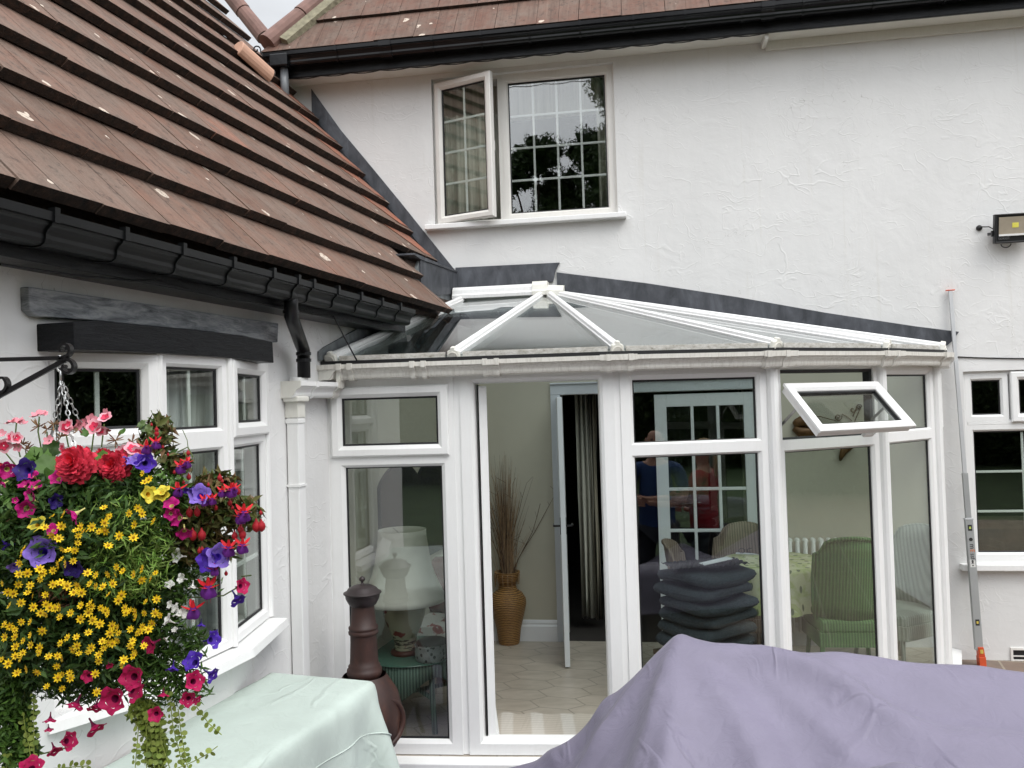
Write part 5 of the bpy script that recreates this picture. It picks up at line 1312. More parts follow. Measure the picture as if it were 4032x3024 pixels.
b.build('reeds', 'straw', RD); b2.build('twigs', 'straw_dark', RD)
b = MB()
for i in range(26):
    a_ = rr.uniform(0, 6.28); b.tube([vq + V((.085 * math.cos(a_), .085 * math.sin(a_), .585)), vq + V((.108 * math.cos(a_), .108 * math.sin(a_), .56)), vq + V((.10 * math.cos(a_), .10 * math.sin(a_), .50 - rr.random() * .04))], .003, 4)
b.build('raffia', 'straw', RD)
# patterned door mat
def make_mat():
    m, n, b, o = newmat('mat'); br = N(n, 'ShaderNodeTexWave', wave_type='BANDS'); br.inputs['Scale'].default_value = 1.7; br.bands_direction = 'X'
    n.links.new(coord(n), br.inputs['Vector']); w2 = N(n, 'ShaderNodeTexWave', wave_type='BANDS'); w2.bands_direction = 'Y'; w2.inputs['Scale'].default_value = 9; n.links.new(coord(n), w2.inputs['Vector'])
    c = ramp(n, br.outputs['Fac'], [(.55, (.62, .57, .50)), (.75, (.74, .71, .66))]); c2 = mixc(n, .35, c, ramp(n, w2.outputs['Fac'], [(.3, (.55, .46, .37)), (.7, (.78, .72, .64))]), 'MULTIPLY')
    n.links.new(c2, b.inputs['Base Color']); b.inputs['Roughness'].default_value = .6
make_mat()
m0, m1, m2_, m3_ = fq(1930, 2895), fq(2700, 2895), fq(2700, 2818), fq(1965, 2812)
b = MB(); n_ = 40; top = [m3_ + (m2_ - m3_) * (i / n_) + V((0, .012 * math.sin(i * 1.1), .006 + .004 * math.sin(i * .9))) for i in range(n_ + 1)]; bot = [m0 + (m1 - m0) * (i / n_) + V((0, 0, .004)) for i in range(n_ + 1)]
for i in range(n_): b.add([bot[i], bot[i + 1], top[i + 1], top[i]], [(0, 1, 2, 3)])
o = b.build('door_mat', 'mat', None); sol = o.modifiers.new('thick', 'SOLIDIFY'); sol.thickness = .004; tag(o, 'beige striped mat with a wavy edge lying inside the doorway', 'mat')

# green wicker side table with glass top
def make_cane(name, a, b_, sc=17):
    m, n, b, o = newmat(name); w = N(n, 'ShaderNodeTexWave', wave_type='BANDS', bands_direction='X'); w.inputs['Scale'].default_value = sc; w.inputs['Distortion'].default_value = .2
    mp_ = coord(n, (1, 1, .02)); n.links.new(mp_, w.inputs['Vector'])
    w2 = N(n, 'ShaderNodeTexWave', wave_type='BANDS', bands_direction='Z'); w2.inputs['Scale'].default_value = 60; n.links.new(coord(n), w2.inputs['Vector'])
    f = mathn(n, 'ADD', mathn(n, 'MULTIPLY', w.outputs['Fac'], .75), mathn(n, 'MULTIPLY', w2.outputs['Fac'], .25))
    n.links.new(ramp(n, f, [(.15, a), (.8, b_)]), b.inputs['Base Color']); b.inputs['Roughness'].default_value = .5; bump(n, b, f, .6, .006)
make_cane('green_cane', (.06, .14, .045), (.13, .27, .09)); make_cane('sage_cane', (.07, .13, .10), (.24, .36, .29)); make_cane('brown_cane', (.14, .10, .075), (.26, .20, .15)); make_cane('pale_cane', (.34, .37, .33), (.48, .52, .47))
sq = at_y(1625, 2565, 5.28); TZ = sq.z; SX, SY = sq.x, 5.28
ST = thing('side_table', (SX, SY, FL), 'round sage green wicker side table with a glass top', 'side table')
simple('glass_top', (.10, .22, .17), .05, 0, .02)
b = MB(); b.lathe((SX, SY, TZ), [(.001, .008), (.325, .008), (.328, .004), (.325, 0), (.001, 0)], 48); b.build('glass_top', 'glass_top', ST, smooth=False)
def skirtz(a): return .05 + .13 * abs(math.cos(2 * a + .5)) ** 2
b = MB(); vs = []; n_ = 64
for k in range(n_):
    a_ = 2 * math.pi * k / n_
    for (r_, z_) in ((.295, TZ - .004), (.30, TZ - .03), (.30 - .0, TZ - .03 - skirtz(a_))): vs.append((SX + r_ * math.cos(a_), SY + r_ * math.sin(a_), z_))
b.add(vs, [(k * 3 + j, ((k + 1) % n_) * 3 + j, ((k + 1) % n_) * 3 + j + 1, k * 3 + j + 1) for k in range(n_) for j in range(2)]); o = b.build('apron', 'sage_cane', ST, smooth=True); sol = o.modifiers.new('t', 'SOLIDIFY'); sol.thickness = .012
for k in range(4):
    a_ = -.25 + k * math.pi / 2 + math.pi / 4; dx, dy = math.cos(a_), math.sin(a_)
    b = MB(); b.tube([(SX + dx * .27, SY + dy * .27, TZ - .02), (SX + dx * .275, SY + dy * .275, TZ - .2), (SX + dx * .30, SY + dy * .30, FL)], .017, 8); b.build('leg', 'sage_cane', ST, smooth=True)
b = MB()
for k in (0, 1):
    a_ = -.25 + k * math.pi / 2 + math.pi / 4; dx, dy = math.cos(a_), math.sin(a_); b.tube([(SX - dx * .27, SY - dy * .27, FL + .17 + k * .03), (SX + dx * .27, SY + dy * .27, FL + .17 + k * .03)], .014, 8)
b.build('stretcher', 'sage_cane', ST, smooth=True)
# lamp on it
lq = at_y(1595, 2540, 5.22); LX, LY, LZ = lq.x, 5.22, TZ + .008
TLm = thing('table_lamp', (LX, LY, LZ), 'cream ceramic table lamp with a red flower pattern and a wide cream shade', 'table lamp')
def make_ceramic():
    m, n, b, o = newmat('ceramic'); v = coord(n); f = noisef(n, v, 14, 3, .5, .5)
    c = mixc(n, ramp(n, f, [(.60, (0, 0, 0)), (.64, (1, 1, 1))]), (.50, .47, .33), (.25, .04, .035))
    sp_ = N(n, 'ShaderNodeSeparateXYZ'); n.links.new(v, sp_.inputs[0]); band = N(n, 'ShaderNodeMapRange'); n.links.new(sp_.outputs[2], band.inputs[0]); band.inputs[1].default_value = .11; band.inputs[2].default_value = .125; band.inputs[3].default_value = 1; band.inputs[4].default_value = 0
    f3 = noisef(n, coord(n, (1, 1, 6)), 12, 3, .5); c = mixc(n, mathn(n, 'MULTIPLY', band.outputs[0], ramp(n, f3, [(.52, (0, 0, 0)), (.56, (1, 1, 1))])), c, (.05, .045, .03))
    n.links.new(c, b.inputs['Base Color']); b.inputs['Roughness'].default_value = .12
make_ceramic(); simple('dark_wood', (.10, .03, .02), .3); simple('shade_cream', (.72, .70, .62), .7, 0, .03)
b = MB(); b.lathe((LX, LY, LZ), [(.085, 0), (.09, .012), (.085, .024), (.07, .03)], 32); b.build('base', 'dark_wood', TLm, smooth=True)
lampS = (at_y(1588, 2335, 5.22).z - LZ) - .045
b = MB(); hb_ = lampS + .02; b.lathe((LX, LY, LZ), [(.065, .03), (.066, .07), (.075, .11), (.105, .17), (.128, .24), (.134, .29), (.125, .34), (.095, .375), (.05, .39), (.03, .40), (.028, .44)], 40); b.build('lamp_body', 'ceramic', TLm, smooth=True)
sh0 = LZ + lampS; sh1 = at_y(1588, 2085, 5.22).z
b = MB(); H2 = sh1 - sh0
b.lathe((LX, LY, sh0), [(.262, 0), (.255, .03), (.225, .09), (.195, .16), (.172, .24), (.158, H2 - .10), (.150, H2 - .04), (.149, H2)], 48); o = b.build('lamp_shade', 'shade_cream', TLm, smooth=True); sol = o.modifiers.new('t', 'SOLIDIFY'); sol.thickness = .003
b = MB(); b.tube([(LX, LY, LZ + .44), (LX, LY, sh1 - .04)], .004, 6)
for k in range(3): a_ = k * 2.094; b.tube([(LX, LY, sh1 - .04), (LX + .149 * math.cos(a_), LY + .149 * math.sin(a_), sh1 - .005)], .002, 4)
b.build('shade_carrier', 'steel', TLm)
# heart cut bowl with lid
hq_ = at_y(1695, 2530, 5.08)
def make_heart():
    m, n, b, o = newmat('pierced_enamel'); t_ = N(n, 'ShaderNodeTexVoronoi'); t_.inputs['Scale'].default_value = 38; n.links.new(coord(n, (1, 1, .8)), t_.inputs['Vector'])
    n.links.new(ramp(n, t_.outputs['Distance'], [(.28, (.015, .02, .02)), (.36, (.34, .37, .36))]), b.inputs['Base Color']); b.inputs['Roughness'].default_value = .4
make_heart()
HB = thing('candle_bowl', (hq_.x, 5.08, TZ + .008), 'round pierced grey metal bowl with heart cutouts beside the lamp', 'bowl')
b = MB(); b.lathe((hq_.x, 5.08, TZ + .008), [(.001, 0), (.085, 0), (.092, .01), (.096, .05), (.092, .085), (.098, .092), (.095, .096), (.088, .09), (.086, .02), (.001, .015)], 40); b.build('bowl_body', 'pierced_enamel', HB, smooth=True)
b = MB(); b.lathe((hq_.x + .01, 5.10, TZ + .105), [(.10, 0), (.09, .012), (.06, .022), (.001, .03)], 32); b.build('lid', 'dark_cast', HB, smooth=True)
# armchair with a dark scalloped back and cushions behind the lamp
def make_floral():
    m, n, b, o = newmat('floral'); f = noisef(n, coord(n), 7, 3, .5, 1.0)
    n.links.new(ramp(n, f, [(.54, (.62, .60, .56)), (.57, (.34, .10, .09)), (.66, (.30, .08, .08)), (.68, (.62, .60, .56))]), b.inputs['Base Color']); b.inputs['Roughness'].default_value = .85
make_floral(); simple('maroon', (.16, .03, .035), .85); simple('navy_black', (.012, .013, .018), .5)
aq = at_y(1660, 2350, 6.2)
AC = thing('armchair', (aq.x - .1, 6.25, FL), 'armchair in white and maroon floral fabric behind the lamp', 'armchair')
ax, ay = aq.x - .1, 6.25
b = MB(); b.cube((ax, ay - .05, FL + .27), (.36, .36, .16)); b.build('seat', 'floral', AC, bevel=.07)
b = MB(); b.cube((ax, ay + .33, FL + .52), (.42, .10, .42)); b.build('backrest', 'floral', AC, bevel=.08)
for sx in (-1, 1): b = MB(); b.cube((ax + sx * .40, ay - .02, FL + .30), (.09, .38, .30)); b.build('armrest', 'maroon', AC, bevel=.07)
for (cx, cy, cz, rz, rx, mat, lab) in ((ax - .12, ay - .02, FL + .66, .5, -.35, 'floral', 'floral cushion leaning in the armchair at its left'), (ax + .2, ay + .02, FL + .62, -.3, -.3, 'maroon', 'plain maroon cushion leaning in the armchair at its right')):
    b = MB(); rot = Matrix.Rotation(rz, 3, 'Z') @ Matrix.Rotation(rx, 3, 'X'); n_ = 12; vs = []; fs = []
    for sgn in (-1, 1):
        for i in range(n_ + 1):
            for j in range(n_ + 1):
                u_, v_ = i / n_ * 2 - 1, j / n_ * 2 - 1; th = .075 * ((1 - u_ ** 4) * (1 - v_ ** 4)) ** .5; k_ = 1 - .08 * (1 - abs(u_)) * abs(v_) - .08 * (1 - abs(v_)) * abs(u_)
                vs.append(V((cx, cy, cz)) + rot @ V((u_ * .22 * k_, sgn * th, v_ * .22 * k_)))
    m_ = (n_ + 1) ** 2
    for i in range(n_):
        for j in range(n_):
            a_ = i * (n_ + 1) + j; fs.append((a_, a_ + 1, a_ + n_ + 2, a_ + n_ + 1)); fs.append((m_ + a_, m_ + a_ + n_ + 1, m_ + a_ + n_ + 2, m_ + a_ + 1))
    b.add(vs, fs); tag(b.build('cushion', mat, None, smooth=True, recalc=True), lab, 'cushion', 'cushions in the armchair')
# dark scalloped mirror on the wing wall behind
b = MB(); ms0 = WING.s_of(at_plane(1480, 2000, WING.p(0, .03, 0), WING.n)); ms1 = 2.1
zt_ = at_plane(1560, 1925, WING.p(0, .03, 0), WING.n).z; zb_ = at_plane(1560, 2120, WING.p(0, .03, 0), WING.n).z
ms0 = .62; ms1 = 1.95; zt_, zb_ = 1.66, .95
pts = [(ms0, zb_)] + [(ms0 + (ms1 - ms0) * k / 40, zt_ - .13 + .13 * abs(math.sin(math.pi * k / 20)) ** .7 - .0) for k in range(41)] + [(ms1, zb_)]
b.prism([WING.p(s, .013, z) for s, z in pts], WING.n * .025); tag(b.build('wall_panel', 'navy_black', None, recalc=True), 'dark panel with a scalloped top edge on the inner wall behind the lamp', 'panel')
# magazine box under the table
b = MB(); xq = fq(1640, 2740); b.cube((xq.x, xq.y + .05, FL + .12), (.11, .08, .12), Matrix.Rotation(.5, 3, 'Z'));
simple('box_cream', (.45, .43, .33), .6); tag(b.build('storage_box', 'box_cream', None, bevel=.004), 'cream box standing on the floor under the side table', 'box')

# stack of dark seat cushions
def make_denim():
    m, n, b, o = newmat('charcoal_fabric'); f = noisef(n, coord(n, (1, 1, 2)), 60, 5, .7)
    n.links.new(ramp(n, f, [(.3, (.020, .026, .032)), (.7, (.06, .075, .09))]), b.inputs['Base Color']); b.inputs['Roughness'].default_value = .9; bump(n, b, f, .4, .004)
make_denim()
kq = at_y(2772, 2250, 5.32); KX, KY = kq.x, 5.32
b = MB(); b.cube((KX, KY, FL + .18), (.24, .24, .18)); simple('stool_wood', (.12, .08, .05), .5); STO = thing('stool', (KX, KY, FL), 'low dark stool carrying the pile of seat cushions', 'stool')
b = MB(); b.cube((KX, KY, FL + .325), (.24, .24, .015), Matrix.Rotation(.45, 3, 'Z')); b.build('seat', 'stool_wood', STO)
for k in range(4): a_ = .45 + k * math.pi / 2 + .78; b = MB(); b.tube([(KX + .28 * math.cos(a_), KY + .28 * math.sin(a_), FL), (KX + .26 * math.cos(a_), KY + .26 * math.sin(a_), FL + .31)], .016, 8); b.build('leg', 'stool_wood', STO)
def pad(cx, cy, cz, hw, th, rz, seed):
    rn_ = random.Random(seed); n_ = 22; b = MB(); vs = []; fs = []; rot = Matrix.Rotation(rz, 3, 'Z'); ph = rn_.uniform(0, 6)
    for sgn in (-1, 1):
        for i in range(n_ + 1):
            for j in range(n_ + 1):
                u_, v_ = i / n_ * 2 - 1, j / n_ * 2 - 1
                e_ = max(0, (1 - abs(u_) ** 6) * (1 - abs(v_) ** 6)) ** .33; k_ = 1 - .10 * (abs(u_) * abs(v_)) ** 3
                z_ = sgn * th * e_ * (1 - .12 * math.cos(u_ * 4 + ph) * math.cos(v_ * 3)) + .007 * math.sin(u_ * 3 + ph) + .006 * math.sin(v_ * 4 - ph)
                if sgn == -1: z_ += 0
                vs.append(V((cx, cy, cz)) + rot @ V((u_ * hw * k_, v_ * hw * k_, z_)))
    m_ = (n_ + 1) ** 2
    for i in range(n_):
        for j in range(n_):
            a_ = i * (n_ + 1) + j; fs.append((a_, a_ + 1, a_ + n_ + 2, a_ + n_ + 1)); fs.append((m_ + a_, m_ + a_ + n_ + 1, m_ + a_ + n_ + 2, m_ + a_ + 1))
    b.add(vs, fs); return b, rot
ordn = ['topmost', 'second from the top', 'third from the top', 'fourth from the top', 'fifth from the top', 'sixth from the top']
ztop = at_y(2772, 2262, 5.1).z; 
for i in range(6):
    rn_ = random.Random(i + 20); cz = ztop - .045 - i * .082; cx, cy = KX + rn_.uniform(-.02, .02), KY + rn_.uniform(-.02, .02); rz = .62 + rn_.uniform(-.07, .07)
    b, rot = pad(cx, cy, cz, .245, .040, rz, i); o = b.build('seat_cushion', 'charcoal_fabric', None, smooth=True, recalc=True)
    tag(o, f'charcoal seat cushion, {ordn[i]} of its pile behind the glass', 'cushion', 'charcoal seat cushions in a pile')
    p = MB(); ring = [V((cx, cy, cz)) + rot @ V((x * .245 * (1 - .0), y * .245, 0)) for x, y in ((-.86, -.90), (-.5, -.985), (.5, -.985), (.86, -.90), (.90, -.86), (.985, -.5), (.985, .5), (.90, .86), (.86, .90), (.5, .985), (-.5, .985), (-.86, .90), (-.90, .86), (-.985, .5), (-.985, -.5), (-.90, -.86))]; p.tube(ring, .004, 5, closed=True); p.build('piping', 'charcoal_fabric', o)
# crumpled black cloth and papers on top
b = MB(); n_ = 26; vs = []
for i in range(n_ + 1):
    for j in range(12):
        u_, v_ = i / n_ * 2 - 1, j / 11 * 2 - 1; vs.append(V((KX + .0, KY - .04, ztop + .012)) + Matrix.Rotation(.2, 3, 'Z') @ V((u_ * .25, v_ * .11, .012 + .02 * abs(math.sin(i * 1.3 + j)) * (1 - abs(u_) * .3))))
b.add(vs, [(i * 12 + j, (i + 1) * 12 + j, (i + 1) * 12 + j + 1, i * 12 + j + 1) for i in range(n_) for j in range(11)]); simple('black_cloth', (.01, .01, .012), .8)
o = b.build('crumpled_cloth', 'black_cloth', None); tag(o, 'crumpled black cloth lying on the pile of charcoal cushions', 'cloth')
simple('paper', (.75, .77, .80), .6, 0, .02)
b = MB(); b.cube((KX + .06, KY - .07, ztop + .05), (.10, .035, .002), Matrix.Rotation(.3, 3, 'Z') @ Matrix.Rotation(-.12, 3, 'Y')); tag(b.build('leaflet', 'paper', None), 'folded white leaflet lying on the crumpled black cloth', 'leaflet')

# round table with patterned cloth, spectacles and papers
DX, DY, DZ = at_y(3050, 2205, 6.15).x, 6.15, .84
DT = thing('dining_table', (DX, DY, FL), 'small round dining table hidden under its long patterned tablecloth', 'table')
b = MB(); b.lathe((DX, DY, DZ - .03), [(.001, 0), (.37, 0), (.37, .02), (.001, .02)], 40); b.build('tabletop', 'teak', DT); b = MB(); b.tube([(DX, DY, FL), (DX, DY, DZ - .03)], .035, 12); b.build('pedestal', 'teak', DT)
def make_cloth2():
    m, n, b, o = newmat('leaf_cloth'); v = coord(n, (1, 1, .55)); t_ = N(n, 'ShaderNodeTexVoronoi'); t_.inputs['Scale'].default_value = 13; t_.inputs['Randomness'].default_value = .25; n.links.new(v, t_.inputs['Vector'])
    f = noisef(n, coord(n), 5, 3, .5, 1.5); c = ramp(n, f, [(.48, (.58, .58, .38)), (.56, (.40, .46, .18)), (.66, (.52, .54, .33))])
    n.links.new(mixc(n, ramp(n, t_.outputs['Distance'], [(.20, (1, 1, 1)), (.24, (0, 0, 0))]), c, (.13, .16, .09)), b.inputs['Base Color']); b.inputs['Roughness'].default_value = .6
make_cloth2()
b = MB(); n_ = 96; zz = [0, .0, -.03, -.10, -.2, -.30]; vs = [(DX, DY, DZ)]
rad_ = [.20, .375, .385, .39, .40, .415]
for j in range(6):
    for k in range(n_):
        a_ = 2 * math.pi * k / n_; r_ = rad_[j] + (0 if j < 2 else .018 * (j - 1) * .5 * math.sin(a_ * 11 + .4)); vs.append((DX + r_ * math.cos(a_), DY + r_ * math.sin(a_), DZ + zz[j]))
fs = [(0, 1 + k, 1 + (k + 1) % n_) for k in range(n_)] + [(1 + j * n_ + k, 1 + (j + 1) * n_ + k, 1 + (j + 1) * n_ + (k + 1) % n_, 1 + j * n_ + (k + 1) % n_) for j in range(5) for k in range(n_)]
b.add(vs, fs); tag(b.build('tablecloth', 'leaf_cloth', None, smooth=True), 'pale green and yellow patterned cloth draped over the round dining table', 'tablecloth')
b = MB(); gq_ = at_z(2925, 2178, DZ + .004); b.cube((gq_.x + .04, gq_.y, DZ + .004), (.09, .05, .0015), Matrix.Rotation(-.3, 3, 'Z')); tag(b.build('paper_sheet', 'paper', None), 'white paper sheet on the patterned tablecloth under the spectacles', 'paper')
b = MB(); g0_ = V((gq_.x + .02, gq_.y - .02, DZ + .026))
for sx in (-1, 1): b.tube([g0_ + V((sx * .032 + .022 * math.cos(a), 0, .018 * math.sin(a))) for a in [R(x) for x in range(0, 360, 30)]], .002, 5, closed=True); b.tube([g0_ + V((sx * .054, 0, .005)), g0_ + V((sx * .05, .10, -.012))], .0018, 4)
b.tube([g0_ + V((-.01, 0, .006)), g0_ + V((.01, 0, .006))], .0018, 4); tag(b.build('spectacles', 'gasket', None), 'dark rimmed spectacles resting on the papers on the round table', 'spectacles')

# wicker chairs
def wchair(x, y, rz, mat, label, sc=1.0, group='woven cane chairs in the conservatory'):
    t = thing('cane_chair', (x, y, FL), label, 'chair', group); Rm = Matrix.Rotation(rz, 3, 'Z')
    def W(a, b_, c): return V((x, y, FL)) + Rm @ V((a * sc, b_ * sc, c * sc))
    b = MB(); n_ = 24; vs = []
    rows = [(0, .42), (1, .55), (2, .72), (3, .88), (4, .955)]
    for j, (r_, z_) in enumerate(rows):
        for i in range(n_ + 1):
            u_ = i / n_ * 2 - 1; wd = (.215, .23, .235, .225, .19)[j]; top_ = z_ + (.045 * (1 - u_ * u_) if j == 4 else (.02 * (1 - u_ * u_) if j == 3 else 0)) - (.06 * max(0, abs(u_) - .8) / .2 if j == 4 else 0)
            vs.append(W(u_ * wd, -.20 - .09 * (z_ - .42) / .5 + .10 * u_ * u_, top_))
    b.add(vs, [(j * (n_ + 1) + i, j * (n_ + 1) + i + 1, (j + 1) * (n_ + 1) + i + 1, (j + 1) * (n_ + 1) + i) for j in range(4) for i in range(n_)]); o = b.build('backrest', mat, t, smooth=True); s_ = o.modifiers.new('t', 'SOLIDIFY'); s_.thickness = .018
    b = MB(); edge = [vs[j * (n_ + 1)] for j in range(4)] + [vs[4 * (n_ + 1) + i] for i in range(0, n_ + 1, 2)] + [vs[j * (n_ + 1) + n_] for j in range(3, -1, -1)]; b.tube(edge, .014 * sc, 7); b.build('back_rim', mat, t, smooth=True)
    b = MB(); b.prism([W(-.21, -.21, .36), W(.21, -.21, .36), W(.235, .20, .36), W(.12, .245, .36), W(-.12, .245, .36), W(-.235, .20, .36)], (0, 0, .085 * sc)); b.build('seat', mat, t, bevel=.02, recalc=True)
    b = MB(); b.sweep([W(-.215, -.21, 0), W(-.24, .20, 0), W(-.12, .25, 0), W(.12, .25, 0), W(.24, .20, 0), W(.215, -.21, 0), W(-.215, -.21, 0)], [(-.005, .27), (.008, .27), (.008, .365), (-.005, .365)]); b.build('seat_apron', mat, t, recalc=True)
    for sx, sy in ((-1, -1), (1, -1), (1, 1), (-1, 1)):
        b = MB(); b.tube([W(sx * .195, sy * .19, .37), W(sx * .20, sy * .20, .2), W(sx * (.215), sy * (.25 if sy < 0 else .22), 0)], .016 * sc, 8); b.build('leg', mat, t, smooth=True)
    return t
gx = at_y(3305, 2300, 5.85).x
wchair(gx, 5.78, -.12, 'green_cane', 'green cane chair with its tall rounded back turned to the camera')
wchair(at_y(2905, 2100, 6.2).x, 6.25, 2.6, 'brown_cane', 'brown cane chair beside the round table with its back to the closed door leaf', .97)
wchair(at_y(2760, 2160, 6.0).x, 5.95, -1.9, 'brown_cane', 'low brown cane chair seen just above the pile of cushions', .93)
wchair(at_y(3600, 2350, 5.75).x - .02, 5.95, 2.0, 'pale_cane', 'pale cane chair nearest the return wall at the right end of the conservatory', .98)
# column radiator
rq0 = MAIN.s_of(at_plane(3100, 2150, MAIN.p(0, .08, 0), MAIN.n)); RDt = thing('radiator', MAIN.p(rq0 + .2, .08, FL + .1), 'white column radiator low on the cream wall behind the round table', 'radiator')
rz1 = at_plane(3130, 2128, MAIN.p(0, .08, 0), MAIN.n).z; simple('rad_white', (.75, .76, .72), .35, 0, .02)
for k in range(11):
    s_ = rq0 - .04 + k * .058; b = MB(); b.tube([MAIN.p(s_, .06, FL + .12), MAIN.p(s_, .06, rz1)], .014, 8); b.tube([MAIN.p(s_, .10, FL + .12), MAIN.p(s_, .10, rz1)], .014, 8); b.tube([MAIN.p(s_, .055, rz1), MAIN.p(s_, .105, rz1)], .02, 8); b.build('column', 'rad_white', RDt, smooth=True)
# wall ornament of curled metal
simple('bronze', (.11, .055, .018), .4, .4, .3, 30)
def wpt(x, y, o=.03): q = at_plane(x, y, MAIN.p(0, o, 0), MAIN.n); return q
WO = thing('wall_ornament', wpt(3230, 1700, .03), 'brown metal lizard shaped ornament with curled wires on the cream wall', 'ornament')
def blob(path, rad, name):
    b = MB(); b.tube([wpt(x, y) for x, y in path], [r * 1.0 for r in rad], 12); b.build(name, 'bronze', WO, smooth=True)
blob([(3124, 1672), (3135, 1668), (3165, 1655), (3190, 1664), (3202, 1690), (3188, 1702), (3150, 1700), (3126, 1684)], [.02, .035, .05, .055, .05, .05, .045, .025], 'wing')
blob([(3178, 1716), (3195, 1705), (3225, 1702), (3245, 1712), (3235, 1728), (3200, 1734)], [.012, .03, .04, .035, .03, .015], 'wing')
blob([(3255, 1722), (3320, 1735), (3345, 1765), (3322, 1775), (3312, 1800), (3308, 1815)], [.012, .02, .028, .03, .018, .008], 'tail')
def spiral(cx, cy, r0, turns, tail, sgn=1):
    pts = [(cx + r0 * (1 - k / 30) * math.cos(sgn * k * turns * 2 * math.pi / 30), cy + r0 * (1 - k / 30) * math.sin(sgn * k * turns * 2 * math.pi / 30)) for k in range(28)][::-1] + tail
    b = MB(); b.tube([wpt(x, y, .02) for x, y in pts], .0035, 5); b.build('curl', 'bronze', WO)
spiral(3300, 1642, 15, 1.6, [(3315, 1630), (3335, 1640), (3355, 1658)]); spiral(3382, 1602, 12, 1.5, [(3392, 1600), (3380, 1625), (3365, 1660)], -1); spiral(3358, 1612, 14, 1.0, [(3375, 1598), (3358, 1640)], 1)
blob([(3180, 1642), (3230, 1640), (3265, 1650), (3290, 1656)], [.0035] * 4, 'antenna')
# ------------------------------------------------------------------ trees and hedge behind the camera (seen in the glass)
def make_leaf(name, cols, rough=.55):
    m, n, b, o = newmat(name); g = N(n, 'ShaderNodeNewGeometry')
    k = len(cols); n.links.new(ramp(n, g.outputs['Random Per Island'], [(i / (k - 1), c) for i, c in enumerate(cols)]), b.inputs['Base Color'])
    b.inputs['Roughness'].default_value = rough; b.inputs['Specular IOR Level'].default_value = .3
make_leaf('tree_leaf', [(.018, .035, .010), (.04, .075, .018), (.06, .10, .03)]); make_leaf('hedge_leaf', [(.012, .025, .008), (.03, .055, .015), (.07, .10, .03)])
simple('bark', (.07, .05, .035), .9, 0, .3, 8, .6, 20)
def leafcloud(blobs, per, size, seed, flat=.6):
    rs = np.random.RandomState(seed); V_ = []; F_ = []
    P = []
    for (c, r, k) in blobs:
        nn = int(per * k); d = rs.normal(size=(nn, 3)); d /= np.linalg.norm(d, axis=1)[:, None]; rad = rs.rand(nn) ** .45
        P.append(np.array(c) + d * rad[:, None] * np.array(r) * (1 + .18 * np.sin(d[:, :1] * 7 + d[:, 2:3] * 5)))
    P = np.concatenate(P); n = len(P)
    a = rs.normal(size=(n, 3)); a /= np.linalg.norm(a, axis=1)[:, None]; b = rs.normal(size=(n, 3)); b -= (a * b).sum(1)[:, None] * a; b /= np.linalg.norm(b, axis=1)[:, None]
    s = size * (.6 + .8 * rs.rand(n))[:, None]
    v = np.stack([P - a * s, P + b * s * flat * .5, P + a * s, P - b * s * flat * .5], 1).reshape(-1, 3)
    f = np.arange(4 * n).reshape(-1, 4)
    return v, f
def meshobj(name, v, f, mat, parent):
    me = bpy.data.meshes.new(name); base = root_loc(parent); v = v - np.array(base)
    me.vertices.add(len(v)); me.vertices.foreach_set('co', v.astype(np.float32).ravel()); me.loops.add(f.size); me.loops.foreach_set('vertex_index', f.astype(np.int32).ravel())
    me.polygons.add(len(f)); me.polygons.foreach_set('loop_start', np.arange(0, f.size, f.shape[1], dtype=np.int32)); me.update(calc_edges=True); me.materials.append(MATS[mat])
    o = bpy.data.objects.new(name, me); C.objects.link(o); o.parent = parent; return o
def tree(x, y, h, r, seed, label):
    rn_ = random.Random(seed); t = thing('garden_tree', (x, y, 0), label, 'tree', 'trees across the garden seen only as reflections')
    b = MB(); b.tube([(x, y, 0), (x + .1, y, h * .35), (x - .1, y + .1, h * .7)], [.22, .16, .06], 8); bl = []
    for k in range(16):
        z = h * (.22 + .74 * (k / 15)); w = r * (1 - abs(z / h - .5) * 1.3 + .1) ; a_ = rn_.uniform(0, 6.28); rr_ = w * rn_.uniform(.2, .75)
        c = (x + rr_ * math.cos(a_), y + rr_ * math.sin(a_), z); s_ = w * rn_.uniform(.38, .6) + .25; bl.append((c, (s_, s_, s_ * .8), s_ ** 1.6))
        b.tube([(x, y, z * .7), c], [.06, .02], 5)
    b.build('trunk', 'bark', t); v, f = leafcloud(bl, 2000, .075, seed); v2, f2 = leafcloud([(c, tuple(q * .72 for q in s_), k * 1.0) for c, s_, k in bl], 260, .24, seed + 50, 1.3); meshobj('crown', np.concatenate([v, v2]), np.concatenate([f, f2 + len(v)]), 'tree_leaf', t)
tree(-3.0, -15, 14.0, 3.2, 1, 'tall leafy tree across the garden reflected in the upper window'); tree(-6.3, -15.5, 11.3, 2.5, 2, 'shorter leafy tree left of the tall one in the upper window reflection')
tree(-10.5, -17, 9, 2.6, 3, 'round tree far left across the garden'); tree(5.5, -15, 9, 3.0, 5, 'broad tree across the garden behind the seating cover'); tree(11.5, -13, 10, 3.2, 6, 'broad tree far right across the garden')
v, f = leafcloud([((x, -12.5 + .6 * math.sin(x), 1.6 + .3 * math.sin(x * 1.7)), (1.5, .9, 2.5), 1) for x in np.arange(-17, 20, 1.6)], 6500, .065, 8); v2, f2 = leafcloud([((x, -12.9, 1.6), (1.5, .5, 2.4), 1) for x in np.arange(-17, 20, 1.6)], 900, .3, 28, 1.3); f = np.concatenate([f, f2 + len(v)]); v = np.concatenate([v, v2])
h = meshobj('hedge', v, f, 'hedge_leaf', None); tag(h, 'tall dark mixed hedge along the far side of the garden', 'hedge')
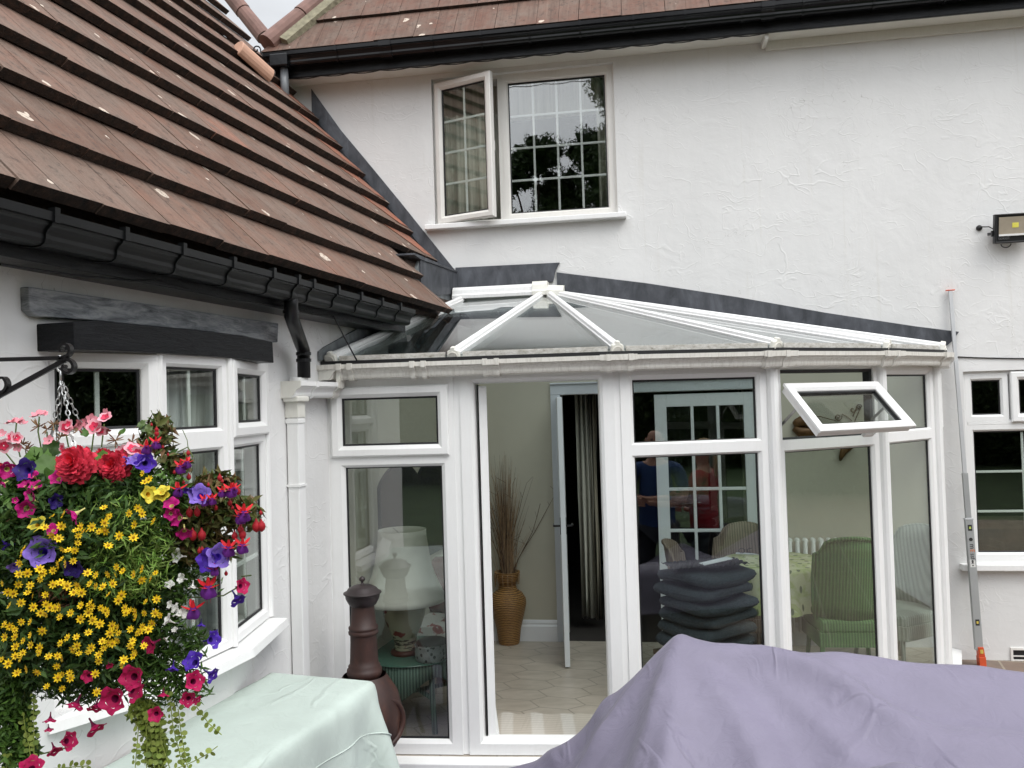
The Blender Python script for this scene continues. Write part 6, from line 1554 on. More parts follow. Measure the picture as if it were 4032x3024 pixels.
v, f = leafcloud([((14.5 + .4 * math.sin(y * 2), y, 1.6), (.9, 1.5, 2.6), 1) for y in np.arange(-12, 6, 1.7)], 6000, .065, 9); v2, f2 = leafcloud([((14.9, y, 1.6), (.5, 1.5, 2.5), 1) for y in np.arange(-12, 6, 1.7)], 900, .3, 29, 1.3); f = np.concatenate([f, f2 + len(v)]); v = np.concatenate([v, v2])
h = meshobj('hedge', v, f, 'hedge_leaf', None); tag(h, 'tall dark hedge along the right hand side of the garden', 'hedge')

# ------------------------------------------------------------------ hanging basket on its iron bracket
BY = 1.90
def bq_(px, py, dy=0.0): return at_y(px, py, BY + dy)
SCL = BY / FPX      # metres per photo pixel at the basket
hook = bq_(240, 1395)
BR = thing('wall_bracket', WING.p(WING.s_of((-1.84, 1.9)), .0, hook.z), 'black wrought iron scroll bracket reaching in from the left', 'bracket')
b = MB(); wallp = WING.p(WING.s_of((-1.83, 1.90)), .02, 0)
def bar2(p, q, w, h_): b.bar(p, q, [(-w, -h_), (w, -h_), (w, h_), (-w, h_)], V((0, 0, 1)))
pe = bq_(238, 1410); bar2(V((-1.82, 1.90, bq_(0, 1410).z)), pe, .004, .0045); b.build('arm', 'black_iron', BR, recalc=True)
b = MB(); bar2(bq_(-300, 1720), bq_(262, 1415), .004, .0055); b.build('brace', 'black_iron', BR, recalc=True)
b = MB(); bar2(V((-1.82, 1.90, bq_(0, 1395).z)), V((-1.82, 1.90, bq_(0, 1760).z)), .006, .012); b.build('back_plate', 'black_iron', BR, recalc=True)
def ribbon(pts, w, t_, name):
    b = MB(); P_ = [bq_(x, y) for x, y in pts]; n_ = len(P_); vs = []
    for i, p in enumerate(P_):
        tg = (P_[min(i + 1, n_ - 1)] - P_[max(i - 1, 0)]).normalized(); nn = tg.cross(V((0, 1, 0))).normalized()
        for (a, c) in ((-1, -1), (1, -1), (1, 1), (-1, 1)): vs.append(p + V((0, 1, 0)) * (w * a) + nn * (t_ * c))
    b.add(vs, [(i * 4 + k, i * 4 + (k + 1) % 4, (i + 1) * 4 + (k + 1) % 4, (i + 1) * 4 + k) for i in range(n_ - 1) for k in range(4)] + [(0, 1, 2, 3), (n_ * 4 - 1, n_ * 4 - 2, n_ * 4 - 3, n_ * 4 - 4)]); return b.build(name, 'black_iron', BR, recalc=True)
def scroll(cx, cy, r0, a0, turns, sgn=1, n_=26, r1=.35):
    return [(cx + r0 * (1 - (1 - r1) * k / n_) * math.cos(a0 + sgn * turns * 2 * math.pi * k / n_), cy + r0 * (1 - (1 - r1) * k / n_) * math.sin(a0 + sgn * turns * 2 * math.pi * k / n_)) for k in range(n_ + 1)]
ribbon([(238, 1412), (262, 1403)] + scroll(254, 1375, 30, R(70), .82, -1)[1:], .009, .003, 'scroll')
ribbon([(238, 1415), (262, 1412)] + scroll(266, 1448, 32, R(-80), .85, 1)[1:], .009, .003, 'scroll')
ribbon([(0 - 60, 1555), (-10, 1487)] + scroll(-2, 1520, 40, R(-80), .8, 1)[2:], .009, .003, 'scroll')
# chains and ring
BC = V((bq_(300, 2150).x, BY + .06, 0)); RIMZ = bq_(330, 2010).z; BR_ = .15
HBK = thing('hanging_basket', (BC.x, BC.y, RIMZ - .15), 'hanging basket overflowing with yellow daisies, red begonias, petunias and fuchsias', 'hanging basket')
simple('galv', (.45, .45, .44), .3, .8, .2, 60); simple('liner', (.05, .035, .02), .95)
rt = bq_(240, 1405); b = MB(); b.tube([bq_(236 + 13 * math.cos(a), 1432 + 30 * math.sin(a), .0) for a in [2 * math.pi * k / 20 for k in range(20)]], .0026, 6, closed=True); b.tube([bq_(240, 1460), bq_(242, 1500)], .004, 6); b.build('ring', 'galv', HBK, smooth=True)
top = bq_(243, 1500)
ends_ = [bq_(190, 1790, -.02), bq_(215, 1880, .10), bq_(300, 1800, -.10), bq_(330, 1700, .05)]
def chain(p, q, r=.0055, w=.0014):
    n_ = int((q - p).length / (r * 2.5)); d = (q - p).normalized(); s1_ = d.orthogonal().normalized(); s2_ = d.cross(s1_); b = MB(); rr_ = random.Random(n_)
    tw = rr_.uniform(0, 3)
    for i in range(n_):
        c = p + (q - p) * ((i + .5) / n_); a_ = tw + (i % 2) * math.pi / 2 + i * .08; sd = s1_ * math.cos(a_) + s2_ * math.sin(a_)
        b.tube([c + d * (r * 1.55 * math.cos(k * math.pi / 4)) + sd * (r * .8 * math.sin(k * math.pi / 4)) for k in range(8)], w, 4, closed=True)
    return b.build('chain', 'galv', HBK)
for e_ in ends_: chain(top, e_)
b = MB(); b.tube([bq_(250, 1440), bq_(246, 1520), bq_(222, 1640), bq_(180, 1800), bq_(168, 1900)], .003, 5); b.build('hanger_wire', 'black_plastic', HBK)
b = MB(); b.lathe((BC.x, BC.y, RIMZ), [(BR_, .01), (BR_ + .005, 0), (BR_ * .95, -.08), (BR_ * .75, -.16), (BR_ * .4, -.21), (.001, -.225)], 28); b.build('bowl', 'liner', HBK, smooth=True)

make_leaf('leaf_mix', [(.025, .06, .010), (.06, .13, .02), (.10, .20, .035), (.05, .10, .02)]); make_leaf('leaf_dark', [(.015, .042, .010), (.04, .09, .018), (.075, .13, .03)])
make_leaf('leaf_bright', [(.10, .22, .03), (.20, .34, .06), (.28, .38, .10)]); make_leaf('leaf_lime', [(.15, .21, .03), (.27, .33, .07), (.11, .17, .03)]); make_leaf('leaf_bronze', [(.10, .06, .02), (.09, .14, .03), (.14, .07, .03), (.06, .12, .03)])
make_leaf('leaf_brown', [(.12, .05, .03), (.20, .09, .05), (.28, .18, .09)])
def foliage(blobs, n, size, mat, seed, flat=.7, name='foliage', droop=.0, orient=None):
    """blobs: (px,py,rx,ry,depth) in photo pixels; leaves are small folded diamonds filling the blob volumes"""
    rs = np.random.RandomState(seed); tot = sum(b_[2] * b_[3] for b_ in blobs); V_ = []
    for (px, py, rx, ry, dy) in blobs:
        k = int(n * rx * ry / tot); c = bq_(px, py, dy); d = rs.normal(size=(k, 3)); d /= np.linalg.norm(d, axis=1)[:, None]; rad = rs.rand(k) ** .4
        rad *= (1 + .22 * np.sin(d[:, 0] * 9 + 2 * rs.rand()) * np.sin(d[:, 2] * 8))
        V_.append(np.array(c) + d * rad[:, None] * np.array([rx * SCL, min(rx, ry) * SCL * .8, ry * SCL]))
    P = np.concatenate(V_); n = len(P); a = rs.normal(size=(n, 3)); a[:, 1] -= .3; a[:, 2] -= droop; a /= np.linalg.norm(a, axis=1)[:, None]
    b = rs.normal(size=(n, 3)); b -= (a * b).sum(1)[:, None] * a; b /= np.linalg.norm(b, axis=1)[:, None]; c = np.cross(a, b)
    s = (size * (.55 + .8 * rs.rand(n)))[:, None]; w = s * flat * .5; lift = c * s * .16
    v = np.stack([P - a * s, P - a * s * .1 + b * w - lift * -1, P + a * s, P - a * s * .1 - b * w + lift, P], 1).reshape(-1, 3)
    i = np.arange(n)[:, None] * 5; f = np.concatenate([i + np.array([[0, 1, 2, 4]]), i + np.array([[0, 4, 2, 3]])], 1).reshape(-1, 4)
    f = np.concatenate([i + np.array([[0, 1, 2]]), i + np.array([[0, 2, 3]])], 1).reshape(-1, 3)
    v4 = v.reshape(n, 5, 3)[:, :4].reshape(-1, 3); i = np.arange(n)[:, None] * 4; f = np.concatenate([i + np.array([[0, 1, 2]]), i + np.array([[0, 2, 3]])], 1).reshape(-1, 3)
    o = meshobj(name, v4, f, mat, HBK); return o
foliage([(300, 2050, 300, 190, -.10), (330, 2150, 330, 300, -.04), (250, 2430, 330, 260, 0), (520, 2350, 200, 230, 0), (90, 2300, 230, 420, 0), (430, 2560, 250, 130, 0)], 21000, .0125, 'leaf_dark', 11, .62)
foliage([(450, 2080, 190, 150, -.10), (560, 2180, 120, 170, -.08), (600, 2060, 90, 110, -.05), (480, 2250, 140, 120, -.1)], 3600, .0125, 'leaf_bright', 12, .26, 'foliage')
foliage([(90, 2000, 180, 150, -.06), (150, 1900, 120, 90, -.05), (60, 2130, 140, 120, -.08), (640, 1950, 110, 90, -.05), (560, 1880, 70, 70, -.02), (320, 1890, 90, 70, -.1)], 3600, .015, 'leaf_mix', 13, .5)
foliage([(820, 2000, 170, 90, -.02), (760, 2120, 120, 110, -.02), (930, 2030, 110, 60, -.02), (850, 1900, 90, 50, 0), (620, 1720, 70, 90, .02), (690, 1830, 70, 50, .02), (870, 2160, 60, 60, 0)], 2100, .017, 'leaf_bronze', 14, .62)
foliage([(690, 2640, 120, 60, 0), (720, 2560, 90, 50, 0), (640, 2290, 130, 90, -.02), (700, 2240, 150, 40, -.02), (650, 2420, 90, 110, 0), (600, 2560, 100, 110, .0), (560, 2650, 160, 90, 0), (700, 2720, 130, 60, 0), (780, 2300, 110, 40, 0), (770, 2510, 70, 40, 0)], 2700, .0135, 'leaf_mix', 15, .42)
foliage([(50, 2850, 75, 190, 0), (20, 2700, 100, 120, 0), (110, 2960, 40, 90, 0)], 2600, .011, 'leaf_mix', 16, .9)
foliage([(200, 2700, 140, 50, 0), (330, 2720, 130, 60, .02), (430, 2700, 60, 50, 0), (160, 2640, 120, 60, 0)], 1100, .013, 'leaf_dark', 17, .4)
foliage([(600, 2860, 40, 110, 0), (560, 2800, 60, 60, 0), (620, 2950, 45, 80, 0)], 620, .0115, 'leaf_lime', 18, 1.0)
foliage([(240, 2330, 90, 60, -.1), (270, 2120, 120, 60, -.10), (120, 2080, 120, 60, -.09)], 500, .013, 'leaf_brown', 19, .3)
# big rounded geranium / begonia leaves
def bigleaf(px, py, dy, r, seed):
    rn_ = random.Random(seed); c = bq_(px, py, dy); nrm = V((rn_.gauss(0, .35), -1, rn_.uniform(.2, .9))).normalized(); u = nrm.orthogonal().normalized(); w = nrm.cross(u); b = MB(); n_ = 22
    vs = [c - nrm * r * .15]
    for ring in (.55, 1.0):
        for k in range(n_):
            a_ = 2 * math.pi * k / n_; rr_ = r * ring * (1 + (.10 * math.sin(a_ * 6 + seed) + .04 * math.sin(a_ * 11)) * ring); vs.append(c + u * rr_ * math.cos(a_) + w * rr_ * math.sin(a_) + nrm * (.12 * r * math.sin(a_ * 3 + seed) * ring))
    b.add(vs, [(0, 1 + k, 1 + (k + 1) % n_) for k in range(n_)] + [(1 + k, 1 + n_ + k, 1 + n_ + (k + 1) % n_, 1 + (k + 1) % n_) for k in range(n_)])
    return b
bl_ = MB()
for i, (x, y, dy, r) in enumerate([(150, 1800, -.05, 46), (185, 1830, -.08, 44), (205, 1765, -.03, 34), (130, 1840, -.06, 40), (235, 1925, -.12, 44), (290, 1900, -.12, 46), (265, 1955, -.12, 40), (340, 1920, -.12, 42), (370, 1890, -.1, 34), (180, 1880, -.1, 36), (395, 1800, -.05, 30), (475, 1790, -.02, 26), (30, 1960, -.1, 40), (60, 2390, -.12, 34), (10, 1990, -.1, 40), (340, 1700, 0, 22), (255, 1680, 0, 20), (480, 1700, .0, 18)]):
    q = bigleaf(x, y, dy, r * SCL, i); q.m = [0] * len(q.f); bl_.add(q.v, q.f)
bl_.build('broad_leaves', 'leaf_mix', HBK, smooth=True)
make_leaf('fuchsia_leaf', [(.04, .09, .03), (.09, .13, .04), (.13, .08, .04)], .35)
bl_ = MB()
rn0 = random.Random(3)
for i in range(46):
    x, y = rn0.choice([(620, 1810), (660, 1800), (700, 1785), (690, 1830), (730, 1970), (700, 2000), (850, 2050), (880, 2040), (760, 2090), (800, 1990), (900, 1990), (940, 1990), (740, 2140), (830, 2150), (610, 1720), (590, 1690), (880, 1900), (960, 2010)]); q = bigleaf(x + rn0.gauss(0, 18), y + rn0.gauss(0, 16), rn0.uniform(-.05, .05), 17 * SCL, i + 40)
    bl_.add(q.v, q.f)
bl_.build('fuchsia_leaves', 'fuchsia_leaf', HBK, smooth=True)

# flowers --------------------------------------------------------------
def flat_mat(name, col, rough=.6, var=.2, edge=None):
    m, n, b, o = newmat(name); f = noisef(n, coord(n), 90, 3, .6)
    g_ = N(n, 'ShaderNodeNewGeometry'); c0 = ramp(n, f, [(.3, tuple(c * (1 - var) for c in col)), (.7, tuple(min(1, c * (1 + var)) for c in col))])
    n.links.new(mixc(n, 1.0, c0, ramp(n, g_.outputs['Random Per Island'], [(0, (.62, .62, .62)), (1, (1, 1, 1))]), 'MULTIPLY'), b.inputs['Base Color']); b.inputs['Roughness'].default_value = rough
    b.inputs['Specular IOR Level'].default_value = .2
for k_, c_ in dict(yel=(.80, .54, .012), yelc=(.50, .26, .01), begred=(.86, .055, .10), pinkedge=(.80, .38, .44), pinkc=(.72, .04, .10), magenta=(.52, .012, .20), magdark=(.13, .004, .04), violet=(.085, .03, .42), violdark=(.028, .012, .14), lilac=(.24, .15, .58), white_f=(.78, .78, .74), fred=(.62, .02, .03), fpurple=(.13, .02, .22), stem=(.12, .17, .05), stem_red=(.22, .08, .05), petal_pink=(.72, .28, .33), throat=(.6, .55, .2), cream_y=(.72, .60, .06), berry=(.40, .02, .03), pinkpet=(.50, .012, .10)).items(): flat_mat(k_, c_)
protos = {}
def petalfan(b, n_, r0, r1, w, cup, wave=0, seg=5, off=0, seed=0, tilt=0):
    rn_ = random.Random(seed)
    for k in range(n_):
        a_ = 2 * math.pi * k / n_ + off + rn_.uniform(-.08, .08); cu = cup * rn_.uniform(.8, 1.2); vs = []
        for i in range(seg + 1):
            t_ = i / seg; r_ = r0 + (r1 - r0) * t_; ww = w * math.sin(math.pi * min(.93, .12 + .85 * t_)) ** .8; z_ = cu * t_ ** 1.5
            for sgn in (-1, 0, 1): vs.append(V((r_ * math.cos(a_) - sgn * ww * math.sin(a_), r_ * math.sin(a_) + sgn * ww * math.cos(a_), z_ + (wave * (abs(sgn)) * (1 if (i + k) % 2 else -1) * t_) + abs(sgn) * .1 * ww)))
        b.add(vs, [(i * 3 + s_, i * 3 + s_ + 1, (i + 1) * 3 + s_ + 1, (i + 1) * 3 + s_) for i in range(seg) for s_ in (0, 1)])
def proto(name, mb, mats):
    o = mb.build(name, mats, None, smooth=True); C.objects.unlink(o); protos[name] = o; return o
b = MB(); petalfan(b, 8, .002, .0118, .0024, .002, seg=4); b.cur = 1; b.lathe((0, 0, 0), [(.0038, .0), (.0034, .0022), (.001, .0034)], 8); proto('daisy_flower', b, ['yel', 'yelc'])
def petunia(r, depth, m1, m2, nm):
    b = MB(); lob = lambda a_, z: 1 + (.13 * math.cos(5 * a_) + .04 * math.sin(13 * a_)) * max(0, min(1, (z + depth * .4) / (depth * .4)))
    b.lathe((0, 0, 0), [(r * .62, -.18 * depth), (r * .85, -.04 * depth), (r, -.02 * depth)], 40, wob=lob)
    vs_ = b.v; b.v = [(x, y, z + .12 * r * math.sin(5 * math.atan2(y, x)) * (math.hypot(x, y) / r) ** 2) for x, y, z in b.v]
    b.lathe((0, 0, 0), [(r * .62, -.18 * depth), (r * .3, -.34 * depth)], 40)
    b.cur = 1; b.lathe((0, 0, 0), [(r * .3, -.34 * depth), (r * .12, -.6 * depth), (r * .08, -depth)], 40); return proto(nm, b, [m1, m2])
petunia(.026, .04, 'pinkpet', 'magdark', 'petunia_pink'); petunia(.026, .04, 'lilac', 'violet', 'petunia_lilac'); petunia(.024, .04, 'violet', 'violdark', 'petunia_violet'); petunia(.024, .035, 'violdark', 'violdark', 'petunia_dark')
petunia(.013, .022, 'magenta', 'throat', 'million_bells'); petunia(.012, .02, 'white_f', 'white_f', 'white_bell'); petunia(.014, .012, 'cream_y', 'yelc', 'pansy')
b = MB()
for j, (n_, r_, c_) in enumerate([(13, .042, -.010), (13, .039, .002), (12, .034, .010), (11, .029, .017), (9, .022, .023), (7, .015, .028), (5, .009, .031)]):
    b2_ = MB(); petalfan(b2_, n_, r_ * .15, r_, r_ * .28 + .002, c_ * .55 + .007, .0048, 5, j * .37, j); b.add([V(q) + V((0, 0, c_ * .7)) for q in b2_.v], b2_.f)
proto('begonia_flower', b, ['begred'])
b = MB(); petalfan(b, 5, .002, .0145, .0075, .003, .0005, 4); b.cur = 1; b2_ = MB(); petalfan(b2_, 5, .001, .0085, .0042, .0022, 0, 3); b.add([V(q) + V((0, 0, .0013)) for q in b2_.v], b2_.f); proto('pelargonium_flower', b, ['pinkedge', 'pinkc'])
b = MB(); petalfan(b, 5, .002, .014, .0065, .006, .001, 4); proto('pelargonium_pale', b, ['petal_pink'])
b = MB(); b.lathe((0, 0, 0), [(.002, .022), (.0035, .014), (.0045, .008)], 8); b2_ = MB(); petalfan(b2_, 4, .003, .022, .0045, .010, 0, 5); b.add([V(q) + V((0, 0, .004)) for q in b2_.v], b2_.f); b.cur = 1
b.lathe((0, 0, 0), [(.004, .008), (.011, -.003), (.013, -.010), (.012, -.013)], 16, wob=lambda a_, z: 1 + .14 * math.sin(4 * a_)); b.lathe((0, 0, 0), [(.003, .005), (.008, -.004), (.008, -.012)], 12, wob=lambda a_, z: 1 + .2 * math.sin(5 * a_)); b.cur = 2
for k in range(4): b.tube([(.002 * math.cos(k * 1.6), .002 * math.sin(k * 1.6), -.005), (.004 * math.cos(k * 1.6), .004 * math.sin(k * 1.6), -.026)], .0004, 3)
proto('fuchsia_flower', b, ['fred', 'fpurple', 'petal_pink'])
b = MB(); b.lathe((0, 0, 0), [(.001, .012), (.002, .008), (.0065, .002), (.0075, -.003), (.0055, -.009), (.001, -.0125)], 12); proto('fuchsia_bud', b, ['berry'])
_frn = random.Random(77)
def put(kind, name, px, py, dy, scale=1.0, face=None, spin=None, parent=HBK):
    p = protos[kind]; o = p.copy(); o.name = name; C.objects.link(o); q = bq_(px, py, dy)
    d = V(face) if face else V((_frn.gauss(0, .75), -1, _frn.gauss(.35, .6)))
    rot = d.to_track_quat('Z', 'Y').to_matrix() @ Matrix.Rotation(spin if spin is not None else _frn.uniform(0, 6), 3, 'Z')
    o.parent = parent; o.matrix_local = Matrix.Translation(q - root_loc(parent)) @ rot.to_4x4() @ Matrix.Scale(scale, 4); return o
k2 = .4973
D1 = [(822,903),(1025,947),(1122,950),(1093,905),(1066,1037),(853,975),(826,1022),(870,970),(512,1055),(480,1050),(640,1055),(660,1095),(700,1080),(730,1055),(785,1092),(832,1085),(945,1125),(1057,1140),(600,1082),(620,1125),(412,1122),(465,1147),(355,1060),(615,1183),(857,1205),(497,1232),(540,1240),(590,1240),(175,1262),(190,1228),(155,1342),(488,1310),(520,1345),(460,1355),(580,1325),(313,1390),(340,1420),(415,1400),(320,1470),(215,1420),(150,1430),(694,1420),(760,1437),(855,1430),(915,1433),(925,1372),(972,1405),(1060,1432),(1128,1388),(1232,1420),(1122,1475),(1195,1468),(1218,1010),(505,955),(415,972),(1180,680),(1130,630),(1150,700)]
D2 = [(20,195),(143,205),(240,210),(320,165),(420,203),(478,190),(530,215),(612,210),(712,197),(760,217),(815,222),(890,197),(60,262),(105,275),(218,270),(262,295),(360,285),(585,267),(645,267),(860,283),(960,285),(935,330),(75,370),(165,348),(265,382),(365,360),(395,385),(440,390),(320,430),(360,440),(470,380),(560,430),(640,370),(710,355),(725,380),(795,390),(835,410),(855,435),(700,427),(635,478),(475,460),(735,487),(790,517),(990,390),(1025,415),(1070,420),(1145,430),(1155,340),(1240,320),(1230,432),(1270,450),(1075,465),(35,520),(75,535),(115,560),(170,500),(240,500),(40,620),(120,620),(335,570),(240,605),(605,620),(535,625),(700,585),(870,590),(930,548),(940,590),(890,530),(1035,558),(1130,535),(1175,560),(1205,510),(1090,590),(1110,575),(185,650),(245,683),(315,705),(310,745),(125,695),(480,668),(575,720),(610,690),(625,750),(725,705),(700,740),(810,655),(860,665),(890,670),(930,645),(820,710),(780,760),(1035,690),(1070,735),(1050,650),(1140,690),(385,773),(455,770),(490,785),(180,745),(120,770),(165,790),(12,800),(65,830),(210,873),(295,897),(135,905),(450,850),(490,915),(550,905),(560,945),(460,940),(755,910),(780,810),(965,845),(980,800),(370,1012),(490,1028),(765,1055),(1060,765),(1000,430)]
dz_ = [(x * k2, 1550 + y * k2) for x, y in D1] + [(x * k2, 2200 + y * k2) for x, y in D2]
def surf(px, py):
    return -.06 - .12 * max(0, 1 - ((px - 300) / 380) ** 2) * max(0, 1 - ((py - 2300) / 520) ** 2)
for i, (x, y) in enumerate(dz_[:100]): put('daisy_flower', 'daisy_flower', x, y, surf(x, y) - _frn.uniform(.04, .08), _frn.uniform(.60, .88))
st_ = MB(); dd_ = protos['daisy_flower'].data; stm = []
for i, (x, y) in enumerate(dz_[100:]):
    q = bq_(x, y, surf(x, y) - _frn.uniform(.04, .08)); d = V((_frn.gauss(0, .45), -1, _frn.gauss(.35, .4))); rot = d.to_track_quat('Z', 'Y').to_matrix() * _frn.uniform(.60, .88)
    k0 = len(st_.v); st_.v += [tuple(q + rot @ v.co) for v in dd_.vertices]; st_.f += [tuple(k0 + j for j in p.vertices) for p in dd_.polygons]; st_.m += [p.material_index for p in dd_.polygons]
o = st_.build('daisy_flowers', ['yel', 'yelc'], HBK, smooth=True); o['kind'] = 'stuff'
put('begonia_flower', 'begonia_flower', 303, 1830, -.15, 1.0, (.0, -1, .35)); put('begonia_flower', 'begonia_flower', 450, 1838, -.10, .86, (.15, -1, .15)); put('begonia_flower', 'begonia_flower', 0, 1865, -.06, .6, (-.4, -1, .2)); put('begonia_flower', 'begonia_flower', 410, 1800, -.02, .5, (-.2, -.8, .8))
def puts(kind, name, lst, y0, dy, sc, face=None):
    for e_ in lst:
        x, y = e_[0], e_[1]; s_ = e_[2] if len(e_) > 2 else 1; f_ = e_[3] if len(e_) > 3 else face
        put(kind, name, x * k2, y0 + y * k2, surf(x * k2, y0 + y * k2) * .8 + dy - .03, sc * s_, f_)
puts('petunia_pink', 'petunia_flower', [(1035, 945, .98, (-.1, -1, .1)), (880, 1125, 1.08, (-.1, -1, .05)), (1228, 1235, .62, (.1, -1, .1)), (1490, 1115, .62, (.3, -1, 0)), (1545, 965, .8, (.5, -.5, .3)), (1175, 690, .75, (-.5, -.8, -.2)), (1080, 1060, .8, (.8, -.3, -.2)), (765, 1360, .8, (.5, -.2, -.6)), (555, 1440, .75, (.8, -.3, .2)), (440, 1530, .6, (.4, -.3, -.5)), (245, 1640, .9, (.2, -.5, .6)), (590, 1175, .7, (-.3, -.2, -.7)), (690, 935, .5, (0, -1, 0)), (1925, 215, .65, (.9, -.6, .2)), (1290, 1090, .45, (0, -.3, -1)), (395, 1290, .5, (0, -.2, -1)), (750, 1195, .6, (0, -.5, -.6)), (1570, 1120, .4, (.8, -.2, -.4)), (385, 1360, .35, (0, 0, -1)), (870, 850, .3, (.5, -.5, -.5))], 2200, -.01, 1)
puts('million_bells', 'calibrachoa_flower', [(450, 660), (60, 608, 1.1), (185, 712, .8), (277, 722, .8), (203, 918, 1.15), (562, 973, 1.1), (1350, 865, 1.0), (1390, 985, 1.1), (1462, 1112, 1.0), (415, 1070, .8), (225, 800, .7), (260, 640, .7), (1350, 955, .8), (120, 845, .4), (255, 835, .5), (20, 720, .5)], 1550, -.04, 1.25)
puts('petunia_dark', 'petunia_flower', [(190, 600, 1.0, (-.1, -1, .3)), (445, 852, .65), (580, 1390, .8, (.2, -1, -.4))], 1550, -.04, 1)
puts('petunia_lilac', 'petunia_flower', [(320, 1245, 1.2, (.2, -1, .35)), (1735, 1285, 1.0, (.5, -.8, .3)), (1575, 795, .9, (.1, -.9, .5)), (1070, 520, .7, (.1, -.6, .8)), (110, 1380, .5), (985, 535, .4)], 1550, -.02, 1)
puts('petunia_violet', 'petunia_flower', [(1635, 1325, 1.05, (-.3, -1, .1)), (1155, 545, .85, (.6, -.9, .2)), (20, 1200, .6, (-.8, -.5, 0)), (240, 650, .5), (1490, 780, .5), (1410, 785, .5)], 1550, -.02, 1)
puts('petunia_violet', 'petunia_flower', [(1520, 805, .9, (-.2, -.7, .6)), (1690, 925, .7, (.9, -.3, -.4)), (1890, 335, .75, (.6, -.4, -.7)), (1700, 635, .8, (.8, -.3, .2)), (1590, 535, .4, (0, -.3, -1)), (1365, 885, .55, (0, -.5, -1))], 2200, -.0, 1)
puts('pelargonium_flower', 'pelargonium_flower', [(515, 265, 1.1), (750, 262, 1.25, (0, -1, .3)), (835, 190, 1.1), (795, 290, .9), (545, 240, .8), (1045, 440, 1.25), (1090, 465, 1.0), (985, 455, 1.0), (30, 410, 1.2), (0, 380, 1.0), (130, 350, .9), (500, 430, .9), (90, 345, .9)], 1550, 0, 1)
puts('pelargonium_pale', 'pelargonium_flower', [(310, 170, 1.1, (0, -.5, 1)), (285, 180, .9, (-.3, -.4, 1)), (340, 165, .8, (.4, -.4, 1)), (85, 230, .9, (-.4, -.3, 1)), (130, 225, 1.1, (0, -.4, 1)), (170, 235, .9, (.4, -.4, 1)), (640, 245, .9), (680, 230, .8), (720, 205, .9), (845, 158, .9), (825, 290, .9, (.4, -.3, -.6)), (390, 375, .9), (145, 420, .8), (610, 260, .8), (950, 455, .8), (10, 320, .8)], 1550, .01, 1)
puts('fuchsia_flower', 'fuchsia_flower', [(1160, 430, 1.2), (1235, 395, 1.1), (1430, 585, 1.2), (1480, 550, 1.0), (1410, 765, 1.3), (1620, 850, 1.0), (1680, 840, 1.0), (1930, 950, 1.6), (1905, 980, 1.3), (1830, 770, 1.3), (1810, 1230, 1.5), (1920, 1210, 1.4), (1760, 780, 1.0), (1850, 755, 1.0)], 1550, -.02, .68, (.15, -.35, 1))
puts('fuchsia_flower', 'fuchsia_flower', [(1650, 240, 1.7), (1530, 410, 1.5), (1700, 90, 1.0)], 2200, -.02, .74, (.1, -.3, 1))
puts('fuchsia_bud', 'fuchsia_bud', [(1500, 935, 1.35), (1560, 932, 1.3), (1527, 1112, 1.6), (1598, 1112, 1.6), (2030, 1042, 1.7), (2070, 1040, 1.6), (1905, 1070, 1.2), (1920, 1110, 1.4), (1858, 1120, 1.2), (1240, 282, .8), (1240, 312, .9), (1490, 467, .8), (1495, 655, .9), (1740, 662, 1.0), (1885, 770, 1.0), (1820, 860, .9), (2065, 940, .7), (1200, 243, .5), (1790, 1420, .7), (1785, 1300, .7), (1580, 1240, .9), (1600, 1230, .8), (1380, 620, .6), (1455, 700, .6), (1650, 720, .6), (1760, 690, .6), (1710, 900, .7), (1840, 900, .6), (1290, 420, .5), (1330, 480, .5)], 1550, 0, .74, (0, -.1, 1))
puts('white_bell', 'white_flower', [(1428, 155, 1.3, (-.5, -.8, .3)), (1470, 425, 1.6), (1315, 480, 1.5), (1340, 200, 1.2), (1525, 235, 1.2, (0, -.3, -1)), (1380, 390, 1.3), (1590, 165, .9, (1, -.3, 0)), (1405, 455, 1.2, (0, -.3, -1)), (1340, 365, 1.0), (1380, 560, .8), (1310, 640, .7)], 2200, 0, .72)
puts('white_bell', 'white_flower', [(1395, 1285, 1.3), (1130, 1000, .7)], 1550, 0, 1)
puts('pansy', 'pansy_flower', [(1185, 795, 1.3), (1275, 765, 1.2), (1285, 800, 1.0), (290, 1030, 1.25)], 1550, -.03, 1)
# stems
stb = MB()
def stem(pts, r=.0014, mb=None, dy=0):
    b_ = MB(); b_.tube([bq_(x, y, dy) for x, y in pts], r, 5); b_.build('stem', 'stem', HBK)
for pts in ([(65, 1665), (60, 1720), (80, 1800)], [(155, 1640), (150, 1700), (165, 1780)], [(185, 1700), (190, 1780), (188, 1850)], [(255, 1680), (270, 1760)], [(370, 1700), (360, 1780), (330, 1850)], [(410, 1670), (400, 1760)], [(500, 1770), (480, 1850)], [(20, 1780), (60, 1830), (110, 1880)], [(390, 1870), (400, 1960)], [(350, 1940), (392, 1990), (410, 2060)], [(640, 1800), (560, 1850), (500, 1900)], [(700, 1785), (640, 1805), (600, 1850)],
            [(620, 2215), (740, 2225), (860, 2195)], [(600, 2355), (690, 2350), (800, 2352), (880, 2345), (940, 2310)], [(700, 2440), (760, 2500), (820, 2510)], [(900, 2000), (960, 2010), (1020, 2040)], [(640, 1700), (590, 1690), (560, 1740), (540, 1800)], [(760, 1800), (740, 1760), (700, 1780)], [(950, 2270), (990, 2265)], [(600, 2690), (720, 2700), (800, 2660)], [(500, 2680), (560, 2750), (560, 2820)], [(100, 2700), (90, 2800), (110, 2900), (125, 2950)], [(280, 2940), (200, 2960), (160, 2970)]): stem(pts, .0017)
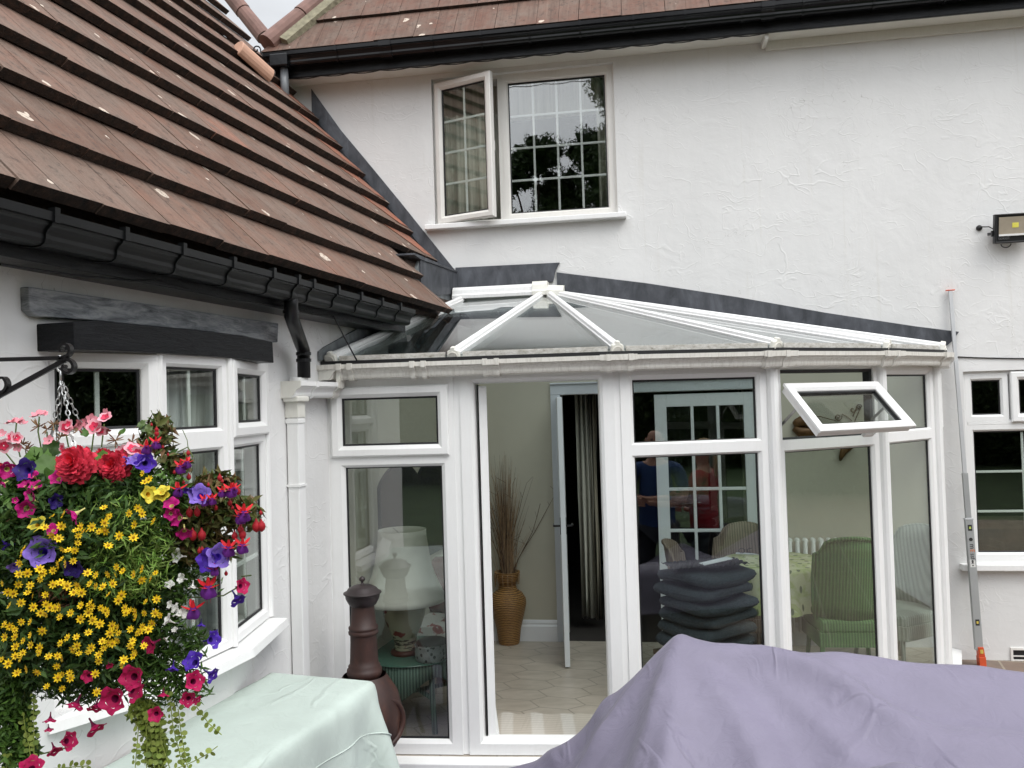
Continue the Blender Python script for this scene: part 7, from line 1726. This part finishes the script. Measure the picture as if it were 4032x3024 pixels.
for (x, y) in [(1500, 935), (1560, 932), (1527, 1112), (1598, 1112), (2030, 1042), (2070, 1040), (1920, 1110), (1858, 1120), (1490, 467), (1240, 312), (1810, 1230), (1920, 1210)]: stem([(x * k2, 1550 + y * k2 - 14), (x * k2 - 4, 1550 + y * k2 - 50), (x * k2 - 22, 1550 + y * k2 - 90)], .0009)
# dead seed heads of the geraniums
b = MB(); rn_ = random.Random(6)
for (cx, cy) in [(185, 1690), (150, 1680), (210, 1670), (100, 1770), (130, 1790), (455, 1735), (560, 1760), (520, 1740), (90, 1750), (240, 1720), (310, 1690)]:
    c = bq_(cx, cy, -.03); b = MB()
    for k in range(12): d = V((rn_.gauss(0, 1), rn_.gauss(0, .6), rn_.gauss(.5, .8))).normalized(); L_ = rn_.uniform(.01, .022); b.tube([c, c + d * L_ * .7, c + d * L_], [.0008, .0016, .0005], 4)
    b.build('seed_head', 'leaf_brown', HBK)
# trailing creeping jenny stems with paired round leaves
for path in ([(1100, 1290), (1085, 1480), (1070, 1660)], [(1190, 1250), (1200, 1450), (1225, 1660)], [(1265, 1250), (1275, 1450), (1345, 1660)], [(1340, 1060), (1370, 1330), (1450, 1650)], [(1410, 1190), (1440, 1420), (1485, 1650)], [(1555, 1170), (1650, 1300), (1755, 1395)], [(1400, 1660), (1500, 1620), (1620, 1560), (1722, 1485)], [(265, 1080), (268, 1350), (270, 1660)], [(185, 1230), (205, 1400), (232, 1470), (240, 1560)], [(1150, 1230), (1165, 1440), (1160, 1660)], [(1230, 1300), (1240, 1500), (1260, 1660)], [(700, 1640), (560, 1650), (420, 1662)], [(60, 1560), (50, 1660), (40, 1700)]):
    b = MB(); P_ = [bq_(x * k2, 2200 + y * k2, -.02) for x, y in path]; b.tube(P_, .0011, 5); L_ = 0; rn_ = random.Random(int(path[0][0]))
    for i in range(len(P_) - 1):
        seg_ = (P_[i + 1] - P_[i]); n_ = max(2, int(seg_.length / .0125)); d = seg_.normalized()
        for k in range(n_):
            c = P_[i] + seg_ * (k / n_)
            for sgn in (-1, 1):
                sd = (d.cross(V((0, 1, 0))) * sgn + V((0, rn_.gauss(0, .7), rn_.gauss(0, .2)))).normalized(); rr_ = .0062 * rn_.uniform(.7, 1.2); cc_ = c + sd * rr_ * 1.1; nn = (V((rn_.gauss(0, .5), -1, rn_.gauss(.3, .4)))).normalized(); u = (sd - nn * sd.dot(nn)).normalized(); w = nn.cross(u)
                b.add([cc_ + u * rr_ * math.cos(a_) + w * rr_ * .85 * math.sin(a_) for a_ in [2 * math.pi * q / 8 for q in range(8)]], [tuple(range(8))])
    b.build('trailing_stem', 'leaf_lime', HBK)
# ------------------------------------------------------------------ two people standing beside the camera (seen in the glass)
simple('skin', (.50, .27, .19), .5, 0, .08, 20); simple('blue_shirt', (.02, .055, .17), .85, 0, .15, 12, .4, 30); simple('red_shirt', (.34, .012, .02), .85, 0, .12, 12, .4, 30); simple('dark_trousers', (.02, .022, .03), .85); simple('blond_hair', (.40, .27, .12), .6, 0, .3, 60); simple('grey_hair', (.35, .32, .30), .7)
def skinmesh(name, nodes, edges, mat, parent, levels=2):
    me = bpy.data.meshes.new(name); base = root_loc(parent); me.from_pydata([tuple(V(n[0])) for n in nodes], edges, []); o = bpy.data.objects.new(name, me); C.objects.link(o); o.parent = parent
    bpy.context.view_layer.objects.active = o; sk = o.modifiers.new('skin', 'SKIN'); sk.use_smooth_shade = True; sk.branch_smoothing = .6
    if not me.skin_vertices: me.skin_vertices.new() if hasattr(me.skin_vertices, 'new') else None
    lay = me.skin_vertices[0].data
    for i, n_ in enumerate(nodes): lay[i].radius = n_[1] if isinstance(n_[1], tuple) else (n_[1], n_[1]); lay[i].use_root = (i == 0)
    sb_ = o.modifiers.new('sub', 'SUBSURF'); sb_.levels = sb_.render_levels = levels; me.materials.append(MATS[mat]); return o
def person(x, y, face, h, shirt, hair, label, pose):
    t = thing('person', (x, y, 0), label, 'person'); t.rotation_euler.z = face; k = h / 1.78
    def S(p): return V(p) * k
    # faces +Y locally. body: pelvis root
    nd = [(S((0, 0, .98)), (.155, .11)), (S((0, .01, 1.16)), (.15, .115)), (S((0, 0, 1.34)), (.17, .115)), (S((0, -.01, 1.46)), (.11, .085)), (S((0, 0, 1.54)), (.055, .058)),
          (S((0, .02, 1.63)), (.072, .085)), (S((0, .015, 1.71)), (.076, .092)), (S((0, .0, 1.765)), (.048, .058)),
          (S((.10, 0, .90)), (.09, .09)), (S((.11, .01, .52)), (.058, .062)), (S((.115, -.01, .12)), (.04, .042)), (S((.12, .13, .035)), (.04, .03)),
          (S((-.10, 0, .90)), (.09, .09)), (S((-.11, .01, .52)), (.058, .062)), (S((-.115, -.01, .12)), (.04, .042)), (S((-.12, .13, .035)), (.04, .03)),
          (S((.19, -.01, 1.43)), (.055, .055)), (S((-.19, -.01, 1.43)), (.055, .055))]
    ed = [(0, 1), (1, 2), (2, 3), (3, 4), (4, 5), (5, 6), (6, 7), (0, 8), (8, 9), (9, 10), (10, 11), (0, 12), (12, 13), (13, 14), (14, 15), (3, 16), (3, 17)]
    n0 = len(nd)
    if pose == 'folded': arms = [[(.25, .02, 1.18), (.10, .20, 1.13), (-.10, .215, 1.15)], [(-.25, .02, 1.18), (-.10, .19, 1.17), (.10, .205, 1.19)]]
    else: arms = [[(.24, .03, 1.17), (.16, .24, 1.22), (.10, .32, 1.34)], [(-.26, .0, 1.17), (-.20, .20, 1.06), (-.12, .28, 1.08)]]
    for si, a in ((16, arms[0]), (17, arms[1])):
        for i, (p, r_) in enumerate(zip(a, ((.043, .043), (.032, .030), (.026, .022)))): nd.append((S(p), r_)); ed.append((si if i == 0 else len(nd) - 2, len(nd) - 1))
    o = skinmesh('body', nd, ed, 'skin', t)
    # fingers and thumb on each hand, nose and ears are part of the continuous figure's children
    for sgn, a in ((1, arms[0]), (-1, arms[1])):
        w = S(a[2]); d = (S(a[2]) - S(a[1])).normalized(); up = V((0, 0, 1)); sd = d.cross(up).normalized()
        for f_ in range(4):
            p0 = w + d * .015 + up * (.018 * (1.5 - f_)); L_ = (.075, .085, .08, .062)[f_]; b = MB(); b.tube([p0, p0 + d * L_ * .5 + sd * .006 * sgn, p0 + d * L_ - sd * -.02 * sgn], [.0095, .0085, .006], 8); b2 = b; base = root_loc(t)
            q = MB(); q.v = [(v_[0] + base.x, v_[1] + base.y, v_[2] + base.z) for v_ in b.v]; q.f = b.f; q.m = b.m; q.build('finger', 'skin', t, smooth=True)
        q = MB(); q.tube([w + base + up * .02, w + base + d * .03 + up * .045, w + base + d * .055 + up * .055], [.012, .010, .007], 8); q.build('thumb', 'skin', t, smooth=True)
    base = root_loc(t)
    def ell(c, r, name, mat, seg=16):
        b = MB(); c = S(c) + base; b.lathe(c, [(max(.0005, math.sin(math.pi * i / 10)), -math.cos(math.pi * i / 10)) for i in range(11)], seg); b.v = [(c.x + (v_[0] - c.x) * r[0] * k, c.y + (v_[1] - c.y) * r[1] * k, c.z + (v_[2] - c.z) * r[2] * k) for v_ in b.v]; return b.build(name, mat, t, smooth=True)
    ell((0, .115, 1.665), (.013, .022, .022), 'nose', 'skin'); ell((.078, .0, 1.67), (.010, .02, .032), 'ear', 'skin'); ell((-.078, .0, 1.67), (.010, .02, .032), 'ear', 'skin')
    for sx in (-1, 1): ell((sx * .03, .098, 1.69), (.010, .008, .007), 'eye', 'gasket')
    ell((0, .103, 1.615), (.024, .008, .006), 'mouth', 'maroon')
    if hair == 'bald': ell((0, -.035, 1.66), (.083, .075, .06), 'hair', 'grey_hair')
    else:
        ell((0, -.02, 1.715), (.086, .100, .085), 'hair', 'blond_hair'); q = MB(); q.tube([base + S((0, -.11, 1.72)), base + S((0, -.15, 1.65)), base + S((0, -.14, 1.52)), base + S((0, -.13, 1.40))], [.025, .035, .032, .008], 10); q.build('ponytail', 'blond_hair', t, smooth=True)
    # shirt and trousers follow the same skeleton, a little fatter
    sn = [(S((0, 0, .80)), (.172, .13)), (S((0, 0, .96)), (.175, .13)), (S((0, .01, 1.16)), (.172, .135)), (S((0, 0, 1.34)), (.19, .132)), (S((0, -.01, 1.455)), (.125, .098)), (S((.20, -.01, 1.42)), (.068, .068)), (S((-.20, -.01, 1.42)), (.068, .068)), (S(V((.20, -.01, 1.42)).lerp(V(arms[0][0]), .85)), (.06, .06)), (S(V((-.20, -.01, 1.42)).lerp(V(arms[1][0]), .85)), (.06, .06))]
    skinmesh('shirt', sn, [(0, 1), (1, 2), (2, 3), (3, 4), (4, 5), (4, 6), (5, 7), (6, 8)], shirt, t)
    tn = [(S((0, 0, .96)), (.165, .125)), (S((.10, 0, .86)), (.105, .105)), (S((.11, .01, .52)), (.075, .078)), (S((.115, -.01, .10)), (.062, .064)), (S((-.10, 0, .86)), (.105, .105)), (S((-.11, .01, .52)), (.075, .078)), (S((-.115, -.01, .10)), (.062, .064))]
    skinmesh('trousers', tn, [(0, 1), (1, 2), (2, 3), (0, 4), (4, 5), (5, 6)], 'dark_trousers', t); return t
person(1.92, 2.08, R(20), 1.78, 'blue_shirt', 'bald', 'bald man in a blue shirt with folded arms, reflected in the conservatory glass', 'folded')
person(2.42, 2.0, R(140), 1.66, 'red_shirt', 'blond', 'blond woman in a red top with her back turned, reflected in the conservatory glass', 'hold')
